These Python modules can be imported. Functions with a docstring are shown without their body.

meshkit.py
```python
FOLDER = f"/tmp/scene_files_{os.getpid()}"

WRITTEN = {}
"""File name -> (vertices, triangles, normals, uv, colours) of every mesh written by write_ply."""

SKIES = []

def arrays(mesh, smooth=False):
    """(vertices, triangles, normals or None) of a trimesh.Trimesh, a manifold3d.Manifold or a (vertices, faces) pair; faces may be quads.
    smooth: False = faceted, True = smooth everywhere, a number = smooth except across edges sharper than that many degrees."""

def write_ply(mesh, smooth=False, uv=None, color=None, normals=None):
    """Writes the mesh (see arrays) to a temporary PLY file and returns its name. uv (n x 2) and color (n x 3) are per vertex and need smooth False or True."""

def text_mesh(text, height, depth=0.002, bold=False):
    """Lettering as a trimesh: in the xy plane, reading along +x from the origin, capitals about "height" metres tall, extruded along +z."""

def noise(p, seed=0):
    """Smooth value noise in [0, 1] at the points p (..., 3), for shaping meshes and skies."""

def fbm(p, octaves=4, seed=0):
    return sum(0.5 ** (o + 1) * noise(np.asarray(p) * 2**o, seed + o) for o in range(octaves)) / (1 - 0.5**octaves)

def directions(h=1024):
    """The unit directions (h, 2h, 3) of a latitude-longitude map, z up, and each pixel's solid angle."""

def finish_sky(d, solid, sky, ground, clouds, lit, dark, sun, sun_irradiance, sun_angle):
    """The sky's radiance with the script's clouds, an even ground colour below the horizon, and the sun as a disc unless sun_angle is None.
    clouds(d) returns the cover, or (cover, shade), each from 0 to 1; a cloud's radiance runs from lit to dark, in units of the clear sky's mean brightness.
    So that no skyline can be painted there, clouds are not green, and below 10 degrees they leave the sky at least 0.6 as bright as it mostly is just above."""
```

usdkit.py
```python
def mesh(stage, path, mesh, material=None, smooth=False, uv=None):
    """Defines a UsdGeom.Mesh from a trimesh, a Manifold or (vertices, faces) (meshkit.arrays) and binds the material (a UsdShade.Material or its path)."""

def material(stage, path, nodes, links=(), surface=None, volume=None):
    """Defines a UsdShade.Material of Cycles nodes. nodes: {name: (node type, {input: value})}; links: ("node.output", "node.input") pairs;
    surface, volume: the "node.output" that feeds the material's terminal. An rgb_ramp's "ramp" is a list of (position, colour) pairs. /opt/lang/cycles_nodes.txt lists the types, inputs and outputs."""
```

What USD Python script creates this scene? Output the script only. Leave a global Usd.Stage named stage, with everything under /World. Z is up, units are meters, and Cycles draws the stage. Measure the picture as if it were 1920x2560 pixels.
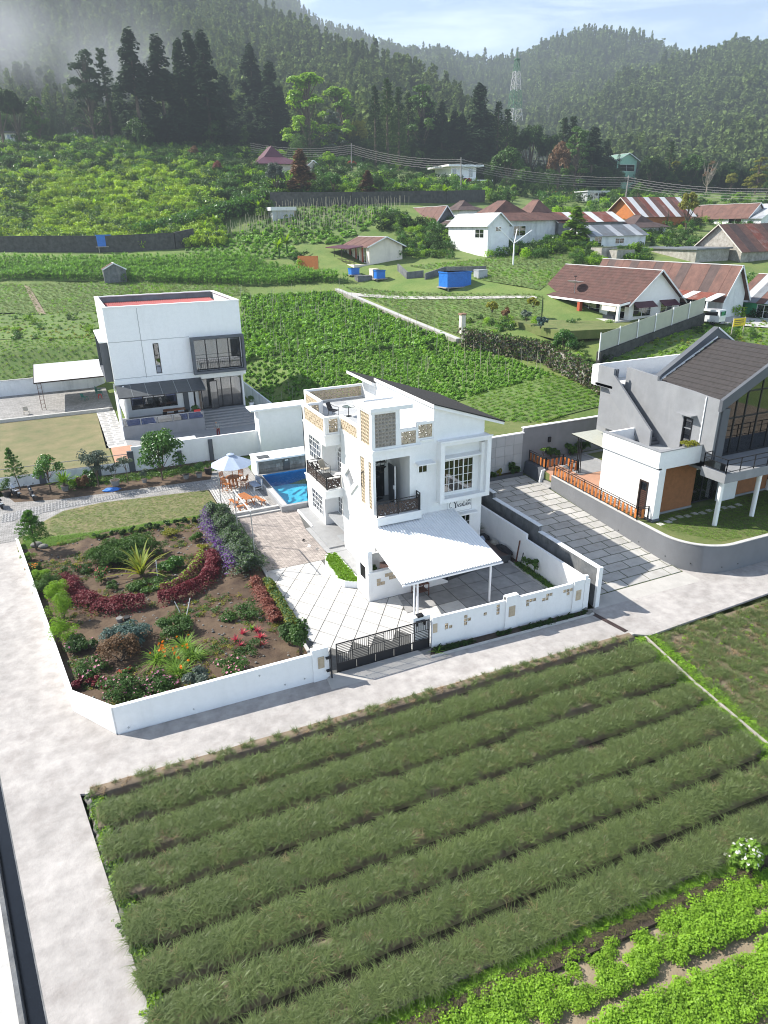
import math,random
import numpy as np,trimesh,usdkit,meshkit
from pxr import Usd,UsdGeom,UsdLux,UsdShade,Gf,Sdf,Vt
from shapely.geometry import Polygon,Point,LineString,box as sbox
from shapely import affinity,contains_xy
from shapely.ops import unary_union
stage=Usd.Stage.CreateInMemory()
UsdGeom.SetStageUpAxis(stage,'Z');UsdGeom.SetStageMetersPerUnit(stage,1.0)
UsdGeom.Xform.Define(stage,'/World');UsdGeom.Scope.Define(stage,'/World/Looks')
R=np.random.default_rng(7)
random.seed(7)
# ------ camera, sky, sun
H,FPX,PITCH,ROLL,YAW=21.0,1700.0,math.radians(22.9),math.radians(-1.0),math.radians(24.2)
EXPOSURE=1.08
_cp,_sp=math.cos(PITCH),math.sin(PITCH)
_f,_r,_u=np.array([0,_cp,-_sp]),np.array([1.0,0,0]),np.array([0,_sp,_cp])
_c,_s=math.cos(ROLL),math.sin(ROLL)
CM=np.array([_c*_r+_s*_u,-_s*_r+_c*_u,_f])
_ca,_sa=math.cos(-YAW),math.sin(-YAW)
RZ=np.array([[_ca,-_sa,0],[_sa,_ca,0],[0,0,1]])
CM=CM@RZ.T
FW=np.array([math.sin(YAW),math.cos(YAW)])
RT=np.array([math.cos(YAW),-math.sin(YAW)])
cam=UsdGeom.Camera.Define(stage,'/World/camera')
m4=np.eye(4);m4[0,:3],m4[1,:3],m4[2,:3],m4[3,:3]=CM[0],CM[1],-CM[2],(0,0,H)
cam.AddTransformOp().Set(Gf.Matrix4d(*m4.ravel().tolist()))
cam.CreateHorizontalApertureAttr(19.2);cam.CreateVerticalApertureAttr(25.6);cam.CreateFocalLengthAttr(FPX/100)
cam.CreateClippingRangeAttr(Gf.Vec2f(0.5,20000));cam.CreateExposureAttr(EXPOSURE)
SUN_EL,SUN_AZ=math.radians(42),math.radians(141.0)
sun=np.array([math.cos(SUN_EL)*math.cos(SUN_AZ),math.cos(SUN_EL)*math.sin(SUN_AZ),math.sin(SUN_EL)])
usdkit.material(stage,'/World/Looks/sky',{'sky':('sky_texture',dict(sky_type='single_scattering',sun_disc=False,sun_elevation=SUN_EL,sun_rotation=math.atan2(sun[0],sun[1]),altitude=1300.0,air_density=1.0,aerosol_density=1.1,ozone_density=1.0)),'tc':('texture_coordinate',{}),'mp':('mapping',dict(scale=(1.6,1.6,9.0),rotation=(0.1,0.05,0.4))),'n':('noise_texture',dict(scale=2.2,detail=7.0,roughness=0.6,distortion=0.6)),'rr':('rgb_ramp',dict(ramp=[(0.0,(0,0,0)),(0.46,(0,0,0)),(0.72,(0.34,0.34,0.34)),(1.0,(0.5,0.5,0.5))])),'mx':('mix',dict(mix_type='mix',color2=(12.0,12.6,13.2))),'bg':('background_shader',dict(strength=0.088))},[('tc.generated','mp.vector'),('mp.vector','n.vector'),('n.fac','rr.fac'),('rr.color','mx.fac'),('sky.color','mx.color1'),('mx.color','bg.color')],surface='bg.background')
dome=UsdLux.DomeLight.Define(stage,'/World/sky');dome.CreateIntensityAttr(1.0)
UsdShade.MaterialBindingAPI.Apply(dome.GetPrim()).Bind(UsdShade.Material.Get(stage,'/World/Looks/sky'))
dome.GetPrim().SetCustomDataByKey('kind','structure')
sl=UsdLux.DistantLight.Define(stage,'/World/sun')
sl.CreateIntensityAttr(1.25);sl.CreateAngleAttr(0.5);sl.CreateColorAttr(Gf.Vec3f(1.0,0.955,0.88));sl.GetPrim().CreateAttribute('inputs:normalize',Sdf.ValueTypeNames.Bool).Set(True)
_z=sun;_x=np.cross([0,0,1.0],_z);_x/=np.linalg.norm(_x);_y=np.cross(_z,_x)
ms=np.eye(4);ms[0,:3],ms[1,:3],ms[2,:3]=_x,_y,_z
sl.AddTransformOp().Set(Gf.Matrix4d(*ms.ravel().tolist()))
# ------ a pixel of the photograph (1920 x 2560) as a place in the world
def ray(u,v):
 return CM.T@np.array([(u-960)/FPX,-(v-1280)/FPX,1.0])
def G(u,v,z=0.0):
 d=ray(u,v);t=(z-H)/d[2]
 return np.array([d[0]*t,d[1]*t,z])
def AY(u,v,y):
 d=ray(u,v);t=y/d[1]
 return np.array([d[0]*t,y,H+d[2]*t])
def AX(u,v,x):
 d=ray(u,v);t=x/d[0]
 return np.array([x,d[1]*t,H+d[2]*t])
def AD(u,v,dist):
 d=ray(u,v);t=dist/(d[0]*FW[0]+d[1]*FW[1])
 return np.array([d[0]*t,d[1]*t,H+d[2]*t])
def W(s,d,z=0.0):
 p=s*RT+d*FW
 return np.array([p[0],p[1],z])
def SD(x,y):
 return x*RT[0]+y*RT[1],x*FW[0]+y*FW[1]
# ------ terrain height
_ctl=[]
for u,rows in{-250:[(88,0),(105,2.5),(130,8.5),(150,13.2),(157,14.0),(170,18),(190,28),(215,41),(250,52),(300,58),(420,40)],0:[(88,0),(101,880),(115,800),(131,716),(150,645),(157,632),(166,596),(190,480),(215,392),(250,352),(300,350)],300:[(86,0),(100,872),(115,790),(131,712),(150,648),(157,632),(166,600),(190,485),(215,395),(250,356),(300,352)],700:[(76,0),(88,945),(100,868),(120,757),(140,680),(160,602),(170,545),(174,520),(192,470),(215,425),(250,395),(300,385)],1000:[(66,0),(80,985),(95,888),(120,742),(135,672),(160,592),(175,527),(195,480),(215,452),(250,435),(300,420)],1350:[(63,0),(70,1030),(84,925),(95,832),(102,797),(115,720),(130,652),(160,590),(190,545),(215,520),(250,500),(300,470)],1650:[(64,0),(76,985),(90,845),(98,800),(115,725),(130,668),(150,622),(190,555),(215,530),(250,505),(300,480)],1920:[(64,0),(76,985),(90,852),(98,805),(115,732),(130,680),(150,632),(190,562),(215,535),(250,510),(300,480)],2300:[(64,0),(78,2.0),(98,8.0),(130,14.5),(190,24),(300,34),(420,34)],}.items():
 for d,r in rows:
  if r<200:
   P=AD(u,700,d);P[2]=r
  else:
   P=AD(u,r,d)
  s_,d_=SD(P[0],P[1]);_ctl.append((s_/d_*90,d_,P[2]))
 P=AD(u,1000,40);s_,d_=SD(P[0],P[1]);_ctl.append((s_/d_*90,40,0));_ctl.append((s_/d_*90,20,0))
 _ctl.append((_ctl[-3][0],420,_ctl[-3][2]-4))
_ctl=np.array(_ctl)
from scipy.interpolate import griddata
from scipy.ndimage import gaussian_filter,map_coordinates
_A,_D=np.linspace(-95,95,191),np.arange(20,421,2.0)
_TG=griddata(_ctl[:,:2],_ctl[:,2],tuple(np.meshgrid(_A,_D,indexing='ij')),method='linear')
_TN=griddata(_ctl[:,:2],_ctl[:,2],tuple(np.meshgrid(_A,_D,indexing='ij')),method='nearest')
_TG=gaussian_filter(np.where(np.isnan(_TG),_TN,_TG),(2.0,1.6))
_flat=np.clip((_D[None,:]-np.interp(_A,[-60,-25,-14,-4,8,25,60],[97,95,88,72,64,62.5,62])[:,None])/6.0,0,1)
_TG=np.maximum(_TG,0)*_flat
def T(x,y):
 x,y=np.asarray(x,float),np.asarray(y,float);sh=x.shape;x,y=np.atleast_1d(x),np.atleast_1d(y)
 s,d=SD(x,y);a=s/np.maximum(d,1.0)*90
 return np.where(d<22,0.0,map_coordinates(_TG,[np.clip(a+95,0,190),np.clip((d-20)/2,0,200)],order=1,mode='nearest')).reshape(sh)
def GT(u,v,lo=30.0,hi=415.0):
 dd=np.arange(lo,hi,0.5);r=ray(u,v);t=dd/(r[0]*FW[0]+r[1]*FW[1])
 x,y,z=r[0]*t,r[1]*t,H+r[2]*t
 h=z-T(x,y);k=np.nonzero(h<0)[0]
 k=k[0]if len(k)else int(np.argmin(h))
 return np.array([x[k],y[k],float(T(x[k],y[k]))])
D1=1920/1659.0
def D(px,py,**k):
 return GT(px*D1,py*D1,**k)
# ------ meshes
class MB:
 def __init__(s):s.v,s.f,s.n=[],[],0
 def add(s,v,f):
  v=np.asarray(v,float);f=np.asarray(f,int)
  if f.shape[1]==4:f=np.vstack([f[:,[0,1,2]],f[:,[0,2,3]]])
  s.v.append(v);s.f.append(f+s.n);s.n+=len(v);return s
 def tm(s,m):return s.add(m.vertices,m.faces)
 def box(s,a,b):
  x0,y0,z0=np.minimum(a,b);x1,y1,z1=np.maximum(a,b)
  v=[(x0,y0,z0),(x1,y0,z0),(x1,y1,z0),(x0,y1,z0),(x0,y0,z1),(x1,y0,z1),(x1,y1,z1),(x0,y1,z1)]
  return s.add(v,[(0,3,2,1),(4,5,6,7),(0,1,5,4),(1,2,6,5),(2,3,7,6),(3,0,4,7)])
 def hexa(s,b,t):
  return s.add(list(b)+list(t),[(0,3,2,1),(4,5,6,7),(0,1,5,4),(1,2,6,5),(2,3,7,6),(3,0,4,7)])
 def bar(s,p,q,w,h=None):
  p,q=np.asarray(p,float),np.asarray(q,float);h=h or w
  t=q-p;t=t/np.linalg.norm(t);a=np.cross(t,[0,0,1.0]if abs(t[2])<0.95 else[0,1.0,0]);a/=np.linalg.norm(a);b=np.cross(a,t)
  k=[(-1,-1),(1,-1),(1,1),(-1,1)]
  return s.hexa([p+a*i*w/2+b*j*h/2 for i,j in k],[q+a*i*w/2+b*j*h/2 for i,j in k])
 def tube(s,pts,r,n=6,cap=True):
  p=np.asarray(pts,float);r=np.broadcast_to(np.asarray(r,float),(len(p),))
  t=np.gradient(p,axis=0);t/=np.linalg.norm(t,axis=1,keepdims=True)+1e-9
  a=np.cross(t,np.where(np.abs(t[:,2:])<0.9,[0,0,1.0],[1.0,0,0]));a/=np.linalg.norm(a,axis=1,keepdims=True);b=np.cross(t,a)
  g=np.arange(n)*2*np.pi/n
  v=(p[:,None]+r[:,None,None]*(np.cos(g)[None,:,None]*a[:,None]+np.sin(g)[None,:,None]*b[:,None])).reshape(-1,3)
  i,j=np.meshgrid(np.arange(len(p)-1),np.arange(n),indexing='ij')
  s.add(v,np.stack([i*n+j,i*n+(j+1)%n,(i+1)*n+(j+1)%n,(i+1)*n+j],-1).reshape(-1,4))
  if cap and n>3:
   s.f.append(np.array([[s.n-n,s.n-n+k,s.n-n+k+1]for k in range(1,n-1)]))
  return s
 def cyl(s,p,r,h,n=12,r2=None):return s.tube([p,(p[0],p[1],p[2]+h)],[r,r if r2 is None else r2],n)
 def prism(s,poly,z0,z1):
  poly=poly if isinstance(poly,Polygon)else Polygon(poly)
  for g in getattr(poly,'geoms',[poly]):
   m=trimesh.creation.extrude_polygon(g,z1-z0,engine='earcut');m.apply_translation((0,0,z0));s.tm(m)
  return s
 def slabx(s,poly,x0,x1):
  poly=poly if isinstance(poly,Polygon)else Polygon(poly)
  for g in getattr(poly,'geoms',[poly]):
   m=trimesh.creation.extrude_polygon(g,x1-x0,engine='earcut');v=m.vertices
   s.add(np.c_[v[:,2]+x0,v[:,0],v[:,1]],m.faces)
  return s
 def slaby(s,poly,y0,y1):
  poly=poly if isinstance(poly,Polygon)else Polygon(poly)
  for g in getattr(poly,'geoms',[poly]):
   m=trimesh.creation.extrude_polygon(g,y1-y0,engine='earcut');v=m.vertices
   s.add(np.c_[v[:,0],v[:,2]+y0,v[:,1]],m.faces[:,::-1])
  return s
 def ball(s,c,r,k=1,sc=(1,1,1)):
  m=trimesh.creation.icosphere(k,r);return s.add(m.vertices*sc+np.asarray(c),m.faces)
 def arrays(s):return np.vstack(s.v),np.vstack(s.f)
 def moved(s,loc=(0,0,0),rz=0.0,sc=1.0):
  v,f=s.arrays();c,n=math.cos(rz),math.sin(rz);v=v*sc
  return MB().add(np.c_[c*v[:,0]-n*v[:,1],n*v[:,0]+c*v[:,1],v[:,2]]+np.asarray(loc),f)
 def join(s,o):return s.add(*o.arrays())
_names={}
def numbered(parent,name):
 k=(parent,name);n=_names.get(k,-1)+1;_names[k]=n
 return f'{parent}/{name}' if n==0 else f'{parent}/{name}_{n:03d}'
class Node:
 def __init__(s,path,origin):s.path,s.o=path,np.asarray(origin,float)
 @property
 def prim(s):return stage.GetPrimAtPath(s.path)
def tag(prim,label=None,cat=None,group=None,kind=None):
 for k,v in(('label',label),('category',cat),('group',group),('kind',kind)):
  if v:prim.SetCustomDataByKey(k,v)
def place(prim,loc,rz=0.0,sc=None):
 x=UsdGeom.Xformable(prim);x.ClearXformOpOrder()
 x.AddTranslateOp().Set(Gf.Vec3d(*map(float,loc)));x.AddRotateZOp().Set(math.degrees(rz))
 if sc is not None:x.AddScaleOp().Set(Gf.Vec3f(*map(float,np.broadcast_to(sc,3))))
def thing(name,label,cat,loc=(0,0,0),rz=0.0,sc=None,group=None,local=False,kind=None):
 p=numbered('/World',name);x=UsdGeom.Xform.Define(stage,p);place(x.GetPrim(),loc,rz,sc)
 tag(x.GetPrim(),label,cat,group,kind)
 return Node(p,(0,0,0)if local else loc)
def put(parent,name,mesh,mat,smooth=False,label=None,kind=None):
 p=numbered(parent.path,name)
 v,f=mesh.arrays()if isinstance(mesh,MB)else meshkit.arrays(mesh)[:2]
 usdkit.mesh(stage,p,(np.asarray(v)-parent.o,f),MT[mat],smooth=smooth)
 n=Node(p,parent.o);tag(n.prim,label,None,None,kind)
 return n
def single(name,mesh,mat,label=None,cat=None,group=None,kind=None,smooth=False,base=None):
 v,f=mesh.arrays()if isinstance(mesh,MB)else meshkit.arrays(mesh)[:2]
 if base is None:base=np.r_[(v[:,:2].min(0)+v[:,:2].max(0))/2,v[:,2].min()]
 if kind=='structure':base=np.zeros(3)
 p=numbered('/World',name);m=usdkit.mesh(stage,p,(v-base,f),MT[mat],smooth=smooth)
 m.AddTranslateOp().Set(Gf.Vec3d(*map(float,base)));tag(m.GetPrim(),label,cat,group,kind)
 return Node(p,base)
def copy(node,loc,rz=0.0,sc=None,label=None,group=None):
 was=node.prim.GetCustomData();name=node.path.split('/')[-1]
 if name[-4:-3]=='_' and name[-3:].isdigit():name=name[:-4]
 p=numbered('/World',name);x=UsdGeom.Xform.Define(stage,p)
 x.GetPrim().GetReferences().AddInternalReference(node.path);x.GetPrim().SetInstanceable(True)
 place(x.GetPrim(),loc,rz,sc);tag(x.GetPrim(),label or was.get('label'),was.get('category'),group or was.get('group'))
 return Node(p,loc)
def scatter(path,protos,pos,rz,sc,which,tilt=None):
 """A PointInstancer. protos: list of (mesh, material)."""
 pi=UsdGeom.PointInstancer.Define(stage,path);targets=[]
 for i,(m,mat)in enumerate(protos):
  q=f'{path}/kinds/kind_{i}'
  usdkit.mesh(stage,q,m.arrays(),MT[mat]);targets.append(q)
 n=len(pos);pi.CreatePrototypesRel().SetTargets(targets)
 pi.CreateProtoIndicesAttr(Vt.IntArray.FromNumpy(np.asarray(which,np.int32)))
 pi.CreatePositionsAttr(Vt.Vec3fArray.FromNumpy(np.asarray(pos,np.float32)))
 sc=np.broadcast_to(np.asarray(sc,np.float32).reshape(n,-1),(n,3));pi.CreateScalesAttr(Vt.Vec3fArray.FromNumpy(np.ascontiguousarray(sc,np.float32)))
 h=np.asarray(rz)/2;q=np.zeros((n,4),np.float32);q[:,0]=0;q[:,3]=np.cos(h);q[:,2]=np.sin(h)
 pi.CreateOrientationsAttr(Vt.QuathArray([Gf.Quath(float(a[3]),float(a[0]),float(a[1]),float(a[2]))for a in q]))
 return pi
def stuff(name,label,cat,protos,pos,rz,sc,which,parent=None):
 if len(pos)==0:return
 p=numbered(parent.path if parent else '/World',name)
 pi=scatter(p,protos,np.asarray(pos)-(parent.o if parent else 0),rz,sc,which)
 tag(pi.GetPrim(),label,None if parent else cat,None,'stuff')
# ------ materials
MT={}
def lin(c):
 return tuple((x/12.92 if x<=0.04045 else((x+0.055)/1.055)**2.4)for x in c)
def mat(name,col,rough=0.8,var=0.12,scale=1.5,col2=None,bump=0.0,bscale=40.0,metallic=0.0,spec=0.4,big=0.0,rnd=0.0,stain=None,isl=0.0,coat=0.0):
 """Base colour col with noise towards col2 (or +-var); rnd: per-object tone; isl: per-island tone; stain: (colour, amount, scale)."""
 a=np.asarray(col,float);b=np.asarray(col2,float)if col2 is not None else None
 lo,hi=(a*(1-var),np.minimum(a*(1+var),0.95))if b is None else(a,b)
 N={'g':('geometry',{}),'n':('noise_texture',dict(scale=scale,detail=6.0,roughness=0.62)),'r':('rgb_ramp',dict(ramp=[(0.3,lo),(0.7,hi)])),'p':('principled_bsdf',dict(roughness=rough,metallic=metallic,specular_ior_level=spec,coat_weight=coat))}
 L=[('g.position','n.vector'),('n.fac','r.fac')];out='r.color'
 if big:
  N['n2']=('noise_texture',dict(scale=scale*0.12,detail=3.0));N['r2']=('rgb_ramp',dict(ramp=[(0.3,(1-big,)*3),(0.7,(1+big*0.3,)*3)]));N['m2']=('mix',dict(mix_type='multiply',fac=1.0))
  L+=[('g.position','n2.vector'),('n2.fac','r2.fac'),(out,'m2.color1'),('r2.color','m2.color2')];out='m2.color'
 if stain:
  N['ms']=('mapping',dict(scale=(1,1,0.22)));N['n3']=('noise_texture',dict(scale=stain[2],detail=8.0,roughness=0.7));N['r3']=('rgb_ramp',dict(ramp=[(0.5,(0,0,0)),(0.78,(stain[1],)*3)]));N['m3']=('mix',dict(mix_type='mix',color2=stain[0]))
  L+=[('g.position','ms.vector'),('ms.vector','n3.vector'),('n3.fac','r3.fac'),('r3.color','m3.fac'),(out,'m3.color1')];out='m3.color'
 for k,amt,src in(('o',rnd,'object_info'),('i',isl,'geometry')):
  if amt:
   N[k+'s']=(src,{});N[k+'r']=('rgb_ramp',dict(ramp=[(0,(1-amt,)*3),(1,(1+amt*0.8,)*3)]));N[k+'m']=('mix',dict(mix_type='multiply',fac=1.0))
   L+=[(f'{k}s.'+('random' if k=='o' else 'random_per_island'),k+'r.fac'),(out,k+'m.color1'),(k+'r.color',k+'m.color2')];out=k+'m.color'
 L.append((out,'p.base_color'))
 if bump:
  N['nb']=('noise_texture',dict(scale=bscale,detail=5.0,roughness=0.6));N['b']=('bump',dict(strength=0.7,distance=bump))
  L+=[('g.position','nb.vector'),('nb.fac','b.height'),('b.normal','p.normal')]
 MT[name]=usdkit.material(stage,'/World/Looks/'+name,N,L,surface='p.BSDF')
def leafmat(name,col,col2,rnd=0.25,isl=0.3,trans=0.3,rough=0.5,spec=0.3):
 N={'g':('geometry',{}),'o':('object_info',{}),'r':('rgb_ramp',dict(ramp=[(0.0,col),(1.0,col2)])),'ro':('rgb_ramp',dict(ramp=[(0,(1-rnd,1-rnd,1-rnd*0.8)),(1,(1+rnd,1+rnd*0.8,1+rnd*0.5))])),'m':('mix',dict(mix_type='multiply',fac=1.0)),'p':('principled_bsdf',dict(roughness=rough,specular_ior_level=spec)),'t':('translucent_bsdf',{}),'mc':('mix_closure',dict(fac=trans)),'hv':('hsv',dict(hue=0.485,saturation=1.1,value=1.5))}
 L=[('g.random_per_island','r.fac'),('o.random','ro.fac'),('r.color','m.color1'),('ro.color','m.color2'),('m.color','p.base_color'),('m.color','hv.color'),('hv.color','t.color'),('p.BSDF','mc.closure1'),('t.BSDF','mc.closure2')]
 MT[name]=usdkit.material(stage,'/World/Looks/'+name,N,L,surface='mc.closure')
def glassmat(name,tint,rough=0.03,base=0.35):
 """A pane: partly see-through, partly mirror."""
 N={'t':('transparent_bsdf',dict(color=tint)),'gl':('glossy_bsdf',dict(color=(0.95,0.97,1.0),roughness=rough)),'fr':('fresnel',dict(IOR=1.9)),'ad':('math',dict(math_type='add',value2=base,use_clamp=True)),'mc':('mix_closure',{})}
 MT[name]=usdkit.material(stage,'/World/Looks/'+name,N,[('fr.fac','ad.value1'),('ad.value','mc.fac'),('t.BSDF','mc.closure1'),('gl.BSDF','mc.closure2')],surface='mc.closure')
mat('white_paint',(0.80,0.80,0.79),0.65,0.03,3.0,bump=0.002,bscale=60,stain=((0.55,0.55,0.52),0.28,0.9))
mat('white_clean',(0.82,0.82,0.81),0.5,0.02,4.0)
mat('white_old',(0.70,0.71,0.72),0.8,0.08,1.2,stain=((0.30,0.32,0.34),0.75,0.8),bump=0.004)
mat('cream_paint',(0.66,0.60,0.52),0.8,0.06,1.5,stain=((0.35,0.32,0.28),0.5,0.7))
mat('wall_grey',(0.225,0.23,0.24),0.75,0.10,0.9,bump=0.004,bscale=25,stain=((0.33,0.33,0.33),0.5,0.8))
mat('wall_dark_grey',(0.085,0.092,0.105),0.6,0.1,1.0,bump=0.002)
mat('curved_wall_grey',(0.155,0.16,0.17),0.7,0.07,0.8,bump=0.003,bscale=25,stain=((0.22,0.22,0.23),0.4,0.5))
mat('raw_render',(0.115,0.12,0.125),0.9,0.35,1.6,bump=0.012,bscale=14,stain=((0.28,0.27,0.25),0.7,1.1))
mat('tile_wall',(0.42,0.43,0.43),0.55,0.04,1.5,rnd=0.08)
mat('concrete',(0.385,0.36,0.34),0.9,0.2,1.6,bump=0.02,bscale=9,big=0.2,stain=((0.21,0.185,0.17),0.7,0.7))
mat('concrete_fine',(0.42,0.40,0.37),0.85,0.1,1.2,bump=0.004,bscale=30)
mat('kerb',(0.45,0.44,0.42),0.9,0.14,2.5,bump=0.006,bscale=30)
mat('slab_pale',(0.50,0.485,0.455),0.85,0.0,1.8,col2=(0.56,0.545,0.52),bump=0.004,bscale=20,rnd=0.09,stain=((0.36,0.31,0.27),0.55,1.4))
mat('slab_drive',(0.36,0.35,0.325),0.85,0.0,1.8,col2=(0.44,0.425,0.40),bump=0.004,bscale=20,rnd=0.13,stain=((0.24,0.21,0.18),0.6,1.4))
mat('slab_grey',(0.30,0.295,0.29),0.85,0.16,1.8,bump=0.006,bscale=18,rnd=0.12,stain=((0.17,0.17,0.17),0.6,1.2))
mat('joint_dark',(0.10,0.10,0.095),0.95,0.2,6.0)
mat('joint_moss',(0.075,0.09,0.035),0.95,0.4,3.0,bump=0.02,bscale=60)
mat('andesite',(0.30,0.30,0.30),0.55,0.10,2.5,rnd=0.06,bump=0.002)
mat('andesite_dark',(0.07,0.075,0.08),0.5,0.2,2.5)
mat('stone_clad',(0.20,0.21,0.205),0.6,0.3,2.2,rnd=0.3,bump=0.006)
mat('soil',(0.062,0.038,0.025),0.95,0.0,1.1,col2=(0.135,0.092,0.056),bump=0.05,bscale=6,big=0.2)
mat('field_soil',(0.13,0.10,0.07),0.95,0.0,1.5,col2=(0.24,0.185,0.13),bump=0.04,bscale=8,big=0.1)
mat('dry_soil',(0.20,0.155,0.105),0.95,0.0,2.0,col2=(0.30,0.24,0.165),bump=0.03,bscale=10,big=0.12)
mat('dark_soil',(0.055,0.04,0.03),0.95,0.3,3.0,bump=0.03,bscale=14)
mat('ground_green',(0.09,0.16,0.03),0.95,0.0,0.25,col2=(0.17,0.21,0.055),bump=0.1,bscale=2.0,big=0.25)
mat('field_green',(0.08,0.16,0.03),0.95,0.0,1.2,col2=(0.15,0.19,0.06),bump=0.05,bscale=4,big=0.2)
mat('lawn_base',(0.125,0.14,0.055),0.95,0.0,0.55,col2=(0.23,0.19,0.10),bump=0.012,bscale=55,big=0.18)
mat('lawn_green',(0.09,0.13,0.03),0.95,0.0,0.8,col2=(0.16,0.17,0.06),bump=0.03,bscale=40,big=0.15)
mat('hill_ground',(0.035,0.05,0.022),0.95,0.3,0.02,big=0.2)
mat('black_metal',(0.018,0.018,0.02),0.45,0.1,5.0,metallic=0.3)
mat('dark_brown_metal',(0.045,0.03,0.025),0.5,0.1,5.0,metallic=0.2)
mat('white_metal',(0.75,0.75,0.76),0.4,0.03,5.0)
mat('grey_metal',(0.30,0.31,0.32),0.4,0.1,5.0,metallic=0.6)
mat('canopy_white',(0.80,0.81,0.82),0.38,0.03,2.0,spec=0.5,stain=((0.5,0.5,0.5),0.15,1.2))
mat('shingle_dark',(0.032,0.03,0.029),0.9,0.3,9.0,bump=0.01,bscale=50,isl=0.22)
mat('roof_tile_dark',(0.05,0.043,0.041),0.75,0.25,3.0,bump=0.006,bscale=30,isl=0.2)
mat('roof_tile_red',(0.13,0.062,0.05),0.85,0.35,1.2,bump=0.01,bscale=20,isl=0.3,stain=((0.07,0.06,0.05),0.7,1.0))
mat('rust_roof',(0.12,0.058,0.045),0.8,0.0,0.9,col2=(0.21,0.105,0.08),stain=((0.06,0.05,0.048),0.6,0.8),isl=0.25)
mat('rust_dark',(0.085,0.055,0.05),0.8,0.3,1.0,stain=((0.15,0.10,0.08),0.5,0.9),isl=0.2)
mat('rust_red',(0.24,0.07,0.045),0.8,0.3,0.8,stain=((0.42,0.36,0.33),0.8,0.6),isl=0.3)
mat('zinc_pale',(0.46,0.48,0.50),0.5,0.12,0.8,stain=((0.25,0.20,0.18),0.4,0.5),isl=0.12,metallic=0.2)
mat('zinc_white',(0.66,0.66,0.66),0.5,0.08,0.8,isl=0.1)
mat('zinc_grey',(0.20,0.22,0.24),0.55,0.25,0.8,stain=((0.20,0.13,0.10),0.7,0.6),isl=0.25,metallic=0.2)
mat('red_sheet',(0.30,0.055,0.05),0.55,0.1,2.0)
mat('maroon',(0.085,0.025,0.04),0.5,0.15,2.0)
mat('breeze',(0.47,0.385,0.275),0.9,0.12,5.0,rnd=0.1,bump=0.003)
mat('breeze_grey',(0.36,0.325,0.285),0.9,0.12,5.0,rnd=0.1,bump=0.003)
mat('teak',(0.36,0.135,0.045),0.5,0.2,6.0,rnd=0.15)
mat('orange_slat',(0.47,0.155,0.035),0.5,0.12,4.0,rnd=0.14)
mat('brown_clad',(0.255,0.105,0.04),0.7,0.15,3.0,bump=0.01,bscale=16)
mat('dark_wood',(0.11,0.045,0.03),0.55,0.2,5.0)
mat('timber_grey',(0.32,0.29,0.25),0.85,0.2,4.0)
mat('bamboo',(0.42,0.38,0.27),0.8,0.15,4.0,rnd=0.2)
mat('brick_red',(0.26,0.15,0.10),0.9,0.2,3.0,bump=0.01,bscale=20)
mat('rubble',(0.22,0.20,0.17),0.95,0.0,1.6,col2=(0.42,0.40,0.36),bump=0.08,bscale=4,stain=((0.08,0.08,0.06),0.6,0.8))
mat('dark_stone',(0.05,0.05,0.045),0.95,0.5,1.5,bump=0.06,bscale=4)
mat('rock',(0.17,0.165,0.15),0.9,0.3,3.0,bump=0.02,bscale=9,rnd=0.2)
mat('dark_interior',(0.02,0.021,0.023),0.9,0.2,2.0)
mat('floor_red',(0.075,0.045,0.04),0.4,0.1,2.0)
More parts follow.
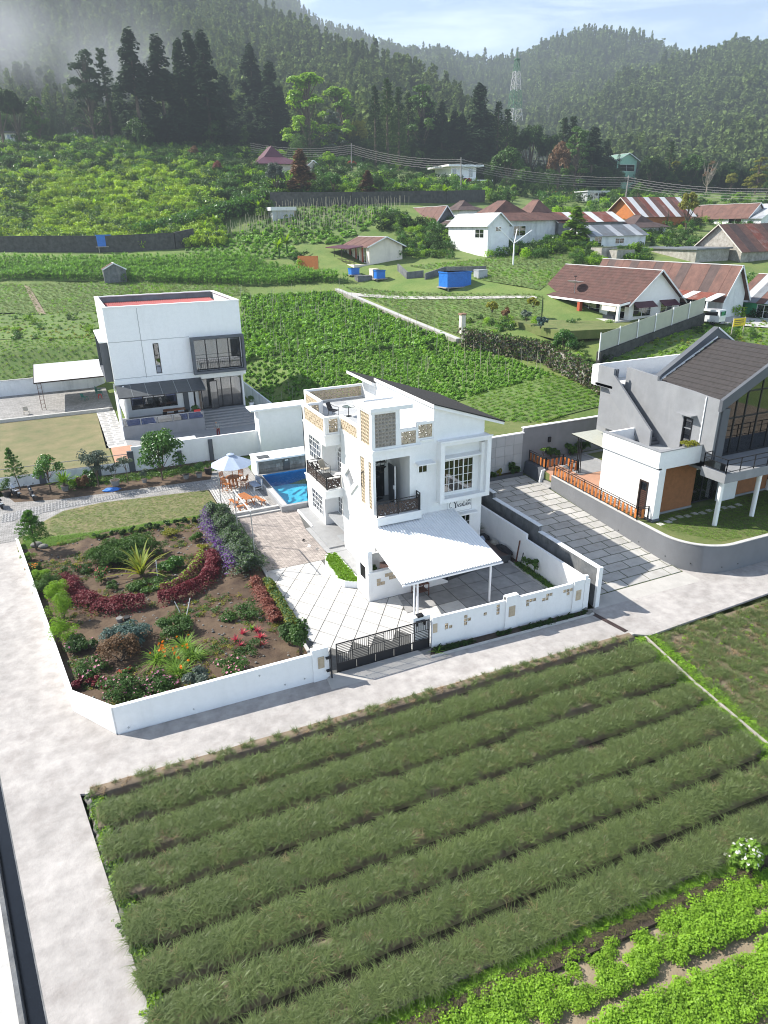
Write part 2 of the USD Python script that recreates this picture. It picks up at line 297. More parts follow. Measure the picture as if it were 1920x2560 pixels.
mat('floor_terrace',(0.42,0.43,0.44),0.6,0.1,4.0,rnd=0.16)
mat('floor_grey',(0.30,0.31,0.32),0.5,0.1,2.0)
mat('terracotta',(0.42,0.235,0.155),0.75,0.08,1.5,bump=0.003)
mat('orange_paint',(0.42,0.14,0.035),0.6,0.12,1.0,stain=((0.25,0.12,0.06),0.5,0.7))
mat('red_pillar',(0.36,0.07,0.03),0.6,0.1,2.0)
mat('green_wall',(0.05,0.34,0.145),0.7,0.1,1.5)
mat('mint_wall',(0.25,0.47,0.36),0.7,0.1,1.5)
mat('teal_roof',(0.14,0.24,0.19),0.7,0.2,1.0,stain=((0.32,0.33,0.26),0.6,0.7))
mat('pink_wall',(0.55,0.46,0.46),0.85,0.1,1.2,stain=((0.35,0.31,0.3),0.5,0.6))
mat('blue_plastic',(0.015,0.14,0.50),0.4,0.12,1.2)
mat('blue_fabric',(0.03,0.16,0.52),0.5,0.2,3.0)
mat('red_plastic',(0.5,0.02,0.02),0.4,0.1,3.0)
mat('green_plastic',(0.015,0.16,0.12),0.45,0.1,3.0)
mat('beige_plastic',(0.40,0.36,0.30),0.5,0.1,3.0)
mat('yellow_sign',(0.75,0.55,0.02),0.6,0.05,3.0)
mat('umbrella_cloth',(0.37,0.44,0.56),0.7,0.05,3.0)
mat('black_cloth',(0.02,0.02,0.025),0.8,0.3,3.0,bump=0.02,bscale=12)
mat('pot_grey',(0.22,0.215,0.205),0.85,0.15,3.0,rnd=0.2)
mat('pot_black',(0.02,0.02,0.02),0.6,0.1,3.0)
mat('pot_terracotta',(0.30,0.14,0.08),0.8,0.15,3.0)
mat('tyre',(0.012,0.012,0.012),0.8,0.1,5.0)
mat('engine_grey',(0.12,0.12,0.13),0.4,0.2,6.0,metallic=0.7)
mat('bike_dark',(0.015,0.018,0.03),0.3,0.1,3.0,coat=0.5)
mat('bike_white',(0.6,0.62,0.68),0.3,0.05,3.0,coat=0.5)
mat('skin',(0.33,0.18,0.115),0.6,0.05,8.0)
mat('grey_cloth',(0.22,0.23,0.22),0.9,0.1,8.0)
mat('maroon_cloth',(0.13,0.02,0.03),0.9,0.1,8.0)
mat('hair',(0.02,0.015,0.012),0.7,0.1,8.0)
mat('curtain',(0.62,0.63,0.65),0.85,0.05,3.0)
mat('curtain_brown',(0.20,0.15,0.11),0.85,0.1,3.0)
mat('letter_navy',(0.015,0.02,0.04),0.4,0.05,3.0)
mat('polycarb',(0.40,0.40,0.33),0.3,0.06,1.0)
mat('bark',(0.10,0.075,0.055),0.95,0.3,3.0,bump=0.02,bscale=14)
mat('bark_pale',(0.26,0.22,0.18),0.9,0.2,3.0)
mat('pole_grey',(0.27,0.25,0.23),0.8,0.1,3.0)
mat('tower_green',(0.06,0.16,0.09),0.6,0.1,1.0)
mat('tower_white',(0.42,0.42,0.42),0.6,0.05,1.0)
mat('cable_black',(0.02,0.02,0.02),0.6,0.1,3.0)
mat('car_white',(0.70,0.71,0.72),0.3,0.03,3.0,coat=0.6)
mat('water_drain',(0.012,0.016,0.02),0.15,0.3,2.0,spec=0.6)
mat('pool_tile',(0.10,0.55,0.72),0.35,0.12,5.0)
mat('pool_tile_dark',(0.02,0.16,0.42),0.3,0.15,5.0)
mat('pool_blue',(0.03,0.07,0.26),0.3,0.3,12.0)
glassmat('glass_dark',(0.30,0.33,0.35),0.02,0.06)
glassmat('glass_clear',(0.75,0.78,0.80),0.03,0.06)
glassmat('glass_table',(0.55,0.65,0.62),0.03,0.2)
leafmat('leaf_leek',(0.12,0.165,0.055),(0.4,0.4,0.2),0.22,trans=0.22,rough=0.42)
leafmat('leaf_leek_dry',(0.280,0.210,0.119),(0.504,0.406,0.238),0.25,trans=0.2)
leafmat('leaf_carrot',(0.2,0.36,0.03),(0.36,0.5,0.07),0.25,trans=0.35)
leafmat('leaf_grass',(0.16,0.29,0.04),(0.3,0.4,0.08),0.25,trans=0.35)
leafmat('leaf_lime',(0.153,0.306,0.013),(0.270,0.414,0.027),0.2,trans=0.35)
leafmat('leaf_crop',(0.14,0.3,0.035),(0.3,0.46,0.08),0.3,trans=0.35)
leafmat('leaf_corn',(0.14,0.3,0.05),(0.3,0.46,0.09),0.25,trans=0.35)
leafmat('leaf_onion',(0.16,0.22,0.07),(0.3,0.33,0.12),0.22,trans=0.25)
leafmat('leaf_dark',(0.035,0.07,0.02),(0.09,0.14,0.04),0.3,trans=0.2,rough=0.8,spec=0.1)
leafmat('leaf_cypress',(0.035,0.065,0.03),(0.085,0.125,0.05),0.3,trans=0.2,rough=0.8,spec=0.1)
leafmat('leaf_mid',(0.06,0.13,0.025),(0.15,0.24,0.05),0.3,trans=0.3)
leafmat('leaf_glossy',(0.055,0.15,0.02),(0.17,0.32,0.05),0.25,trans=0.3,rough=0.35,spec=0.5)
leafmat('leaf_bright',(0.19,0.35,0.03),(0.36,0.48,0.06),0.28,trans=0.35)
leafmat('leaf_orchard',(0.24,0.38,0.03),(0.46,0.52,0.08),0.35,trans=0.35)
leafmat('leaf_yellow',(0.224,0.238,0.028),(0.420,0.364,0.049),0.25,trans=0.35)
leafmat('leaf_brown',(0.154,0.091,0.042),(0.294,0.182,0.077),0.25,trans=0.25)
leafmat('leaf_grey',(0.091,0.126,0.091),(0.182,0.210,0.154),0.25,trans=0.2)
leafmat('leaf_blue',(0.070,0.119,0.105),(0.168,0.224,0.196),0.2,trans=0.15)
leafmat('leaf_red',(0.168,0.022,0.028),(0.378,0.070,0.063),0.25,trans=0.25)
leafmat('leaf_redbrown',(0.182,0.063,0.042),(0.308,0.126,0.077),0.25,trans=0.25)
leafmat('leaf_forest',(0.1,0.15,0.05),(0.21,0.26,0.09),0.45,trans=0.2,rough=0.9,spec=0.05)
leafmat('leaf_variegated',(0.220,0.280,0.050),(0.520,0.500,0.220),0.1,trans=0.3,rough=0.4)
leafmat('leaf_ivy',(0.06,0.13,0.025),(0.16,0.22,0.06),0.25,trans=0.25)
leafmat('leaf_dryvine',(0.140,0.119,0.070),(0.308,0.252,0.154),0.25,trans=0.2)
leafmat('petal_purple',(0.13,0.03,0.26),(0.30,0.12,0.44),0.2,trans=0.3)
leafmat('petal_pink',(0.55,0.22,0.32),(0.75,0.50,0.55),0.2,trans=0.3)
leafmat('petal_rose',(0.42,0.07,0.09),(0.6,0.25,0.24),0.2,trans=0.3)
leafmat('petal_orange',(0.70,0.24,0.015),(0.80,0.45,0.03),0.15,trans=0.3)
leafmat('petal_white',(0.6,0.6,0.55),(0.8,0.8,0.76),0.1,trans=0.3)
leafmat('petal_red',(0.45,0.03,0.02),(0.62,0.09,0.04),0.15,trans=0.3)
MT['pool_water']=usdkit.material(stage,'/World/Looks/pool_water',{'g':('geometry',{}),'v':('noise_texture',dict(scale=3.2,detail=3.0)),'b':('bump',dict(strength=0.5,distance=0.06)),'t':('transparent_bsdf',dict(color=(0.80,0.96,0.99))),'gl':('glossy_bsdf',dict(roughness=0.04)),'fr':('fresnel',dict(IOR=1.33)),'mc':('mix_closure',{})},[('g.position','v.vector'),('v.fac','b.height'),('b.normal','gl.normal'),('fr.fac','mc.fac'),('t.BSDF','mc.closure1'),('gl.BSDF','mc.closure2')],surface='mc.closure')
def paver(name,c1,c2,mortar,scale,w,h,rot):
 MT[name]=usdkit.material(stage,'/World/Looks/'+name,{'g':('geometry',{}),'mp':('mapping',dict(rotation=(0,0,rot))),'n':('noise_texture',dict(scale=0.9,detail=5.0)),'rn':('rgb_ramp',dict(ramp=[(0.3,(0.82,)*3),(0.7,(1.08,)*3)])),'k':('brick_texture',dict(color1=c1,color2=c2,mortar=mortar,scale=scale,mortar_size=0.012,brick_width=w,row_height=h,mortar_smooth=0.3)),'m':('mix',dict(mix_type='multiply',fac=1.0)),'b':('bump',dict(strength=0.6,distance=0.01,invert=True)),'p':('principled_bsdf',dict(roughness=0.9))},[('g.position','mp.vector'),('mp.vector','k.vector'),('g.position','n.vector'),('n.fac','rn.fac'),('k.color','m.color1'),('rn.color','m.color2'),('m.color','p.base_color'),('k.fac','b.height'),('b.normal','p.normal')],surface='p.BSDF')
paver('paver_herring',(0.43,0.375,0.335),(0.27,0.235,0.215),(0.11,0.095,0.085),1.0,0.3,0.15,0.785)
paver('paver_grey',(0.35,0.335,0.32),(0.24,0.23,0.22),(0.10,0.10,0.09),1.0,0.34,0.17,0.0)
paver('block_wall',(0.50,0.46,0.42),(0.42,0.39,0.36),(0.34,0.32,0.3),1.0,0.5,0.25,0.0)
# ------ the land
def grid_mesh(X,Y,Z):
 n,m=X.shape;i,j=np.meshgrid(np.arange(n-1),np.arange(m-1),indexing='ij')
 f=np.stack([i*m+j,(i+1)*m+j,(i+1)*m+j+1,i*m+j+1],-1).reshape(-1,4)
 return MB().add(np.c_[X.ravel(),Y.ravel(),Z.ravel()],f)
_s,_d=np.meshgrid(np.arange(-330,331,3.0),np.concatenate([np.arange(-90,20,10.0),np.arange(20,430,2.0)]),indexing='ij')
_x,_y=_s*RT[0]+_d*FW[0],_s*RT[1]+_d*FW[1]
_z=T(_x,_y)+np.where(_d>100,(meshkit.fbm(np.stack([_x,_y,_x*0],-1)*0.12,3)-0.5)*0.5,0)
_z=np.where((T(_x,_y)<0.02)&(_d<60),-0.95,np.where(T(_x,_y)<0.02,-0.1,_z-0.02))
single('ground',grid_mesh(_x,_y,_z),'ground_green','grassy ground and lower hillside',None,kind='structure',smooth=True)
def hill(name,label,ridge,base,nt=46,rough=14.0,back=400.0,seed=1,trees=3000,tsc=(0.8,1.3),kinds=None,lo=0.0):
 us=np.arange(min(r[0]for r in ridge),max(r[0]for r in ridge)+1,14.0)
 rr=np.interp(us,[r[0]for r in ridge],[r[1]for r in ridge]);rd=np.interp(us,[r[0]for r in ridge],[r[2]for r in ridge])
 br=np.interp(us,[r[0]for r in base],[r[1]for r in base]);bd=np.interp(us,[r[0]for r in base],[r[2]for r in base])
 t=np.linspace(0,1,nt);P=np.zeros((len(us),nt+6,3))
 for k,u in enumerate(us):
  a,b=AD(u,br[k],bd[k]),AD(u,rr[k],rd[k])
  for q,tt in enumerate(t):
   p=a+(b-a)*tt;p[2]=a[2]+(b[2]-a[2])*(0.75*tt+0.25*tt*tt);P[k,q]=p
  e=(b[:2]-a[:2])/np.linalg.norm(b[:2]-a[:2])
  for q in range(6):
   P[k,nt+q,:2]=b[:2]+e*back*(q+1)/6;P[k,nt+q,2]=b[2]-(b[2]-a[2]+40)*((q+1)/6)**1.5
 w=np.r_[np.sin(np.pi*np.clip(t,0,1))*0.9+0.06,np.full(6,0.3)]
 sc=0.5/rough/1.4
 nz=meshkit.fbm(P*np.array([0.011,0.011,0.004]),4,seed)-0.5
 gul=np.abs(meshkit.noise(np.stack([us[:,None]*0.011+0*P[...,0],P[...,2]*0.004,P[...,0]*0],-1),seed+9)-0.5)
 P[...,2]+=w[None,:]*(nz*rough*2.2-gul*rough*1.5)
 m=grid_mesh(P[...,0],P[...,1],P[...,2])
 single(name,m,'hill_ground',label,None,kind='structure',smooth=True)
 v,f=m.arrays();tm=trimesh.Trimesh(v,f,process=False)
 rng=np.random.default_rng(seed)
 keep=(np.arange(len(f))%(len(f)//2))%(nt+5)<nt+1
 fa=tm.area_faces*keep;fi=rng.choice(len(f),trees,p=fa/fa.sum())
 r1,r2=np.sqrt(rng.random(trees)),rng.random(trees);a,b,c=v[f[fi,0]],v[f[fi,1]],v[f[fi,2]]
 pos=(1-r1)[:,None]*a+(r1*(1-r2))[:,None]*b+(r1*r2)[:,None]*c;pos[:,2]-=0.6
 patch=meshkit.fbm(pos*0.013,3,seed+4)
 kinds=kinds or[0,1,2,3]
 which=np.where(rng.random(trees)<np.clip((patch-0.42)*5,0.08,0.92),rng.choice(kinds[:2],trees),rng.choice(kinds[2:],trees))
 s=rng.uniform(*tsc,trees)*(0.75+0.5*meshkit.noise(pos*0.05,seed))
 return pos,rng.uniform(0,6.28,trees),s,which
def leaf_quads(rng,centers,size,up=0.3,jitter=0.0,out=None,aspect=1.0):
 """One bent-square leaf clump at each centre, facing out and up."""
 n=len(centers);c=np.asarray(centers,float)+rng.normal(0,1,(n,3))*jitter
 nrm=rng.normal(0,1,(n,3));nrm/=np.linalg.norm(nrm,axis=1,keepdims=True)
 if out is not None:nrm=nrm*0.7+out
 nrm[:,2]+=up;nrm/=np.linalg.norm(nrm,axis=1,keepdims=True)+1e-9
 a=np.cross(nrm,rng.normal(0,1,(n,3)));a/=np.linalg.norm(a,axis=1,keepdims=True)+1e-9;b=np.cross(nrm,a)
 s=(np.asarray(size)*rng.uniform(0.6,1.3,n))[:,None]/2
 v=np.stack([c-a*s,c-b*s*aspect+nrm*s*0.25,c+a*s,c+b*s*aspect+nrm*s*0.25],1).reshape(-1,3)
 k=np.arange(n)[:,None]*4
 return v,np.vstack([k+[0,1,2],k+[0,2,3]])
def crown(rng,n,clumps,size,up=0.35,aspect=0.8):
 """Leaves spread over clumps: rows of (x, y, z, rx, rz)."""
 c=np.asarray(clumps,float);k=rng.choice(len(c),n,p=(c[:,3]**2)/(c[:,3]**2).sum())
 d=rng.normal(0,1,(n,3));d/=np.linalg.norm(d,axis=1,keepdims=True);d[:,2]=np.where(d[:,2]<-0.4,-d[:,2],d[:,2])
 r=rng.random(n)**0.35
 p=c[k,:3]+d*r[:,None]*np.c_[c[k,3],c[k,3],c[k,4]]
 return MB().add(*leaf_quads(rng,p,size,up,0,out=d*0.9,aspect=aspect))
def forest_proto(seed,kind):
 rng=np.random.default_rng(seed);m=MB()
 if kind=='pine':
  n=58;z=rng.uniform(0.35,1.0,n);rad=3.4*(1.05-z)**0.8*rng.uniform(0.5,1.1,n);a=rng.uniform(0,6.28,n)
  p=np.c_[rad*np.cos(a),rad*np.sin(a),z*17]
  m.add(*leaf_quads(rng,p,2.6,0.5,0.25,aspect=0.7));m.tube([(0,0,-1),(0,0,16)],[0.25,0.06],3,False)
 elif kind=='cone':
  n=64;z=rng.uniform(0.12,1.0,n);rad=3.1*(1.02-z)*rng.uniform(0.6,1.1,n);a=rng.uniform(0,6.28,n)
  m.add(*leaf_quads(rng,np.c_[rad*np.cos(a),rad*np.sin(a),z*16],2.3,0.6,0.2,aspect=0.7));m.tube([(0,0,-1),(0,0,8)],[0.3,0.1],3,False)
 else:
  cl=[(rng.normal(0,1.6),rng.normal(0,1.6),rng.uniform(4.5,9.5),rng.uniform(1.6,2.7),rng.uniform(1.3,2.2))for _ in range(6)]
  m=crown(rng,74,cl,2.1);m.tube([(0,0,-1),(0.2,0,6)],[0.3,0.15],3,False)
 return m
FOREST=[(forest_proto(1,'pine'),'leaf_forest'),(forest_proto(2,'cone'),'leaf_forest'),(forest_proto(3,'round'),'leaf_forest'),(forest_proto(4,'round'),'leaf_forest'),(forest_proto(5,'pine'),'leaf_forest')]
near=hill('mountain_slope','steep pine covered mountain slope on the left',[(-500,-700,900),(0,-420,820),(300,-190,760),(500,-60,700),(600,22,660),(642,40,650),(727,92,620),(811,138,590),(895,158,560),(980,200,520),(1064,228,490),(1127,262,460),(1161,300,440),(1230,350,410),(1300,400,390)],[(-500,330,300),(0,340,300),(700,380,300),(1300,440,310)],rough=10,seed=3,trees=13000,tsc=(0.62,1.05),kinds=[0,4,1,2])
far=hill('far_ridge','blue green forested ridge and round hill in the distance',[(300,-220,1500),(620,-90,1500),(720,0,1480),(769,51,1460),(811,82,1440),(870,99,1420),(929,112,1400),(980,124,1380),(1022,135,1370),(1094,133,1360),(1132,143,1350),(1182,158,1330),(1258,160,1320),(1313,148,1300),(1342,129,1290),(1397,107,1280),(1444,100,1270),(1511,96,1260),(1579,103,1250),(1642,118,1240),(1697,139,1230),(1739,153,1220),(1900,175,1200),(2300,200,1150)],[(300,300,700),(1000,380,620),(1500,420,560),(2300,430,560)],rough=26,seed=11,trees=17000,tsc=(0.8,1.35),kinds=[0,1,2,3])
right=hill('right_hill','lighter green wooded hill on the right',[(1380,372,620),(1440,318,700),(1500,262,760),(1570,212,820),(1640,180,880),(1700,165,920),(1743,152,940),(1790,133,950),(1832,122,950),(1870,118,950),(1920,126,940),(2100,150,920),(2600,170,900)],[(1380,430,420),(1700,450,400),(2600,460,400)],rough=16,seed=21,trees=9500,tsc=(0.7,1.15),kinds=[2,3,0,2])
for nm,lb,dat in(('mountain_forest','pine forest covering the steep mountain slope on the left',near),('ridge_forest','distant forest covering the far blue ridge and round hill',far),('hill_forest','broadleaf forest covering the light green hill on the right',right)):
 stuff(nm,lb,'forest',FOREST,*dat)
# ------ air
hz=MB().box((-2600,-400,-8),(3200,3200,620))
MT['haze']=usdkit.material(stage,'/World/Looks/haze',{'v':('principled_volume',dict(color=(0.80,0.90,1.0),density=0.00026,anisotropy=0.3))},[],volume='v.volume')
single('haze',hz,'haze','thin blue morning haze over the valley','haze',kind='stuff')
# ------ roads, yards, walls
def flat(name,poly,z,matn,label,kind='structure',th=0.12):
 return single(name,MB().prism(poly,z-th,z),matn,label,None,kind=kind)
def strip(pts,w):
 return LineString([p[:2]for p in pts]).buffer(w/2,cap_style=2,join_style=2)
def wall_run(m,pts,th,z0,z1):
 z1=np.broadcast_to(z1,(len(pts),))
 for(a,b,ha,hb)in zip(pts[:-1],pts[1:],z1[:-1],z1[1:]):
  a,b=np.asarray(a[:2],float),np.asarray(b[:2],float);t=(b-a)/np.linalg.norm(b-a);n=np.array([-t[1],t[0]])*th/2
  q=[a-n,b-n,b+n,a+n]
  m.hexa([(*p,z0)for p in q],[(*q[0],ha),(*q[1],hb),(*q[2],hb),(*q[3],ha)])
 return m
P2=lambda u,v,z=0.0:tuple(G(u,v,z)[:2])
drain_r=[P2(0,1937),P2(121,2560)];e_=np.subtract(drain_r[1],drain_r[0]);e_=e_/np.linalg.norm(e_)
drain_top=tuple(np.array(drain_r[0])-e_*9);drain_bot=tuple(np.array(drain_r[1])+e_*14)
road=Polygon([drain_bot,drain_top,(-14,36),(-14,52.6),(-6.1,52.6),(-5.95,51.4),(-2.86,29.95),(-1.1,27.25),(8.7,27.1),(9.0,27.35),(14.8,27.2),(25.0,26.62),(25.7,26.4),(33.4,26.2),(33.4,29.2),(34.6,27.15),(36.0,26.6),(39.9,26.5),(75,26.8),(75,23.3),(36,23.3),(26.2,22.95),(25.5,23.42),(-2.5,24.14),(-2.79,24.25),(-1.21,14.02),(1.6,-4)])
flat('concrete_road',road,0.0,'concrete','pale concrete village road around the walled garden')
single('road_edge',MB().prism(strip([(-2.6,24.22),(25.5,23.5)],0.22),-0.5,0.03),'concrete_fine','pale concrete edging between road and leek field',None,kind='structure')
single('gate_ramp',MB().hexa([(8.75,26.1,-0.1),(14.3,25.9,-0.1),(14.3,27.1,-0.1),(8.75,27.1,-0.1)],[(8.75,26.1,0.006),(14.3,25.95,0.006),(14.0,27.1,0.12),(8.95,27.1,0.12)]),'concrete_fine','short concrete ramp up to the black gate',None,kind='structure')
dl=[tuple(np.array(p)+np.array([-0.62,-0.1]))for p in(drain_top,drain_bot)]
single('drain_water',MB().add([(*drain_top,-0.7),(*drain_bot,-0.7),(*dl[1],-0.7),(*dl[0],-0.7)],[(0,3,2,1)]),'water_drain','dark water in the roadside drain',None,kind='structure')
single('drain_channel',wall_run(wall_run(MB(),[drain_top,drain_bot],0.1,-0.9,-0.005),dl,0.14,-0.9,0.05),'raw_render','concrete lined roadside drain along the left edge',None,kind='structure')
dl2=[tuple(np.array(p)+np.array([-1.5,-0.1]))for p in dl]
flat('pavement',Polygon([dl[0],dl[1],dl2[1],dl2[0]]),0.02,'kerb','narrow concrete strip beyond the roadside drain')
# ------ yard of the white house
yard=Polygon([(8.9,27.2),(14.8,27.1),(24.7,26.8),(24.9,49),(19,60),(13.0,49.1),(9.3,49.9),(9.0,39.7),(8.75,27.6)])
yard=yard.difference(sbox(13.3,49.0,20.4,57.1))
flat('yard_base',yard if yard.geom_type=='Polygon' else max(yard.geoms,key=lambda g:g.area),0.012,'joint_dark','dark jointed ground of the yard')
flat('paver_yard',Polygon([(9.15,39.66),(13.6,39.56),(13.75,40.3),(13.72,45.04),(14.3,48.8),(13.1,49.2),(8.95,49.6)]),0.03,'paver_herring','beige block paving beside the house')
slabs=thing('paving','pale diamond laid slabs of the driveway inside the gate','paving',(11,33,0),kind='structure')
area=Polygon([(9.1,27.35),(14.6,27.25),(15.6,32.9),(13.7,32.95),(13.7,34.7),(13.0,35.3),(12.9,36.6),(13.0,39.5),(9.25,39.6)])
for i in range(-4,8):
 for j in range(-10,10):
  cx,cy=9.3+1.3*i+(0.65 if j%2 else 0),38.65+0.92*j
  q=Polygon([(cx+0.65,cy),(cx,cy+0.92),(cx-0.65,cy),(cx,cy-0.92)]).buffer(-0.022,join_style=2).intersection(area)
  if q.area>0.03 and q.geom_type=='Polygon':put(slabs,'paving_slab',MB().prism(q,0.0,0.04),'slab_pale')
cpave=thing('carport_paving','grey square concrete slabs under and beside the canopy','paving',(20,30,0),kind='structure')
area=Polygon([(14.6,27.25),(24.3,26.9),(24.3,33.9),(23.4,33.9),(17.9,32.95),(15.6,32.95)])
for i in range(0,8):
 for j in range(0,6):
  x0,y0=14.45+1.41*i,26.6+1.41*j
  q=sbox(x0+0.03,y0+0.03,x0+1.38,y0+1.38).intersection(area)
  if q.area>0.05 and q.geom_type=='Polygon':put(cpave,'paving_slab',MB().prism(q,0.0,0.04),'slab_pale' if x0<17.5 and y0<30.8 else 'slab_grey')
plat=thing('entrance_platform','grey stone entrance platform with a step beside the house','platform',(14.6,44,0))
put(plat,'upper_step',MB().box((14.1,40.85,0),(16.3,44.85,0.17)).box((14.32,44.85,0),(15.2,48.6,0.165)),'andesite')
put(plat,'lower_step',MB().box((13.75,40.25,-0.05),(14.1,45.0,0.075)).box((13.75,40.25,-0.05),(15.2,40.84,0.07)),'andesite')
put(plat,'walkway',MB().box((14.05,34.9,-0.05),(15.22,40.24,0.055)),'andesite')
put(plat,'edge_strip',MB().box((14.22,45.0,0.0),(14.315,48.5,0.19)),'white_clean')
put(plat,'doormat',MB().box((15.3,41.3,0.17),(16.1,42.5,0.19)),'floor_grey')
fw=thing('front_wall','long white front wall with clusters of breeze blocks right of the gate','wall',(19.5,27,0))
def fwy(x):return 27.16-(x-14.73)*0.046
bl=[(15.6,1.15),(15.85,0.98),(15.6,.98),(16.75,1.38),(16.75,1.16),(16.97,1.16),(16.75,.94),(17.95,1.25),(18.75,1.55),(18.75,1.33),(18.75,1.11)]
for x0,n in((20.65,3),(21.95,2),(23.1,3)):bl+=[(x0+0.22*k,1.5 if x0>21 else 1.42)for k in range(n)]
bl+=[(20.65,1.2),(21.7,1.28),(21.92,1.28),(23.35,1.28),(24.0,1.55)]
wp=Polygon([(14.85,0),(24.82,0),(24.82,2.0),(24.45,2.0),(24.45,2.08),(23.7,2.08),(23.7,1.98),(20.1,1.92),(20.1,2.1),(19.3,2.1),(19.3,1.9),(14.85,1.88)])
wp=wp.difference(unary_union([sbox(x,z,x+0.205,z+0.205)for x,z in bl]))
m=MB();v,f=MB().slaby(wp,-0.08,0.08).arrays();v=v.copy();v[:,1]+=fwy(v[:,0]);m.add(v,f)
put(fw,'wall_panel',m,'white_paint')
for x0,x1,zt in((19.3,20.1,2.14),(23.75,24.5,2.12)):
 put(fw,'pier',MB().box((x0,fwy(x0)-0.16,0),(x1,fwy(x0)+0.14,zt)),'white_paint')
 put(fw,'niche_tile',MB().box((x0+0.2,fwy(x0)-0.185,0.85),(x1-0.2,fwy(x0)-0.15,1.5)).box((x0+0.26,fwy(x0)-0.2,0.95),(x1-0.26,fwy(x0)-0.18,1.4)),'breeze')
def breeze_mesh(w=0.205,t=0.1,kind=0):
 """A square block with a triangular hole and a smaller one, as cast."""
 sq=sbox(0,0,w,w);b=0.014
 t1=Polygon([(b,b),(w-b,b),(b,w-b)]).buffer(-0.012,join_style=2);t2=Polygon([(w-b,w-b),(w-b,b+0.02),(b+0.02,w-b)]).buffer(-0.015,join_style=2)
 g=sq.difference(t1)if kind<4 else sq.difference(unary_union([t1,t2]))
 return affinity.rotate(g,90*(kind%4),origin=(w/2,w/2))
for k,(x,z)in enumerate(bl):
 m=MB();v,f=MB().slaby(breeze_mesh(0.2,0.1,k%4),-0.06,0.075).arrays();v=v+[x+0.0025,fwy(x),z+0.0025];m.add(v,f);put(fw,'breeze_block',m,'breeze')
put(fw,'niche_tile',MB().box((14.9,fwy(15)-0.1,0.95),(15.15,fwy(15)-0.075,1.5)),'breeze')
single('front_kerb',MB().hexa([(14.4,26.3,0),(24.9,25.95,0),(24.9,26.08,0),(14.4,26.43,0)],[(14.4,26.3,0.09),(24.9,25.95,0.09),(24.9,26.08,0.09),(14.4,26.43,0.09)]),'kerb','low concrete kerb of the planting strip under the front wall','kerb')
single('planting_strip',MB().prism(Polygon([(14.4,26.44),(24.9,26.1),(24.9,26.55),(14.8,27.05)]),-0.05,0.03),'dark_soil','dark soil strip below the front wall',None,kind='structure')
gp_=thing('gate_pier','white gate pier with post box and tall black catch bar left of the gate','gate post',(8.7,27.2,0))
put(gp_,'pier',MB().box((8.15,27.02,0),(9.0,27.3,1.85)),'white_paint')
put(gp_,'niche_tile',MB().box((8.42,26.98,0.75),(8.74,27.02,1.4)).box((8.48,26.96,0.85),(8.68,26.98,1.3)),'breeze')
put(gp_,'catch_bar',MB().box((9.03,26.84,0.1),(9.09,26.92,1.78)),'black_metal')
for z in(0.5,1.25):put(gp_,'bracket',MB().box((8.82,26.86,z),(9.05,27.02,z+0.07)),'black_metal')
gp2=thing('gate_motor_pier','white pier behind the right end of the gate with a black roller guide','gate post',(14.2,27.45,0))
put(gp2,'pier',MB().box((13.85,27.32,0),(14.85,27.6,1.98)),'white_paint')
put(gp2,'roller_guide',MB().box((14.0,27.2,1.72),(14.5,27.5,1.78)).box((14.02,27.22,1.5),(14.1,27.3,1.72)).box((14.42,27.2,1.5),(14.5,27.3,1.72)).box((14.1,27.3,1.95),(14.45,27.55,2.08)),'black_metal')
gt=thing('sliding_gate','black steel sliding gate with basket pattern bars over solid panels','gate',(12,27.2,0.1))
gx0,gx1,gy,gz0,gz1,gzm=9.44,14.72,27.16,0.12,1.78,0.62
fr=MB()
for a,b in(((gx0,gz1),(gx1,gz1)),((gx0,gz0),(gx1,gz0)),((gx0,gzm),(gx1,gzm))):fr.bar((a[0],gy,a[1]),(b[0],gy,b[1]),0.05)
for x in(gx0+0.025,gx1-0.025):fr.bar((x,gy,gz0),(x,gy,gz1),0.05)
put(gt,'frame',fr,'black_metal')
nc=6;cw=(gx1-gx0)/nc;rh=(gz1-gzm)/2
for c in range(nc):
 x0=gx0+c*cw
 if c:put(gt,'stile',MB().bar((x0,gy,gzm),(x0,gy,gz1),0.035),'black_metal')
 for r in range(2):
  z0=gzm+r*rh
  put(gt,'mid_rail',MB().bar((x0,gy,z0+(rh if r==0 else 0)),(x0+cw,gy,z0+(rh if r==0 else 0)),0.03),'black_metal')if r==0 else None
  if(c+r)%2==0:
   for k in range(1,8):put(gt,'slat',MB().bar((x0+cw*k/8,gy,z0),(x0+cw*k/8,gy,z0+rh),0.026),'black_metal')
  else:
   for k in range(1,6):put(gt,'slat',MB().bar((x0,gy,z0+rh*k/6),(x0+cw,gy,z0+rh*k/6),0.026),'black_metal')
for c in range(5):
 x0=gx0+(gx1-gx0)*c/5;x1=x0+(gx1-gx0)/5
 put(gt,'panel',MB().box((x0+0.05,gy-0.012,gz0+0.03),(x1-0.05,gy+0.012,gzm-0.03)),'black_metal')
 put(gt,'stile',MB().bar((x1-0.03,gy,gz0),(x1-0.03,gy,gzm),0.05),'black_metal')
gw=thing('garden_wall','low white retaining wall with chamfered corner around the flower garden','wall',(0,27.3,0))
C0,C1,C2,C3=(8.15,27.16),(-1.08,27.4),(-2.8,30.0),(-5.9,51.6)
put(gw,'front_panel',wall_run(MB(),[C0,C1],0.18,-0.1,[1.62,1.46]),'white_paint')
put(gw,'corner_panel',wall_run(MB(),[C1,C2],0.176,-0.1,[1.455,1.1]),'white_paint')
put(gw,'side_panel',wall_run(MB(),[C2,C3],0.172,-0.1,[1.095,0.62]),'white_paint')
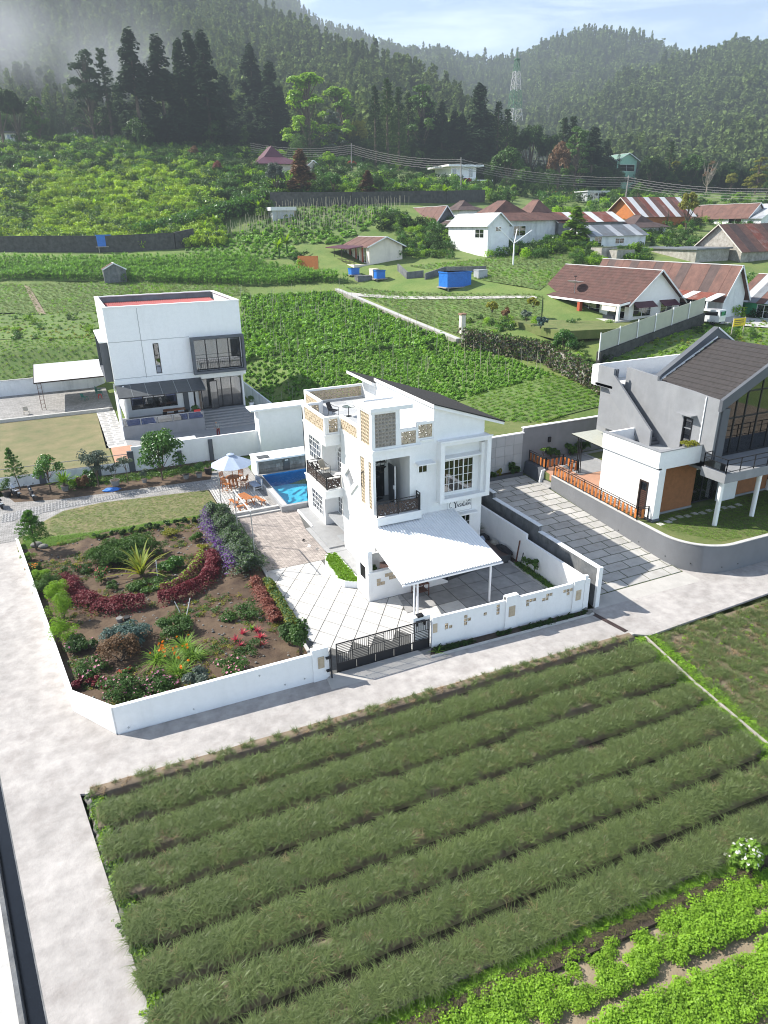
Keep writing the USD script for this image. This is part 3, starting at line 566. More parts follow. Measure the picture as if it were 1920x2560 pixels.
for x,z in((-0.6,0.22),(2.3,0.28),(6.7,0.3),(7.7,0.35),(5.5,1.2)):put(gw,'drain_hole',MB().tube([(x,27.36-x*0.026-0.1,z),(x,27.36-x*0.026-0.06,z)],0.035,8),'cable_black')
single('kerb',MB().box((8.62,27.4,0),(8.8,33.5,0.22)).hexa([(8.8,33.5,0),(9.0,33.5,0),(9.2,39.9,0),(9.0,39.9,0)],[(8.8,33.5,0.22),(9.0,33.5,0.22),(9.2,39.9,0.2),(9.0,39.9,0.2)]).hexa([(9.0,39.9,0),(9.15,39.9,0),(9.0,49.6,0),(8.85,49.6,0)],[(9.0,39.9,0.17),(9.15,39.9,0.17),(9.0,49.6,0.17),(8.85,49.6,0.17)]),'kerb','pale kerb between flower garden and driveway slabs','kerb')
def soilz(x,y):return 0.12+0.62*np.clip((46-np.asarray(y,float))/18,0,1)*np.clip((8.7-np.asarray(x,float))/4.0,0,1)
gx,gy_=np.meshgrid(np.linspace(0,1,60),np.linspace(0,1,90),indexing='ij')
Yg=27.5+gy_*23.4;Xl=np.interp(Yg,[27.5,30,51],[-1.0,-2.75,-5.8]);Xr=np.interp(Yg,[27.5,33.5,39.9,51],[8.6,8.78,8.98,8.8]);Xg=Xl+gx*(Xr-Xl)
Zg=soilz(Xg,Yg)+(meshkit.fbm(np.stack([Xg,Yg,Xg*0],-1)*1.3,3)-0.5)*0.22
single('garden_soil',grid_mesh(Xg,Yg,Zg),'soil','brown soil of the flower garden',None,kind='structure',smooth=True)
LP=Polygon([(-5.9,50.6),(8.75,50.4),(8.75,56.6),(0.2,57.7),(-2.8,57.2),(-4.2,55.6),(-6.1,52.6)])
flat('lawn',LP,0.05,'lawn_base','dry trimmed lawn behind the flower garden')
flat('lawn_edge',Polygon([(-5.9,50.4),(8.75,50.3),(8.7,51.2),(-1.5,51.7),(-5.6,52.6)]),0.056,'lawn_green','greener grass edge along the flower garden',th=0.05)
flat('side_paving',Polygon([(-14,52.55),(-6.1,52.55),(-4.3,55.6),(-2.8,57.25),(0.2,57.75),(9.0,56.65),(9.0,50),(13.0,49.6),(13.3,57.5),(13.4,62),(-14,63.5)]),0.016,'paver_grey','grey block paving where the motorbikes are parked')
flat('dirt_strip',Polygon([(-6.5,61.2),(-3.0,60.2),(9.5,59.3),(11,64.8),(-8,65.6)]),0.022,'soil','bare soil and thin grass under the boundary wall')
gpv=thing('grass_pavers','row of perforated grass paver blocks between lawn and shrubs','paving',(2,59,0),kind='structure')
def grass_paver(x,y,a,w=0.92,d=0.9):
 g=sbox(-w/2,-d/2,w/2,d/2).difference(unary_union([affinity.translate(affinity.rotate(sbox(-0.05,-0.095,0.05,0.095),45 if(i+j)%2 else-45),-w/2+w*(i+0.5)/4,-d/2+d*(j+0.5)/4)for i in range(4)for j in range(4)]))
 return affinity.translate(affinity.rotate(g,math.degrees(a),origin=(0,0)),x,y)
for k in range(17):
 x=-6.8+k*0.97;y=np.interp(x,[-7,-3,3,10],[57.2,58.3,58.75,58.6])
 for j in range(2 if x<-2 else 1):
  put(gpv,'paver_block',MB().prism(grass_paver(x,y+j*0.95,0.03),0.0,0.045),'slab_grey')
for i in range(4):
 for j in range(9):
  put(gpv,'paver_block',MB().prism(grass_paver(9.3+i*0.96,50.6+j*0.94,0.0),0.0,0.045),'slab_pale')
lw=thing('neighbour_low_wall','low white wall with grey posts and thin steel rail behind the shrubs','wall',(-3,65,0))
LWY=lambda x:65.4-(x+8)*0.045
put(lw,'wall_panel',wall_run(MB(),[(-14,LWY(-14)),(3.2,LWY(3.2))],0.16,0,[0.95,1.0]),'white_old')
for x in(-10,-4.3,0.35,3.35):
 put(lw,'post',MB().box((x-0.27,LWY(x)-0.16,0),(x+0.27,LWY(x)+0.16,1.05 if x<3 else 2.0)).box((x-0.2,LWY(x)-0.1,1.05),(x+0.2,LWY(x)+0.1,1.65)),'wall_dark_grey')
rl=MB()
for z in(1.02,1.75):rl.bar((-14,LWY(-14),z),(3.2,LWY(3.2),z),0.05)
for x in(-4.75,-0.1,3.0,-9.6):rl.bar((x,LWY(x),1.0),(x,LWY(x),1.75),0.04)
put(lw,'rail',rl,'grey_metal')
hw=thing('neighbour_high_wall','tall plain white boundary wall behind the parasol','wall',(9,64.9,0))
put(hw,'wall_panel',MB().box((3.5,64.8,0),(15.5,65.0,2.38)),'white_paint')
put(hw,'box_end',MB().box((15.5,63.9,0),(20.6,65.6,4.55)).box((14.75,63.7,4.55),(20.7,65.7,4.72)),'white_paint')
for x,zt in((7.75,1.45),(10.75,2.15)):put(hw,'post',MB().box((x-0.2,64.62,0),(x+0.2,64.79,zt)),'wall_dark_grey')
sw=thing('side_wall','stepped white side wall of the carport yard in shade','wall',(24.85,32,0))
put(sw,'wall_panel',MB().box((24.76,26.62,0),(24.94,32.7,2.0)).box((24.76,32.7,0),(24.94,38.5,2.36)).box((24.76,38.5,0),(24.94,52,2.7)).box((24.55,26.6,0),(24.759,26.78,2.3)),'white_paint')
nw=thing('neighbour_side_wall','stepped dark unpainted wall with pale coping along the neighbour driveway','wall',(25.6,34,0))
for y0,y1,z in((26.72,32.35,2.58),(32.35,37.75,2.98),(37.75,47.0,3.4)):
 put(nw,'wall_panel',MB().box((25.5,y0,0),(25.68,y1,z-0.06)),'raw_render')
 put(nw,'coping',MB().box((25.44,y0,z-0.06),(25.75,y1+0.001,z)),'white_old')
put(nw,'end_pier',MB().box((25.45,26.55,0),(25.74,26.72,2.62)),'white_paint')
single('side_bed',MB().box((24.3,27,0.0),(24.76,34,0.12)),'dark_soil','narrow planting bed along the side wall',None,kind='structure')
single('side_kerb',MB().box((24.2,27.0,0.0),(24.32,34.2,0.14)),'kerb','thin kerb of the side planting bed','kerb')
dg=thing('drain_grate','rusty slotted drain grate crossing the road by the dark wall end','drain grate',G(1523,1556))
a_,b_=G(1482,1534),G(1566,1579);d_g=(b_-a_)/np.linalg.norm(b_-a_);n_g=np.array([-d_g[1],d_g[0],0])
for k in range(26):p=a_+(b_-a_)*(k+0.5)/26;put(dg,'bar',MB().bar(p-n_g*0.14+[0,0,0.012],p+n_g*0.14+[0,0,0.012],0.055,0.02),'rust_dark')
put(dg,'channel',MB().bar(a_+[0,0,0.0],b_+[0,0,0.0],0.3,0.012),'cable_black')
for k,(u,v)in enumerate(((1462,1525),(1476,1532),(1470,1537))):single('kerb_stone',MB().ball(G(u,v)+[0,0,0.08],0.14,1,(1.2,0.9,0.7)),'rock',['pale stone at the end of the front kerb','larger stone at the foot of the dark wall end','small stone in front of the dark wall end'][k],'stone')
# ------ the white house
def window(parent,plane,c,a0,a1,z0,z1,groups,cols,rows,fmat='white_clean',glass='glass_dark',fw=0.06,bar=0.028,out=-1,depth=0.06,curtain=None,name='window'):
 """A framed window in the plane y = c ('y') or x = c ('x'), out = side it faces; each pane a sub-part."""
 def bx(m,p0,p1,q0,q1,e0,e1):
  lo,hi=sorted((c+out*e0,c+out*e1))
  return m.box((p0,lo,q0),(p1,hi,q1))if plane=='y' else m.box((lo,p0,q0),(hi,p1,q1))
 m=MB();panes=[]
 bx(m,a0-fw,a1+fw,z1,z1+fw,-0.05,depth);bx(m,a0-fw,a1+fw,z0-fw,z0,-0.05,depth);bx(m,a0-fw,a0,z0,z1,-0.05,depth);bx(m,a1,a1+fw,z0,z1,-0.05,depth)
 gw_=(a1-a0)/groups
 for g in range(groups):
  g0=a0+g*gw_+(fw*0.5 if g else 0);g1=a0+(g+1)*gw_-(fw*0.5 if g<groups-1 else 0)
  if g:bx(m,g0-fw,g0,z0,z1,-0.04,depth*0.8)
  for i in range(cols):
   p0=g0+(g1-g0)*i/cols;p1=g0+(g1-g0)*(i+1)/cols
   if i:bx(m,p0-bar/2,p0+bar/2,z0,z1,-0.02,depth*0.5)
   for j in range(rows):
    q0,q1=z0+(z1-z0)*j/rows,z0+(z1-z0)*(j+1)/rows
    panes.append((p0+bar/2,p1-bar/2,q0+bar/2,q1-bar/2))
 for j in range(1,rows):
  q=z0+(z1-z0)*j/rows;bx(m,a0,a1,q-bar/2,q+bar/2,-0.015,depth*0.45)
 w=put(parent,name,m,fmat)
 for p in panes:put(w,'pane',bx(MB(),p[0],p[1],p[2],p[3],-0.006,0.006),glass)
 if curtain:
  cm=MB();n=max(8,int((a1-a0)/0.09));aa=np.linspace(a0,a1,n);dd=0.22+0.04*(np.arange(n)%2)
  for k in range(n-1):
   if curtain=='part' and 0.3<(k/n)<0.72:continue
   pts=[(aa[k],dd[k],z0),(aa[k+1],dd[k+1],z0),(aa[k+1],dd[k+1],z1),(aa[k],dd[k],z1)]
   cm.add([((p,c-out*e,z)if plane=='y' else(c-out*e,p,z))for p,e,z in pts],[(0,1,2,3)])
  put(w,'curtain',cm,'curtain')
 return w
house=thing('white_house','white three level villa with roof terrace, tower and dark sloping roof','house',(19,42,0))
HX,HY,HE=15.25,35.5,23.05
rz_=lambda x:11.0-0.333*(x-19.3)
sp=Polygon([(HX,-0.1),(HE,-0.1),(HE,rz_(HE)-0.2),(19.4,rz_(19.4)-0.2),(19.4,8.62),(HX,8.62)])
sp=sp.difference(unary_union([sbox(15.45,4.48,17.75,7.95),sbox(18.36,6.76,18.92,7.2),sbox(20.2,5.12,22.25,7.2),sbox(20.2,1.4,22.15,3.22),sbox(16.1,1.15,17.2,3.3)]))
put(house,'wall',MB().slaby(sp,HY,HY+0.2),'white_paint')
dia=Polygon([(39.2+1.0,5.7),(39.2,5.7+0.86),(39.2-1.0,5.7),(39.2,5.7-0.86)])
wpoly=sbox(HY+0.2,-0.1,40.8,8.62).difference(unary_union([dia,sbox(36.74,4.7,37.42,7.8),sbox(35.72,4.7,36.14,7.8)]))
put(house,'wall',MB().slabx(wpoly,HX,HX+0.2),'white_paint')
put(house,'wall',MB().box((HX+0.2,40.6,0),(16.5,40.8,8.62)),'white_paint')
put(house,'wall',MB().slabx(sbox(40.8,0.1,44.7,3.9).difference(sbox(42.75,0.17,44.5,2.5)),16.3,16.48),'white_paint')
arch=Point(43.35,5.55).buffer(0.95).union(sbox(42.4,4.5,44.3,5.55))
put(house,'wall',MB().slabx(sbox(40.8,4.5,44.7,8.3).difference(arch),16.3,16.48),'white_paint')
put(house,'wall',MB().box((HX+0.2,44.7,0),(16.3,44.9,8.3)),'white_paint')
put(house,'wall',MB().slabx(sbox(44.7,-0.1,48.9,8.3).difference(unary_union([sbox(45.1,0.75,47.4,2.3),sbox(45.0,4.9,47.4,6.75)])),HX,HX+0.2),'white_paint')
put(house,'wall',MB().box((HX,48.7,-0.1),(HE,48.9,8.62)).slabx([(35.7,-0.1),(48.7,-0.1),(48.7,rz_(HE)-0.5),(44.2,rz_(HE)-0.5),(44.2,rz_(HE)-0.21),(35.7,rz_(HE)-0.21)],HE-0.2,HE),'white_paint')
put(house,'floor',MB().box((HX+0.2,HY+0.2,0.9),(HE-0.2,48.7,1.1)).box((HX+0.2,HY+0.2,4.25),(HE-0.2,48.7,4.45)),'floor_grey')
put(house,'partition',MB().box((17.75,HY+0.2,4.45),(17.9,38.3,8.4)).box((15.45,38.3,4.45),(17.9,38.45,8.4)),'white_clean')
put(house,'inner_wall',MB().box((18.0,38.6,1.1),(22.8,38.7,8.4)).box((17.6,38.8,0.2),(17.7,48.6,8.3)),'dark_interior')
put(house,'terrace_slab',MB().box((HX+0.21,HY+0.21,8.36),(HE-0.21,48.69,8.6)).box((14.41,41.06,8.3),(HX+0.209,44.99,8.595)),'white_paint')
for i in range(5):
 for j in range(14):
  x0,y0=15.5+i*0.94,36.0+j*0.92
  if x0<17.2 and y0<37.2:continue
  put(house,'floor_tile',MB().box((x0,y0,8.6),(x0+0.92,y0+0.9,8.625)),'floor_terrace')
put(house,'band',MB().box((14.2,40.85,7.55),(14.4,45.2,8.35)).box((14.4,40.85,7.55),(HX,41.05,8.35)).box((14.4,45.0,7.55),(HX,45.2,8.35)).box((14.4,41.05,7.6),(16.3,45.0,7.72)).box((14.12,40.78,8.22),(14.19,45.27,8.36)).box((14.19,40.78,8.22),(HX,40.845,8.36)),'white_paint')
put(house,'balcony_slab',MB().box((14.0,40.7,3.9),(HX-0.002,44.95,4.48)).box((HX-0.001,40.81,3.9),(16.3,44.69,4.48)).box((13.93,40.63,4.4),(13.999,45.0,4.5)).box((13.999,40.63,4.4),(HX-0.01,40.699,4.5)),'white_paint')
put(house,'balcony_slab',MB().box((HX,34.95,3.92),(18.3,HY-0.001,4.46)).box((HX-0.04,34.9,4.38),(18.36,34.949,4.47)),'white_paint')
window(house,'y',HY,20.2,22.25,5.12,7.2,3,2,4,curtain='part')
window(house,'y',HY,18.36,18.92,6.76,7.2,1,2,1)
window(house,'y',HY,20.2,22.15,1.4,3.22,3,2,4,curtain='part')
window(house,'x',HX,45.1,47.4,0.75,2.3,3,2,4,curtain='all')
window(house,'x',HX,45.0,47.4,4.9,6.75,3,2,4,curtain='all')
window(house,'x',16.3,42.75,44.5,0.2,2.48,2,2,5,name='entrance_door',curtain='all')
window(house,'x',16.3,43.5,44.28,4.5,6.0,1,2,4,name='balcony_door')
put(house,'curtain',MB().box((16.55,42.5,4.5),(16.6,43.0,6.3)),'curtain')
bx=sbox(19.62,4.58,23.28,8.65).difference(sbox(19.92,4.86,22.98,8.38))
put(house,'window_surround',MB().slaby(bx,34.95,HY-0.001),'white_paint')
put(house,'window_surround',MB().slaby(sbox(19.56,8.58,23.34,8.7),34.88,34.949).box((23.051,HY,4.58),(23.28,HY+0.25,8.65)).box((22.72,35.2,4.861),(22.979,HY-0.002,8.2)),'white_paint')
put(house,'awning_slab',MB().hexa([(19.98,34.98,7.46),(22.65,34.98,7.46),(22.65,HY,7.46),(19.98,HY,7.46)],[(19.98,34.98,7.54),(22.65,34.98,7.54),(22.65,HY,7.6),(19.98,HY,7.6)]),'white_paint')
put(house,'awning_slab',MB().hexa([(18.1,34.98,7.36),(19.3,34.98,7.36),(19.3,HY,7.36),(18.1,HY,7.36)],[(18.1,34.98,7.43),(19.3,34.98,7.43),(19.3,HY,7.5),(18.1,HY,7.5)]),'white_paint')
put(house,'awning_slab',MB().box((20.6,35.1,3.42),(22.6,HY,3.5)),'white_paint')
for z in(7.43,7.33):pass
put(house,'cornice',MB().box((HX-0.03,35.38,8.5),(18.5,HY-0.001,8.62)).box((18.5,35.42,8.78),(19.4,HY-0.001,8.86)),'white_paint')
def frame_xz(x0,x1,z0,z1,px0,px1,pz0,pz1):return sbox(x0,z0,x1,z1).difference(sbox(px0,pz0,px1,pz1))
put(house,'tower',MB().slaby(frame_xz(HX,17.1,8.62,10.94,15.46,16.82,8.76,10.8),HY,HY+0.22),'white_paint')
put(house,'tower',MB().slabx(frame_xz(HY+0.22,37.65,8.62,10.94,35.86,37.2,8.78,10.76),HX,HX+0.22),'white_paint')
put(house,'tower',MB().box((16.9,HY+0.22,8.62),(17.1,37.45,10.94)).box((HX+0.22,37.45,8.62),(17.1,37.65,10.94)),'white_paint')
put(house,'tower_cap',MB().box((15.15,35.38,10.94),(17.9,37.9,11.08)).prism(sbox(15.15,35.38,17.9,37.9).difference(sbox(15.55,35.8,17.65,37.6)),11.08,11.18),'white_paint')
put(house,'tower_roof',MB().box((15.56,35.81,11.08),(17.64,37.59,11.1)),'slab_pale')
nb_=[0]
rest=MB()
def breeze_panel(plane,c,a0,a1,z0,z1,nx,nz,mt='breeze',back=None,joined=False,out=-1,big=5):
 w,h=(a1-a0)/nx,(z1-z0)/nz
 for i in range(nx):
  for j in range(nz):
   m=MB();p0,q0,p1,q1=a0+i*w+0.004,z0+j*h+0.004,a0+(i+1)*w-0.004,z0+(j+1)*h-0.004
   if back is not None:
    fr_=[(p0,q0),(p1,q0),(p1,q1),(p0,q1)];e=0.022;inn=[(p0+e,q0+e),(p1-e,q0+e),(p1-e,q1-e),(p0+e,q1-e)];mid=(p0+(p1-p0)*0.42,q0+(q1-q0)*0.6)
    V=[(*p,0.03)for p in fr_]+[(*p,0.03)for p in inn]+[(*mid,0.125)];V=[(p,c+d,z)if plane=='y' else(c+d,p,z)for p,z,d in V]
    F=[(0,1,5),(0,5,4),(1,2,6),(1,6,5),(2,3,7),(2,7,6),(3,0,4),(3,4,7),(4,5,8),(5,6,8),(6,7,8),(7,4,8)]
    m.add(V,F)
   else:
    g=affinity.scale(breeze_mesh(0.205,0.1,(i+2*j)%4),(w-0.006)/0.205,(h-0.006)/0.205,origin=(0,0));g=affinity.translate(g,p0,q0)
    (m.slaby if plane=='y' else m.slabx)(g,c+0.03,c+0.15)
   if joined:rest.join(m)
   else:put(house,'breeze_block',m,mt);nb_[0]+=1
 if back is not None:
  m=MB()
  if plane=='y':m.box((a0,c+0.15,z0),(a1,c+0.17,z1))
  else:m.box((c+0.15,a0,z0),(c+0.17,a1,z1))
  put(house,'grille_back',m,back)
breeze_panel('y',HY,15.46,16.82,8.76,10.8,6,9,'breeze_grey',back='breeze_grey')
breeze_panel('x',HX,35.86,37.2,8.78,10.76,6,9,'breeze',back='breeze')
def parapet(plane,c,a0,a1,z0,z1,nx,nz,th=0.18,post=0.2,rail=0.16,joined=False):
 lo,hi=c,c+th
 f=sbox(a0,z0,a1,z1).difference(sbox(a0+post,z0+0.1,a1-post,z1-rail))
 m=MB();(m.slaby if plane=='y' else m.slabx)(f,lo,hi)
 put(house,'parapet',m,'white_paint')
 breeze_panel(plane,c,a0+post,a1-post,z0+0.1,z1-rail,nx,nz,joined=joined)
parapet('x',14.2,40.85,45.2,8.36,9.52,14,4)
parapet('y',40.86,14.39,HX-0.001,8.361,9.515,3,4,post=0.12)
parapet('x',HX,37.651,40.84,8.62,9.6,10,3)
parapet('y',45.0,14.39,15.5,8.36,9.515,3,4,joined=True)
parapet('x',15.5,45.2,48.72,8.6,9.56,13,4,joined=True)
parapet('y',48.73,15.5,20.35,8.6,9.62,19,4)
parapet('y',HY,17.101,18.25,8.62,9.68,4,4,post=0.08)
parapet('y',HY+0.02,18.251,19.399,8.86,9.95,4,4,post=0.1)
put(house,'parapet',MB().box((18.251,HY+0.02,8.62),(19.399,HY+0.2,8.859)),'white_paint')
breeze_panel('x',HX,36.74,37.42,4.7,7.8,3,14,joined=True,back='breeze')
breeze_panel('x',HX,35.72,36.14,4.7,7.8,2,14,joined=True,back='breeze')
put(house,'breeze_block',rest,'breeze',kind='stuff')
put(house,'wall',MB().slabx([(HY+0.2,8.6),(44.2,8.6),(44.2,10.76),(HY+0.2,10.76)],19.4,19.58).box((19.581,44.0,8.6),(HE-0.2,44.2,9.6)),'white_paint')
put(house,'wall',MB().slabx([(44.2,8.6),(48.7,8.6),(48.7,10.1),(44.2,10.1)],20.2,20.38),'white_paint')
def shed_roof(y0,y1,x0,x1,zf,courses):
 p=[(x0,zf(x0)),(x1,zf(x1))]
 put(house,'roof',MB().slaby([(x0,zf(x0)-0.24),(x1,zf(x1)-0.2),(x1,zf(x1)-0.03),(x0,zf(x0)-0.02)],y0,y1),'white_clean')
 xs=np.linspace(x0+0.04,x1,courses+1)
 m=MB()
 for k in range(courses):
  ny=int((y1-y0)/0.33);off=0.16*(k%2)
  for q in range(ny+1):
   ya,yb=max(y0-0.03,y0+(q-0.5)*0.33+off),min(y1+0.03,y0+(q+0.5)*0.33+off)
   if yb-ya<0.03:continue
   m.hexa([(xs[k],ya,zf(xs[k])-0.019),(xs[k+1]+0.03,ya,zf(xs[k+1])-0.019),(xs[k+1]+0.03,yb,zf(xs[k+1])-0.019),(xs[k],yb,zf(xs[k])-0.019)],[(xs[k],ya,zf(xs[k])+0.002),(xs[k+1]+0.03,ya,zf(xs[k+1])+0.02),(xs[k+1]+0.03,yb,zf(xs[k+1])+0.02),(xs[k],yb,zf(xs[k])+0.002)])
 put(house,'shingles',m,'shingle_dark',kind='stuff')
shed_roof(35.3,44.25,19.28,24.4,rz_,22)
shed_roof(44.251,49.1,19.1,24.4,lambda x:rz_(x)-0.36,22)
put(house,'roof_edge',MB().slaby([(19.3,rz_(19.3)-0.02),(24.4,rz_(24.4)-0.02),(24.42,rz_(24.4)+0.06),(19.3,rz_(19.3)+0.05)],35.24,35.3),'cable_black')
dout=affinity.scale(dia,1.32,1.32);din=affinity.scale(dia,0.86,0.86)
dw=put(house,'diamond_window',MB().slabx(dout.difference(din),HX-0.1,HX+0.12),'white_clean')
gm=MB()
for k in range(9):
 y=38.42+k*0.195;h=0.72*(1-abs(y-39.2)/0.86)
 if h>0.05:gm.box((HX+0.02,y-0.02,5.7-h),(HX+0.05,y+0.02,5.7+h))
put(dw,'grille',gm,'white_metal');put(dw,'pane',MB().slabx(din,HX+0.1,HX+0.115),'glass_dark')
sg=put(house,'sign_panel',MB().box((20.44,HY-0.025,3.6),(22.3,HY-0.001,4.52)),'white_clean',label='white sign panel with dark letters reading Yasalam')
def stroke(pts,w):return LineString(pts).buffer(w/2,cap_style=2,join_style=1)
def letters():
 out=[]
 a=np.linspace(0.4,5.2,22)
 out.append(stroke([(0.22+0.17*math.cos(t+0.6)*(1.0+0.12*t),0.17+0.20*math.sin(t+0.6))for t in a[:13]],0.018))
 out.append(stroke([(0.1,0.3),(0.16,0.39),(0.28,0.43),(0.42,0.43)],0.022));out.append(stroke([(0.1,0.3),(0.065,0.18),(0.1,0.06),(0.18,0.02),(0.25,0.06)],0.018))
 out=out[1:]
 out+=[stroke([(0.36,0.43),(0.505,0.2),(0.5,-0.02)],0.052),stroke([(0.62,0.41),(0.515,0.2)],0.016),stroke([(0.58,0.415),(0.66,0.415)],0.014),stroke([(0.44,-0.02),(0.56,-0.02)],0.016)]
 def A(x):return[stroke([(x,0),(x+0.075,0.19)],0.013),stroke([(x+0.075,0.2),(x+0.145,0)],0.034),stroke([(x+0.03,0.07),(x+0.11,0.07)],0.012)]
 def S(x):return[stroke([(x+0.105,0.165),(x+0.06,0.19),(x+0.018,0.15),(x+0.06,0.1),(x+0.108,0.05),(x+0.06,0.008),(x+0.01,0.04)],0.026)]
 def Lt(x):return[stroke([(x+0.03,0),(x+0.03,0.31)],0.03),stroke([(x,0.008),(x+0.11,0.008)],0.015),stroke([(x+0.105,0),(x+0.11,0.05)],0.012)]
 def Mt(x):return[stroke([(x,0),(x+0.025,0.19)],0.014),stroke([(x+0.025,0.2),(x+0.1,0.02)],0.032),stroke([(x+0.1,0.02),(x+0.175,0.2)],0.014),stroke([(x+0.175,0.2),(x+0.2,0)],0.034)]
 out+=A(0.58)+S(0.755)+A(0.885)+Lt(1.055)+A(1.16)+Mt(1.34)
 small=[stroke([(1.29,0.36),(1.29,0.25),(1.35,0.25)],0.018),stroke([(1.38,0.35),(1.38,0.27),(1.41,0.25),(1.44,0.27),(1.44,0.35)],0.016),stroke([(1.55,0.33),(1.51,0.35),(1.48,0.3),(1.51,0.25),(1.555,0.27)],0.016)]
 return unary_union(out+small)
lt=affinity.translate(affinity.scale(letters(),1.08,1.12,origin=(0,0)),20.52,3.92)
put(sg,'lettering',MB().slaby(lt,HY-0.045,HY-0.024)if lt.geom_type=='Polygon' else[m:=MB(),[m.slaby(g,HY-0.045,HY-0.024)for g in lt.geoms]][0],'letter_navy')
put(sg,'edge_line',MB().slaby(sbox(20.44,3.6,22.3,4.52).difference(sbox(20.455,3.615,22.285,4.505)),HY-0.03,HY-0.0255),'wall_grey')
def cut_panel(w,h,seed):
 rng=np.random.default_rng(seed);g=sbox(0,0,w,h);holes=[]
 n=int(w*h*62)
 for _ in range(n):
  e=affinity.scale(Point(0,0).buffer(1,3),rng.uniform(0.05,0.105),rng.uniform(0.022,0.042));e=affinity.rotate(e,rng.uniform(0,180));e=affinity.translate(e,rng.uniform(0.05,w-0.05),rng.uniform(0.05,h-0.05))
  if all(e.distance(q)>0.012 for q in holes):holes.append(e)
 return g.difference(unary_union(holes)).intersection(g)
def railing(parent,p,q,z0,z1,n,seed,posts=True,name='railing'):
 p,q=np.array(p,float),np.array(q,float);L=np.linalg.norm(q-p);t=(q-p)/L;m=MB()
 for z in(z1,z1-0.16,z0+0.08):m.bar((*p,z),(*q,z),0.045 if z==z1 else 0.03)
 for k in range(n+1):m.bar((*(p+t*L*k/n),z0),(*(p+t*L*k/n),z1+(0.02 if k in(0,n)else 0)),0.06)
 r=put(parent,name,m,'black_metal')
 for k in range(n):
  g=cut_panel(L/n-0.1,z1-z0-0.3,seed+k);pm=MB()
  for gg in getattr(g,'geoms',[g]):
   e=trimesh.creation.extrude_polygon(gg,0.012,engine='earcut');v=e.vertices;nrm=np.array([-t[1],t[0]])
   b=p+t*(L*k/n+0.05)
   pm.add(np.c_[b[0]+t[0]*v[:,0]+nrm[0]*(v[:,2]-0.006),b[1]+t[1]*v[:,0]+nrm[1]*(v[:,2]-0.006),z0+0.11+v[:,1]],e.faces)
  put(r,'cut_panel',pm,'dark_brown_metal')
 return r
railing(house,(15.3,35.05),(18.15,35.05),4.47,5.45,2,31)
railing(house,(18.2,35.02),(18.2,35.45),4.47,5.6,1,35)
railing(house,(14.12,40.82),(14.12,44.85),4.49,5.42,2,41)
railing(house,(14.16,40.82),(15.18,40.82),4.49,5.42,1,45)
railing(house,(14.16,44.85),(15.2,44.85),4.49,5.42,1,47)
st=MB();st.cyl((16.05,37.2,4.45),0.06,4.0)
for k in range(13):
 a=k*0.5+0.4;z=4.6+k*0.24
 ring=[(16.05+r*math.cos(a+d),37.2+r*math.sin(a+d))for r,d in((0.05,0),(0.8,-0.02),(0.8,0.42),(0.05,0.4))]
 st.prism(ring,z,z+0.045);st.bar((*ring[1],z),(*ring[1],z+0.85),0.025)
ang=np.linspace(0.4,6.8,26);st.tube([(16.05+0.8*math.cos(a),37.2+0.8*math.sin(a),5.45+(a-0.4)/0.5*0.24)for a in ang],0.025,5)
put(house,'spiral_stair',st,'black_metal')
dr=put(house,'balcony_door',MB().box((17.2,36.6,4.47),(17.26,37.5,7.0)),'wall_dark_grey');put(dr,'door_edge',MB().box((17.19,36.52,4.47),(17.27,36.598,7.02)),'white_clean');put(dr,'handle',MB().box((17.12,36.55,5.5),(17.19,36.65,5.75)),'white_metal')
put(house,'inner_door',MB().box((16.6,38.24,4.46),(17.25,38.3,6.6)),'dark_interior')
put(house,'wall_lamp',MB().box((15.6,44.55,2.6),(15.8,44.69,2.8)),'grey_metal')
pt=thing('patio_wall','white patio wall with breeze block inlays, column and dark side gate','wall',(15.5,33.1,0))
put(pt,'wall_panel',MB().box((13.75,33.0,-0.05),(17.45,33.18,1.84)).box((13.7,32.95,1.84),(17.5,33.23,1.96)),'white_paint')
put(pt,'wall_panel',MB().slabx(sbox(33.181,-0.05,34.85,2.3).difference(sbox(33.45,1.25,34.3,2.15)),13.75,13.93),'white_paint')
put(pt,'wall_panel',MB().box((13.931,34.7,-0.05),(15.24,34.85,2.3)),'white_paint')
put(pt,'column',MB().box((13.76,33.02,1.96),(14.02,33.2,3.35)).box((13.76,33.2,2.3),(13.93,34.84,3.35)),'white_paint')
sgm=MB().box((13.8,33.46,1.26),(13.83,34.29,2.14))
for k in range(9):sgm.box((13.77,33.5+k*0.09,1.27),(13.8,33.54+k*0.09,2.13))
put(pt,'side_gate',sgm,'black_metal');put(pt,'sill',MB().box((13.7,33.4,1.2),(13.96,34.35,1.249)),'white_clean')
for a,b in((0,1),(0,0),(1,0),(2,2),(3,2),(3,1),(4,1),(5,2),(6,1),(6,2)):
 x0,z0=14.28+a*0.27,1.0+b*0.24
 put(pt,'breeze_block',MB().slaby(sbox(x0,z0,x0+0.24,z0+0.21).difference(sbox(x0+0.03,z0+0.03,x0+0.21,z0+0.18)),32.965,33.0).hexa([(x0+0.03,32.985,z0+0.03),(x0+0.21,32.985,z0+0.03),(x0+0.21,32.999,z0+0.03),(x0+0.03,32.999,z0+0.03)],[(x0+0.03,32.975,z0+0.18),(x0+0.21,32.99,z0+0.18),(x0+0.21,32.999,z0+0.18),(x0+0.03,32.999,z0+0.18)]),'breeze')
put(pt,'patio_floor',MB().box((13.93,33.18,1.0),(17.45,34.7,1.15)).box((15.25,34.7,1.0),(17.45,35.49,1.15)),'floor_red')
stp=MB();
for k in range(5):stp.box((17.45+k*0.34,33.05,-0.02),(17.45+(k+1)*0.34,34.2,0.95-k*0.2))
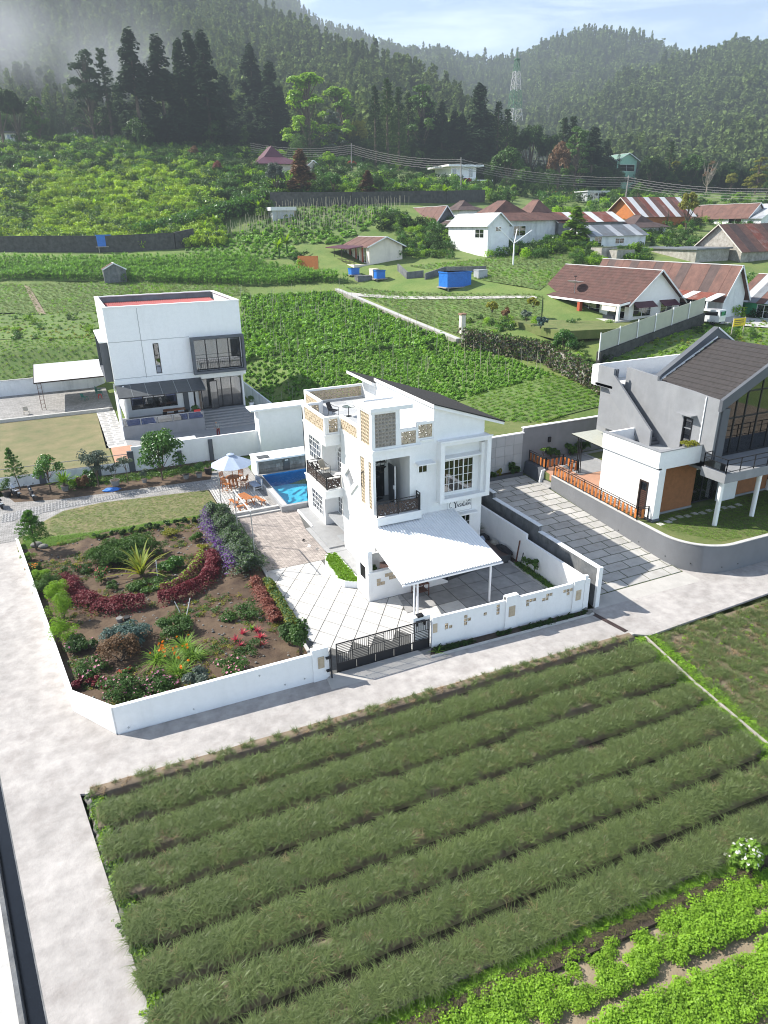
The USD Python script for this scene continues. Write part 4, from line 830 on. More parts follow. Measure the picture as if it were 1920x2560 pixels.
put(pt,'step',stp,'floor_grey');put(pt,'stair_cheek',MB().slaby([(17.45,0),(19.2,0),(19.2,0.15),(17.6,1.1),(17.45,1.1)],33.0,33.049),'white_paint')
rr=MB();
for k in range(7):x=17.75+k*0.24;rr.bar((x,33.15,1.0-(x-17.5)*0.58),(x,33.15,1.75-(x-17.5)*0.58),0.03)
rr.bar((17.6,33.15,1.72),(19.25,33.15,0.78),0.045).bar((19.22,33.15,0),(19.22,33.15,0.8),0.05)
put(pt,'stair_rail',rr,'black_metal')
gcv=thing('gas_cylinder','olive gas cylinder on the patio floor behind the white patio wall','gas cylinder',(14.75,34.45,1.15))
put(gcv,'body',MB().tube([(14.75,34.45,z)for z in(1.15,1.2,1.45,1.52)],[0.14,0.18,0.18,0.08],12),'leaf_mid');put(gcv,'collar',MB().tube([(14.75,34.45,1.52),(14.75,34.45,1.62)],0.1,10),'leaf_mid')
cn=thing('carport_canopy','white corrugated carport canopy on slim steel posts','canopy',(18,32,0))
cz=lambda y:2.72+(y-29.75)*0.205
nsh=8;x0c,x1c=14.45,20.95
for k in range(nsh):
 xs=np.linspace(x0c+(x1c-x0c)*k/nsh,x0c+(x1c-x0c)*(k+1)/nsh+(0.06 if k<nsh-1 else 0),28);ys=np.array([29.72,31.5,33.5,35.48])
 X,Y=np.meshgrid(xs,ys,indexing='ij');Z=cz(Y)+0.028*np.cos(X*2*np.pi/0.18)+0.004*k%2*0+(0.004 if k%2 else 0)
 put(cn,'roof_sheet',grid_mesh(X,Y,Z),'canopy_white',smooth=True)
fr=MB().box((x0c,29.78,2.5),(x1c,29.86,2.66)).hexa([(x0c,29.78,2.52),(x0c+0.06,29.78,2.52),(x0c+0.06,35.4,3.68),(x0c,35.4,3.68)],[(x0c,29.78,2.66),(x0c+0.06,29.78,2.66),(x0c+0.06,35.4,3.82),(x0c,35.4,3.82)]).hexa([(x1c-0.06,29.78,2.52),(x1c,29.78,2.52),(x1c,35.4,3.68),(x1c-0.06,35.4,3.68)],[(x1c-0.06,29.78,2.66),(x1c,29.78,2.66),(x1c,35.4,3.82),(x1c-0.06,35.4,3.82)])
for y in(31.5,33.2):fr.box((x0c+0.06,y,cz(y)-0.16),(x1c-0.06,y+0.06,cz(y)-0.06))
put(cn,'frame',fr,'white_metal')
for x in(20.25,):put(cn,'post',MB().box((x-0.05,29.83,0),(x+0.05,29.93,2.5)),'white_metal')
for x in(15.2,15.42):put(cn,'post',MB().box((x-0.045,29.84,0),(x+0.045,29.93,2.5)),'white_metal')
put(cn,'gutter',MB().box((x0c-0.05,29.66,2.53),(x1c+0.02,29.77,2.63)),'white_metal')
pl=thing('planter','white curved planter filled with bright green grass beside the walkway','planter',(13.6,37,0))
pout=Polygon([(13.75,34.9),(14.02,35.2),(14.05,39.35),(13.35,39.4),(13.0,38.6),(12.92,36.6),(12.85,35.9),(13.1,35.35)]).buffer(0.1).buffer(-0.08)
put(pl,'planter_wall',MB().prism(pout.difference(pout.buffer(-0.1)),-0.02,0.46),'white_paint');put(pl,'planter_soil',MB().prism(pout.buffer(-0.1),0,0.4),'dark_soil')
PLANTER=pout.buffer(-0.06)
def table4(name,label,cat,loc,w,d,h,mt,leg=0.05,th=0.05,rz=0.0):
 t=thing(name,label,cat,loc,rz,local=True);put(t,'table_top',MB().box((-w/2,-d/2,h-th),(w/2,d/2,h)),mt)
 for sx in(-1,1):
  for sy in(-1,1):put(t,'leg',MB().box((sx*(w/2-leg),sy*(d/2-leg),0),(sx*w/2,sy*d/2,h-th)),mt)
 put(t,'shelf',MB().box((-w/2+leg,-d/2+leg,h*0.35),(w/2-leg,d/2-leg,h*0.35+0.02)),mt)
 return t
table4('side_table','dark red wooden table standing under the carport canopy','table',(16.93,32.45,0.04),0.85,0.75,0.86,'dark_wood')
bt=thing('black_platform','low black tiled platform at the end of the carport','platform',(23,35,0));put(bt,'platform_top',MB().box((21.9,33.75,0),(24.3,37.9,0.5)),'floor_red');put(bt,'platform_front',MB().box((21.85,33.68,0),(24.4,33.749,0.53)),'andesite_dark')
def heap(name,label,cat,c,rx,ry,h,mt,seed,n=2):
 m=trimesh.creation.icosphere(n+1,1.0);v=m.vertices*[rx,ry,h];v*=(0.7+0.6*meshkit.fbm(m.vertices*2.2+seed,3))[:,None];v[:,2]=np.maximum(v[:,2],-0.05)
 return single(name,MB().add(v+np.array(c),m.faces),mt,label,cat,smooth=50,base=np.array(c,float))
heap('tarpaulin','crumpled black tarpaulin on the platform by the side wall','tarpaulin',(24.45,34.6,0.48),0.3,0.85,0.28,'black_cloth',3)
heap('tarpaulin','small black plastic heap next to the plant pots at the house corner','tarpaulin',(24.35,36.9,0.48),0.3,0.5,0.25,'black_cloth',5)
heap('rubble_bag','pale rubble sack between the black heaps','sack',(24.45,35.75,0.48),0.24,0.4,0.25,'rubble',8)
gb=thing('gas_bottle','red gas bottle at the right corner of the house','gas bottle',(23.6,36.9,0.5));put(gb,'body',MB().tube([(23.6,36.9,z)for z in(.5,.55,1.1,1.2)],[0.12,0.15,0.15,0.06],12),'red_plastic');put(gb,'collar',MB().cyl((23.6,36.9,1.2),0.07,0.1,10),'grey_metal')
heap('blue_sheet','crumpled pale blue plastic sheet beside the red gas bottle','plastic sheet',(23.75,36.3,0.5),0.22,0.22,0.45,'umbrella_cloth',12)
for(x,y,l,lb)in((24.66,33.2,1.7,'leaning wooden plank against the shaded side wall'),(24.68,32.75,1.0,'short dark stick leaning against the side wall')):
 single('plank',MB().bar((x-0.2,y,0.1),(x+0.06,y+0.05,l),0.1 if l>1.2 else 0.05,0.03),'dark_wood' if l>1.2 else 'black_metal',lb,'plank')
def lounge_chair(name,label,loc,rz,mt):
 t=thing(name,label,'chair',loc,rz,local=True)
 put(t,'seat',MB().box((-0.26,-0.26,0.36),(0.26,0.26,0.42)),mt);put(t,'backrest',MB().hexa([(-0.26,0.24,0.42),(0.26,0.24,0.42),(0.26,0.29,0.42),(-0.26,0.29,0.42)],[(-0.22,0.46,0.92),(0.22,0.46,0.92),(0.22,0.5,0.92),(-0.22,0.5,0.92)]),mt)
 for s in(-1,1):
  put(t,'arm',MB().tube([(s*0.28,-0.24,0.02),(s*0.3,-0.26,0.58),(s*0.3,0.2,0.62),(s*0.26,0.38,0.75)],0.018,6),'black_metal');put(t,'leg',MB().tube([(s*0.26,0.32,0),(s*0.25,0.24,0.4)],0.018,6),'black_metal')
 return t
lounge_chair('terrace_chair','black garden chair beside the glass table on the roof terrace',(16.1,44.2,8.63),0.6,'black_cloth')
gtb=thing('glass_table','round glass table on the roof terrace','table',(17.0,43.6,8.63),local=True)
put(gtb,'table_top',MB().cyl((0,0,0.68),0.42,0.015,20),'glass_table');put(gtb,'rim',MB().tube([(0.42*math.cos(a),0.42*math.sin(a),0.69)for a in np.linspace(0,6.283,21)],0.015,5),'black_metal');put(gtb,'stem',MB().cyl((0,0,0),0.03,0.68,8).cyl((0,0,0),0.22,0.02,14),'black_metal')
bt2=thing('balcony_table','low black table on the west balcony','table',(14.75,42.5,4.49),local=True);put(bt2,'table_top',MB().box((-0.35,-0.5,0.42),(0.35,0.5,0.46)),'black_metal')
for sx in(-1,1):
 for sy in(-1,1):put(bt2,'leg',MB().box((sx*0.3-0.02,sy*0.45-0.02,0),(sx*0.3+0.02,sy*0.45+0.02,0.42)),'black_metal')
lounge_chair('balcony_chair','wire backed chair with pale seat on the west balcony',(15.2,44.1,4.49),0.3,'beige_plastic')
# ------ the grey house on the right and its driveway
zdrive=lambda y:0.05*(np.asarray(y,float)-26.6)
def sloped(poly,dz,th=0.1):
 m=trimesh.creation.extrude_polygon(poly,th,engine='earcut');v=m.vertices.copy();v[:,2]+=zdrive(v[:,1])+dz-th;return MB().add(v,m.faces)
single('driveway',sloped(Polygon([(25.7,26.4),(33.5,26.2),(33.45,32),(33.9,41.5),(33.9,45.9),(25.7,46.0)]),0.0),'joint_moss','mossy jointed ground of the neighbour driveway',None,kind='structure')
dp=thing('driveway_paving','large pale rectangular slabs laid in brick bond on the neighbour driveway','paving',(29.5,36,0),kind='structure')
darea=Polygon([(25.75,27.6),(33.38,27.6),(33.4,32),(33.75,41.5),(33.7,45.2),(25.75,45.2)])
for j in range(20):
 for i in range(-1,7):
  x0=25.4+1.74*i+(0.87 if j%2 else 0.2)-j*0.012;y0=27.55+0.905*j
  q=sbox(x0,y0,x0+1.66,y0+0.825).intersection(darea)
  if q.area>0.06 and q.geom_type=='Polygon':put(dp,'paving_slab',sloped(q,0.03,0.05),'slab_drive')
single('driveway_apron',sloped(Polygon([(25.3,26.2),(33.7,26.2),(33.55,27.52),(25.7,27.5)]),0.012),'concrete_fine','plain concrete apron at the foot of the neighbour driveway',None,kind='structure')
cpts=[(34.05,42.0),(33.75,37),(33.5,32),(33.42,29.4)]
cpts+=[(33.42+2.9*(1-math.cos(a)),29.4-2.95*math.sin(a))for a in np.linspace(0.12,1.571,14)]+[(40,26.42),(52,26.5),(70,26.7)]
rw=thing('retaining_wall','smooth grey retaining wall with a round corner below the neighbour lawn','wall',(34,29,0))
line=LineString(cpts);wp_=line.buffer(0.11,cap_style=2,join_style=2,single_sided=False)
put(rw,'wall_panel',MB().prism(wp_,-0.1,1.88),'curved_wall_grey',smooth=40);put(rw,'coping',MB().prism(line.buffer(0.13,cap_style=2,join_style=2),1.88,1.93),'kerb',smooth=40)
for t in(8.5,10.6,13.0,14.6,16.5,17.8):
 p=line.interpolate(t);q=line.interpolate(t+0.05);n=np.array([-(q.y-p.y),q.x-p.x]);n=n/np.linalg.norm(n);n=n if n@np.array([-1,-1])>0 else-n
 put(rw,'drain_hole',MB().tube([(p.x+n[0]*0.1,p.y+n[1]*0.1,0.55 if t<15 else 0.4),(p.x+n[0]*0.13,p.y+n[1]*0.13,0.55 if t<15 else 0.4)],0.04,8),'cable_black')
lawnp=Polygon([(p[0]+(0.1 if k<4 else 0),p[1]+(0 if k<4 else 0.1))for k,p in enumerate(cpts)]+[(70,60),(34.3,60),(34.2,42)])
flat('neighbour_lawn',lawnp,1.8,'lawn_green','green lawn in front of the grey house',th=0.6)
stp_=thing('stepping_stones','row of square stepping stones across the neighbour lawn','stepping stones',(38,30.5,1.8))
for k in range(12):x,y=34.45+k*0.68+(0.1 if k%2 else 0),31.1-0.035*k+(0.12 if k%2 else 0)-(0.35 if k<2 else 0);put(stp_,'stepping_stone',MB().box((x,y,1.78),(x+0.42,y+0.42,1.825)),'slab_pale')
flat('side_terrace',Polygon([(34.2,32.2),(34.35,32.2),(34.35,36.9),(40.2,36.9),(40.2,46.3),(34.5,46.2),(34.35,43.4),(34.1,42)]),1.83,'terracotta','pinkish tiled terrace between railing and pool',th=0.5)
flat('terrace_stone',Polygon([(36.2,41.2),(40.2,41.2),(40.2,46),(36.3,46)]),1.845,'andesite','grey stone part of the side terrace',th=0.3)
flat('pool_floor',Polygon([(40.2,41),(46,41),(46,45.4),(40.2,45.4)]),1.5,'pool_tile_dark','dark blue floor of the neighbour pool',th=0.3)
np_=thing('neighbour_pool','small dark blue pool behind the grey house terrace','pool',(43,43,1.7));put(np_,'rim',MB().prism(sbox(39.9,40.8,46.3,45.7).difference(sbox(40.2,41,46,45.4)),1.4,1.9),'andesite');put(np_,'water',MB().add([(40.2,41,1.78),(46,41,1.78),(46,45.4,1.78),(40.2,45.4,1.78)],[(0,1,2,3)]),'pool_water')
tw=thing('tile_wall','grey back wall clad in large square tiles at the end of the driveway','wall',(29,46,0.9));put(tw,'wall_panel',MB().box((23.6,46.02,0.4),(33.9,46.25,4.45)),'wall_grey');put(tw,'coping',MB().box((23.6,45.95,4.45),(33.9,46.3,4.53)),'white_clean')
for i in range(11):
 for j in range(4):put(tw,'tile',MB().box((23.9+i*0.9,45.99,0.95+j*0.88),(24.78+i*0.9,46.019,1.81+j*0.88)),'tile_wall')
bw=thing('back_wall','plain grey boundary wall behind the neighbour pool','wall',(42,46.3,1));put(bw,'wall_panel',MB().box((33.9,46.1,0.4),(62,46.35,4.85)),'wall_grey');put(bw,'coping',MB().box((33.85,46.05,4.85),(62,46.4,4.92)),'white_clean');put(bw,'wall_lamp',MB().box((36.5,45.95,3.3),(36.75,46.09,3.75)),'black_metal')
pb=thing('planter_bed','low dark planter along the tile wall','planter',(29,45.6,0.9));put(pb,'planter_wall',MB().box((25.7,45.25,0.5),(33.5,45.35,1.25)),'wall_dark_grey');put(pb,'planter_soil',MB().box((25.7,45.35,0.5),(33.5,46.0,1.15)),'dark_soil')
dpw=thing('stair_planter','dark grey tapering planter block beside the terrace stairs','planter',(34,44.5,0.9));put(dpw,'planter_wall',MB().hexa([(33.75,43.5,0.5),(34.6,43.5,0.5),(34.6,45.95,0.5),(33.9,45.95,0.5)],[(34.1,43.4,1.95),(34.7,43.4,1.95),(34.7,45.95,1.95),(34.2,45.95,1.95)]),'wall_dark_grey');put(dpw,'edge_face',MB().hexa([(33.74,43.35,0.5),(34.1,43.35,0.5),(34.1,43.499,0.5),(33.74,43.499,0.5)],[(33.95,43.3,1.95),(34.3,43.3,1.95),(34.3,43.39,1.95),(33.95,43.39,1.95)]),'white_old')
ts=thing('terrace_stairs','pale steps from the driveway up to the side terrace','stairs',(34,42.7,0.8))
for k in range(5):put(ts,'step',MB().box((33.75+k*0.32,42.0,0.5),(35.6,43.3,0.9+k*0.2)),'slab_grey')
def slat_rail(name,label,pts,z,h=0.95,n0=0.42):
 t=thing(name,label,'railing',(*pts[0],z));fr=MB()
 for a,b in zip(pts[:-1],pts[1:]):
  a,b=np.array(a,float),np.array(b,float);L=np.linalg.norm(b-a);d=(b-a)/L
  for zz in(0.08,h-0.15,h):fr.bar((*a,z+zz),(*b,z+zz),0.04)
  k=max(1,round(L/1.9))
  for i in range(k+1):fr.bar((*(a+d*L*i/k),z),(*(a+d*L*i/k),z+h+0.03),0.05)
  n=max(1,int(L/n0))
  for i in range(n):
   p=a+d*(L*(i+0.5)/n);w=d*0.095
   put(t,'slat',MB().bar((*p,z+0.1),(*p,z+h-0.17),0.0,0.0)if False else MB().hexa([(*(p-w+[-d[1]*-.012,d[0]*-.012]),z+0.1),(*(p+w+[-d[1]*-.012,d[0]*-.012]),z+0.1),(*(p+w+[-d[1]*.012,d[0]*.012]),z+0.1),(*(p-w+[-d[1]*.012,d[0]*.012]),z+0.1)],[(*(p-w+[-d[1]*-.012,d[0]*-.012]),z+h-0.17),(*(p+w+[-d[1]*-.012,d[0]*-.012]),z+h-0.17),(*(p+w+[-d[1]*.012,d[0]*.012]),z+h-0.17),(*(p-w+[-d[1]*.012,d[0]*.012]),z+h-0.17)]),'orange_slat')
   for s in(-0.16,0.16):e=p+d*s;fr.bar((*e,z+0.1),(*e,z+h-0.15),0.018)
 put(t,'frame',fr,'black_metal');return t
slat_rail('terrace_railing','long black railing with orange slats along the grey retaining wall',[(34.05,41.9),(33.5,32.0),(34.3,31.85)],1.93)
slat_rail('stair_railing','short cornered black railing with orange slats above the dark planter',[(34.5,45.9),(34.45,43.5),(36.3,43.6),(36.5,41.9),(35.5,41.8)],1.95)
gh=thing('grey_house','modern grey and white house with dark tiled gable roof and outside stair','house',(40,34,1.8))
put(gh,'wall',MB().slabx(sbox(31.45,1.8,36.9,5.7).difference(sbox(32.2,1.9,33.0,4.5)),34.35,34.55),'white_paint')
put(gh,'wall',MB().box((34.55,31.45,1.8),(34.95,32.3,5.6)).box((34.35,31.45,5.6),(38.0,31.7,6.85)).box((34.22,31.45,5.7),(34.349,36.95,6.85)).box((34.35,31.7,5.7),(34.5,36.95,6.85)).box((34.55,36.7,1.8),(38,36.9,6.85)),'white_paint')
put(gh,'skirting',MB().box((34.3,31.4,1.8),(34.98,31.449,2.0)).box((34.3,31.45,1.8),(34.349,32.15,2.0)),'wall_dark_grey')
put(gh,'deck',MB().box((34.5,31.7,5.7),(38,36.7,5.88)),'floor_grey');put(gh,'parapet_cap',MB().box((34.18,31.4,6.85),(34.55,37.0,6.9)).box((34.55,31.4,6.85),(38,31.74,6.9)),'wall_grey')
d=put(gh,'door',MB().slabx(sbox(32.2,1.9,33.0,4.5).difference(sbox(32.3,2.0,32.9,4.4)),34.3,34.5),'dark_brown_metal');put(d,'door_panel',MB().box((34.4,32.3,2.0),(34.43,32.9,3.75)),'dark_wood');put(d,'pane',MB().box((34.4,32.3,3.8),(34.42,32.9,4.4)),'glass_clear')
lv=MB();[lv.box((34.37,32.32,2.1+k*0.14),(34.4,32.88,2.18+k*0.14))for k in range(12)];put(d,'louvre',lv,'dark_brown_metal')
put(gh,'cladding',MB().box((34.96,32.3,1.95),(38.85,32.45,5.5)),'brown_clad');put(gh,'cladding',MB().box((43.1,32.3,1.95),(46.6,32.45,5.1)),'brown_clad')
put(gh,'skirting',MB().box((34.96,32.25,1.8),(38.9,32.46,1.949)).box((43.0,32.25,1.8),(46.7,32.46,1.949)),'wall_grey')
put(gh,'wall',MB().box((41.4,32.1,1.8),(43.09,32.4,5.1)).box((38.86,32.6,4.5),(41.4,32.8,5.1)).box((34.6,33.8,1.8),(49,34.0,5.1)).box((46.61,32.1,1.8),(49,32.4,2.6)),'white_paint')
window(gh,'y',32.7,38.95,41.3,1.95,4.5,2,1,1,fmat='black_metal',curtain='all',fw=0.08,glass='glass_clear')
window(gh,'y',32.4,46.7,48.9,2.7,5.0,2,1,1,fmat='black_metal',fw=0.08)
put(gh,'ceiling',MB().box((37.2,28.65,5.08),(50,30.6,5.72)).box((38.0,30.6,5.1),(50,33.9,5.72)),'wall_grey')
for x in(37.73,41.3,45.0):put(gh,'column',MB().cyl((x,29.2,1.8),0.16,3.28,16),'white_clean',smooth=40)
gz=lambda x:10.1+0.52*(x-38)
put(gh,'wall',MB().slabx(Polygon([(30.62,5.3),(41.9,5.3),(41.9,9.4),(39.3,9.4),(39.3,10.8),(36.05,10.62),(36.0,10.38),(30.62,10.1)]).difference(sbox(32.55,5.95,33.35,8.4)),38.0,38.2),'wall_grey')
d=put(gh,'door',MB().slabx(sbox(32.55,5.95,33.35,8.4).difference(sbox(32.62,6.0,33.28,8.33)),37.97,38.1),'black_metal');put(d,'pane',MB().box((38.08,32.62,6.0),(38.1,33.28,7.6)).box((38.08,32.62,7.66),(38.1,33.28,8.33)),'glass_dark');put(d,'transom',MB().box((38.03,32.62,7.6),(38.1,33.28,7.66)),'grey_metal')
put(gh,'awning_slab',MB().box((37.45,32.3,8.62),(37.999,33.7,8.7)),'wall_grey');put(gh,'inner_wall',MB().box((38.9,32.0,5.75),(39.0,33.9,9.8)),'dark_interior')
put(gh,'downpipe',MB().bar((37.96,31.75,5.9),(37.96,31.75,10.1),0.06),'white_metal')
put(gh,'stair_wall',MB().slabx([(41.2,9.17),(41.2,10.75),(39.5,10.72),(39.5,10.3),(35.15,7.0),(35.12,5.9),(36.15,5.9),(39.4,8.5),(39.9,9.17)],36.95,37.12),'wall_grey')
for k in range(15):put(gh,'step',MB().box((37.121,35.2+k*0.29,5.9+k*0.235),(37.999,35.55+k*0.29,6.1+k*0.235)),'wall_dark_grey')
put(gh,'landing',MB().box((36.95,39.5,9.2),(38.0,41.4,9.4)),'wall_grey');put(gh,'lower_wall',MB().slabx([(36.9,5.9),(41.2,5.9),(41.2,9.17),(39.95,9.17)],37.4,37.55),'wall_grey')
put(gh,'roof_deck',MB().box((38.2,37.0,9.25),(50,41.69,9.42)),'slab_pale');put(gh,'deck_parapet',MB().box((36.95,41.7,9.2),(50,41.9,10.7)).box((36.95,41.2,9.17),(37.12,41.7,10.75)),'white_paint');put(gh,'stair_end',MB().box((37.13,39.35,9.8),(37.3,39.5,10.7)),'wall_dark_grey');put(gh,'stair_end',MB().box((37.99,36.02,10.36),(38.21,36.2,10.7)),'wall_dark_grey')
for sgn,nm in((1,'a'),(-1,'b')):
 fx=(lambda x:x)if sgn>0 else(lambda x:87.0-x)
 poly=[(fx(38.21),10.15),(fx(43.5),gz(43.5)-0.05),(fx(43.5),gz(43.5)-0.4),(fx(38.21),9.8)]
 put(gh,'roof',MB().slaby(poly if sgn>0 else poly[::-1],30.7,36.3),'wall_dark_grey')
 m=MB();nr=13;xs=np.linspace(38.05,43.5,nr+1)
 for k in range(nr):
  off=0.2*(k%2)
  for q in range(15):
   ya,yb=max(30.66,30.46+q*0.4+off),min(36.28,30.84+q*0.4+off)
   if yb-ya<0.05:continue
   xa,xb=xs[k],xs[k+1]-0.012
   b4=[(fx(xa),ya,gz(xa)-0.045),(fx(xb),ya,gz(xb)-0.045),(fx(xb),yb,gz(xb)-0.045),(fx(xa),yb,gz(xa)-0.045)];t4=[(fx(xa),ya,gz(xa)+0.03),(fx(xb),ya,gz(xb)-0.01),(fx(xb),yb,gz(xb)-0.01),(fx(xa),yb,gz(xa)+0.03)]
   if sgn>0:put(gh,'roof_tile',MB().hexa(b4,t4),'roof_tile_dark')
   else:m.hexa([b4[i]for i in(1,0,3,2)],[t4[i]for i in(1,0,3,2)])
 if sgn<0:put(gh,'roof_tile',m,'roof_tile_dark',kind='stuff')
 fa=[(fx(37.98),9.35),(fx(37.98),10.12),(43.5,gz(43.5)+0.03),(43.5,gz(43.5)-0.75)]
 put(gh,'gable_frame',MB().slaby(fa if sgn>0 else fa[::-1],30.45,30.699),'wall_dark_grey')
 up=[(fx(38.2),10.3),(fx(43.5),gz(43.5)+0.1),(fx(43.5),gz(43.5)+0.75),(fx(38.2),10.55)]
 put(gh,'gable_upstand',MB().slaby(up if sgn>0 else up[::-1],36.35,36.8),'wall_dark_grey')
 put(gh,'gutter_line',MB().slaby([(p[0],p[1]-0.12)for p in(up if sgn>0 else up[::-1])][:2]+[(p[0],p[1])for p in[(up if sgn>0 else up[::-1])[1],(up if sgn>0 else up[::-1])[0]]],36.3,36.349),'white_metal')
put(gh,'pillar',MB().box((38.205,30.48,5.72),(38.85,31.6,9.5)),'wall_dark_grey')
wf=MB();y=31.5
for x in(38.9,39.75,40.65,41.6,42.9,44.3,46.0,48.0):wf.box((x-0.045,y-0.05,5.75),(x+0.045,y+0.05,min(gz(x),gz(87-x))-0.3))
for z in(8.4,10.15):wf.box((38.9,y-0.05,z-0.045),(87-38.9,y+0.05,z+0.045))if z<9 else wf.box((39.7,y-0.05,z-0.045),(87-39.7,y+0.05,z+0.045))
wf.box((38.9,y-0.05,5.74),(48,y+0.05,5.84))
w_=put(gh,'gable_window',wf,'black_metal')
xs=[38.9,39.75,40.65,41.6,42.9,44.3,46.0,48.0]
for a,b in zip(xs[:-1],xs[1:]):
 za,zb=min(gz(a),gz(87-a))-0.35,min(gz(b),gz(87-b))-0.35
 for z0,z1a,z1b in((5.85,8.35,8.35),(8.45,max(za,8.5),max(zb,8.5))):
  put(w_,'pane',MB().slaby([(a+0.05,z0),(b-0.05,z0),(b-0.05,z1b),(a+0.05,z1a)],y-0.006,y+0.006),'glass_dark')
cm=MB()
for x0,x1 in((39.0,39.6),(39.95,40.6)):
 xx=np.linspace(x0,x1,14)
 for k in range(13):cm.add([(xx[k],31.7+0.05*(k%2),5.85),(xx[k+1],31.7+0.05*((k+1)%2),5.85),(xx[k+1],31.7+0.05*((k+1)%2),8.3),(xx[k],31.7+0.05*(k%2),8.3)],[(0,1,2,3)])
put(w_,'curtain',cm,'curtain');put(gh,'inner_wall',MB().box((38.3,35.0,5.75),(48.6,35.1,9.9)),'dark_interior')
put(gh,'floor',MB().box((38.2,31.6,5.721),(49,36.3,5.75)),'dark_wood')
rl=MB();P_=[(38.0,30.55),(37.25,30.5),(37.25,28.7),(50,28.7)]
for a,b in zip(P_[:-1],P_[1:]):
 for z in(5.85,6.35,6.68):rl.bar((*a,z),(*b,z),0.035 if z<6.6 else 0.05)
 n=max(1,round(math.dist(a,b)/1.3))
 for k in range(n+1):q=np.array(a)+(np.array(b)-a)*k/n;rl.bar((*q,5.72),(*q,6.7),0.05)
r_=put(gh,'balcony_railing',rl,'black_metal');put(r_,'smoked_panel',MB().box((37.24,28.8,5.88),(37.255,30.45,6.33)),'glass_dark')
put(gh,'wall',MB().box((48.8,30.72,1.8),(49,41.6,10.0)),'wall_grey')
aw=thing('pool_awning','translucent striped awning roof on thin black posts beside the pool','awning',(37.5,40,1.9));
for k in range(4):put(aw,'roof_sheet',MB().hexa([(36.2+k*0.75,37.0,4.75),(36.92+k*0.75,37.0,4.75),(36.92+k*0.75,42.7,4.95),(36.2+k*0.75,42.7,4.95)],[(36.2+k*0.75,37.0,4.78),(36.92+k*0.75,37.0,4.78),(36.92+k*0.75,42.7,4.98),(36.2+k*0.75,42.7,4.98)]),'polycarb')
put(aw,'frame',MB().bar((36.25,37,4.7),(36.25,42.7,4.9),0.06).bar((36.25,42.7,4.9),(39.2,42.7,4.9),0.05).bar((36.25,39.8,4.8),(39.2,39.8,4.8),0.05),'black_metal')
for x in(36.25,36.42,36.6):put(aw,'post',MB().bar((x,41.7,1.85),(x,41.9,4.85),0.05),'black_metal')
# ------ the white block house on the left
flat('left_lawn',Polygon([(-16,66),(2.0,65.3),(1.6,90.4),(-16,90.4)]),0.03,'lawn_base','dry lawn in front of the white block house')
flat('left_patio',Polygon([(3.7,65),(21,65),(21,81),(3.7,81)]),0.02,'andesite','dark stone patio in front of the terrace')
flat('terracotta_path',Polygon([(2.05,65.1),(4.2,65.1),(4.1,73.8),(2.05,73.8)]),0.034,'terracotta','terracotta coloured end of the garden path')
lp=thing('stone_path','pale stone path with grey inlays beside the left lawn','path',(2.6,80,0),kind='structure');put(lp,'path_base',MB().box((1.6,73.8,-0.05),(3.7,91,0.03)),'slab_pale')
for j in range(17):
 for i in range(2):
  put(lp,'inlay',MB().box((1.75+i*0.95+(0.3 if j%2 else 0),74.6+j*0.93,0.03),(2.5+i*0.95+(0.2 if j%2 else 0),75.3+j*0.93,0.045)),'slab_grey')
lc=thing('left_kerb_wall','long low concrete kerb wall between lawn and paved carport','kerb',(-6,90.8,0));put(lc,'kerb',MB().box((-16,90.4,0),(3.2,90.75,0.42)),'kerb')
flat('carport_floor',Polygon([(-16,90.75),(3.6,90.75),(3.6,104.6),(-16,104.6)]),0.33,'paver_grey','grey block paving under the left carport',th=0.4)
lbw=thing('left_back_wall','pale rear boundary wall behind the left carport','wall',(-6,104.8,0));put(lbw,'wall_panel',MB().box((-18,104.6,0),(3.7,104.8,2.4)),'white_old');put(lbw,'coping',MB().box((-18,104.55,2.4),(3.7,104.86,2.46)),'kerb')
lcp=thing('left_carport','white flat carport roof with dark edge on a lattice post','carport',(-0.5,99,0.3));put(lcp,'roof',MB().hexa([(-4.75,93.4,3.75),(3.65,93.8,3.75),(3.65,104.5,4.15),(-4.9,104.5,4.15)],[(-4.75,93.4,3.85),(3.65,93.8,3.85),(3.65,104.5,4.25),(-4.9,104.5,4.25)]),'zinc_white');put(lcp,'edge_trim',MB().bar((-4.8,93.35,3.77),(3.65,93.75,3.77),0.08,0.16).bar((-4.8,93.35,3.77),(-4.95,104.5,4.17),0.08,0.16),'dark_brown_metal')
lt_=MB();
for dx in(0,0.45):lt_.bar((-4.5+dx,93.6,0.3),(-4.5+dx,93.6,3.75),0.06)
for k in range(7):lt_.bar((-4.5,93.6,0.6+k*0.5),(-4.05,93.6,0.6+k*0.5),0.04)
put(lcp,'lattice_post',lt_,'dark_wood')
lh=thing('block_house','white cubic two storey house with grey framed window and red roof sheets behind its parapet','house',(11,85,0))
bp=sbox(3.75,5.3,18.1,13.45).difference(unary_union([sbox(8.3,6.3,8.78,9.45),sbox(12.6,6.2,17.7,9.45)]))
put(lh,'wall',MB().slaby(bp,79.0,79.2),'white_paint');put(lh,'wall',MB().box((3.75,79.2,5.3),(3.95,93,13.45)).box((17.9,79.2,5.3),(18.1,93,13.45)).box((3.95,92.8,5.3),(17.9,93,13.45)),'white_paint')
put(lh,'parapet_cap',MB().prism(sbox(3.7,78.95,18.15,93.05).difference(sbox(4.15,79.4,17.7,92.6)),13.45,13.55),'white_clean');put(lh,'parapet_lining',MB().box((4.0,92.7,12.0),(17.85,92.79,13.4)).box((3.96,79.3,12.0),(4.1,92.7,13.4)),'zinc_grey')
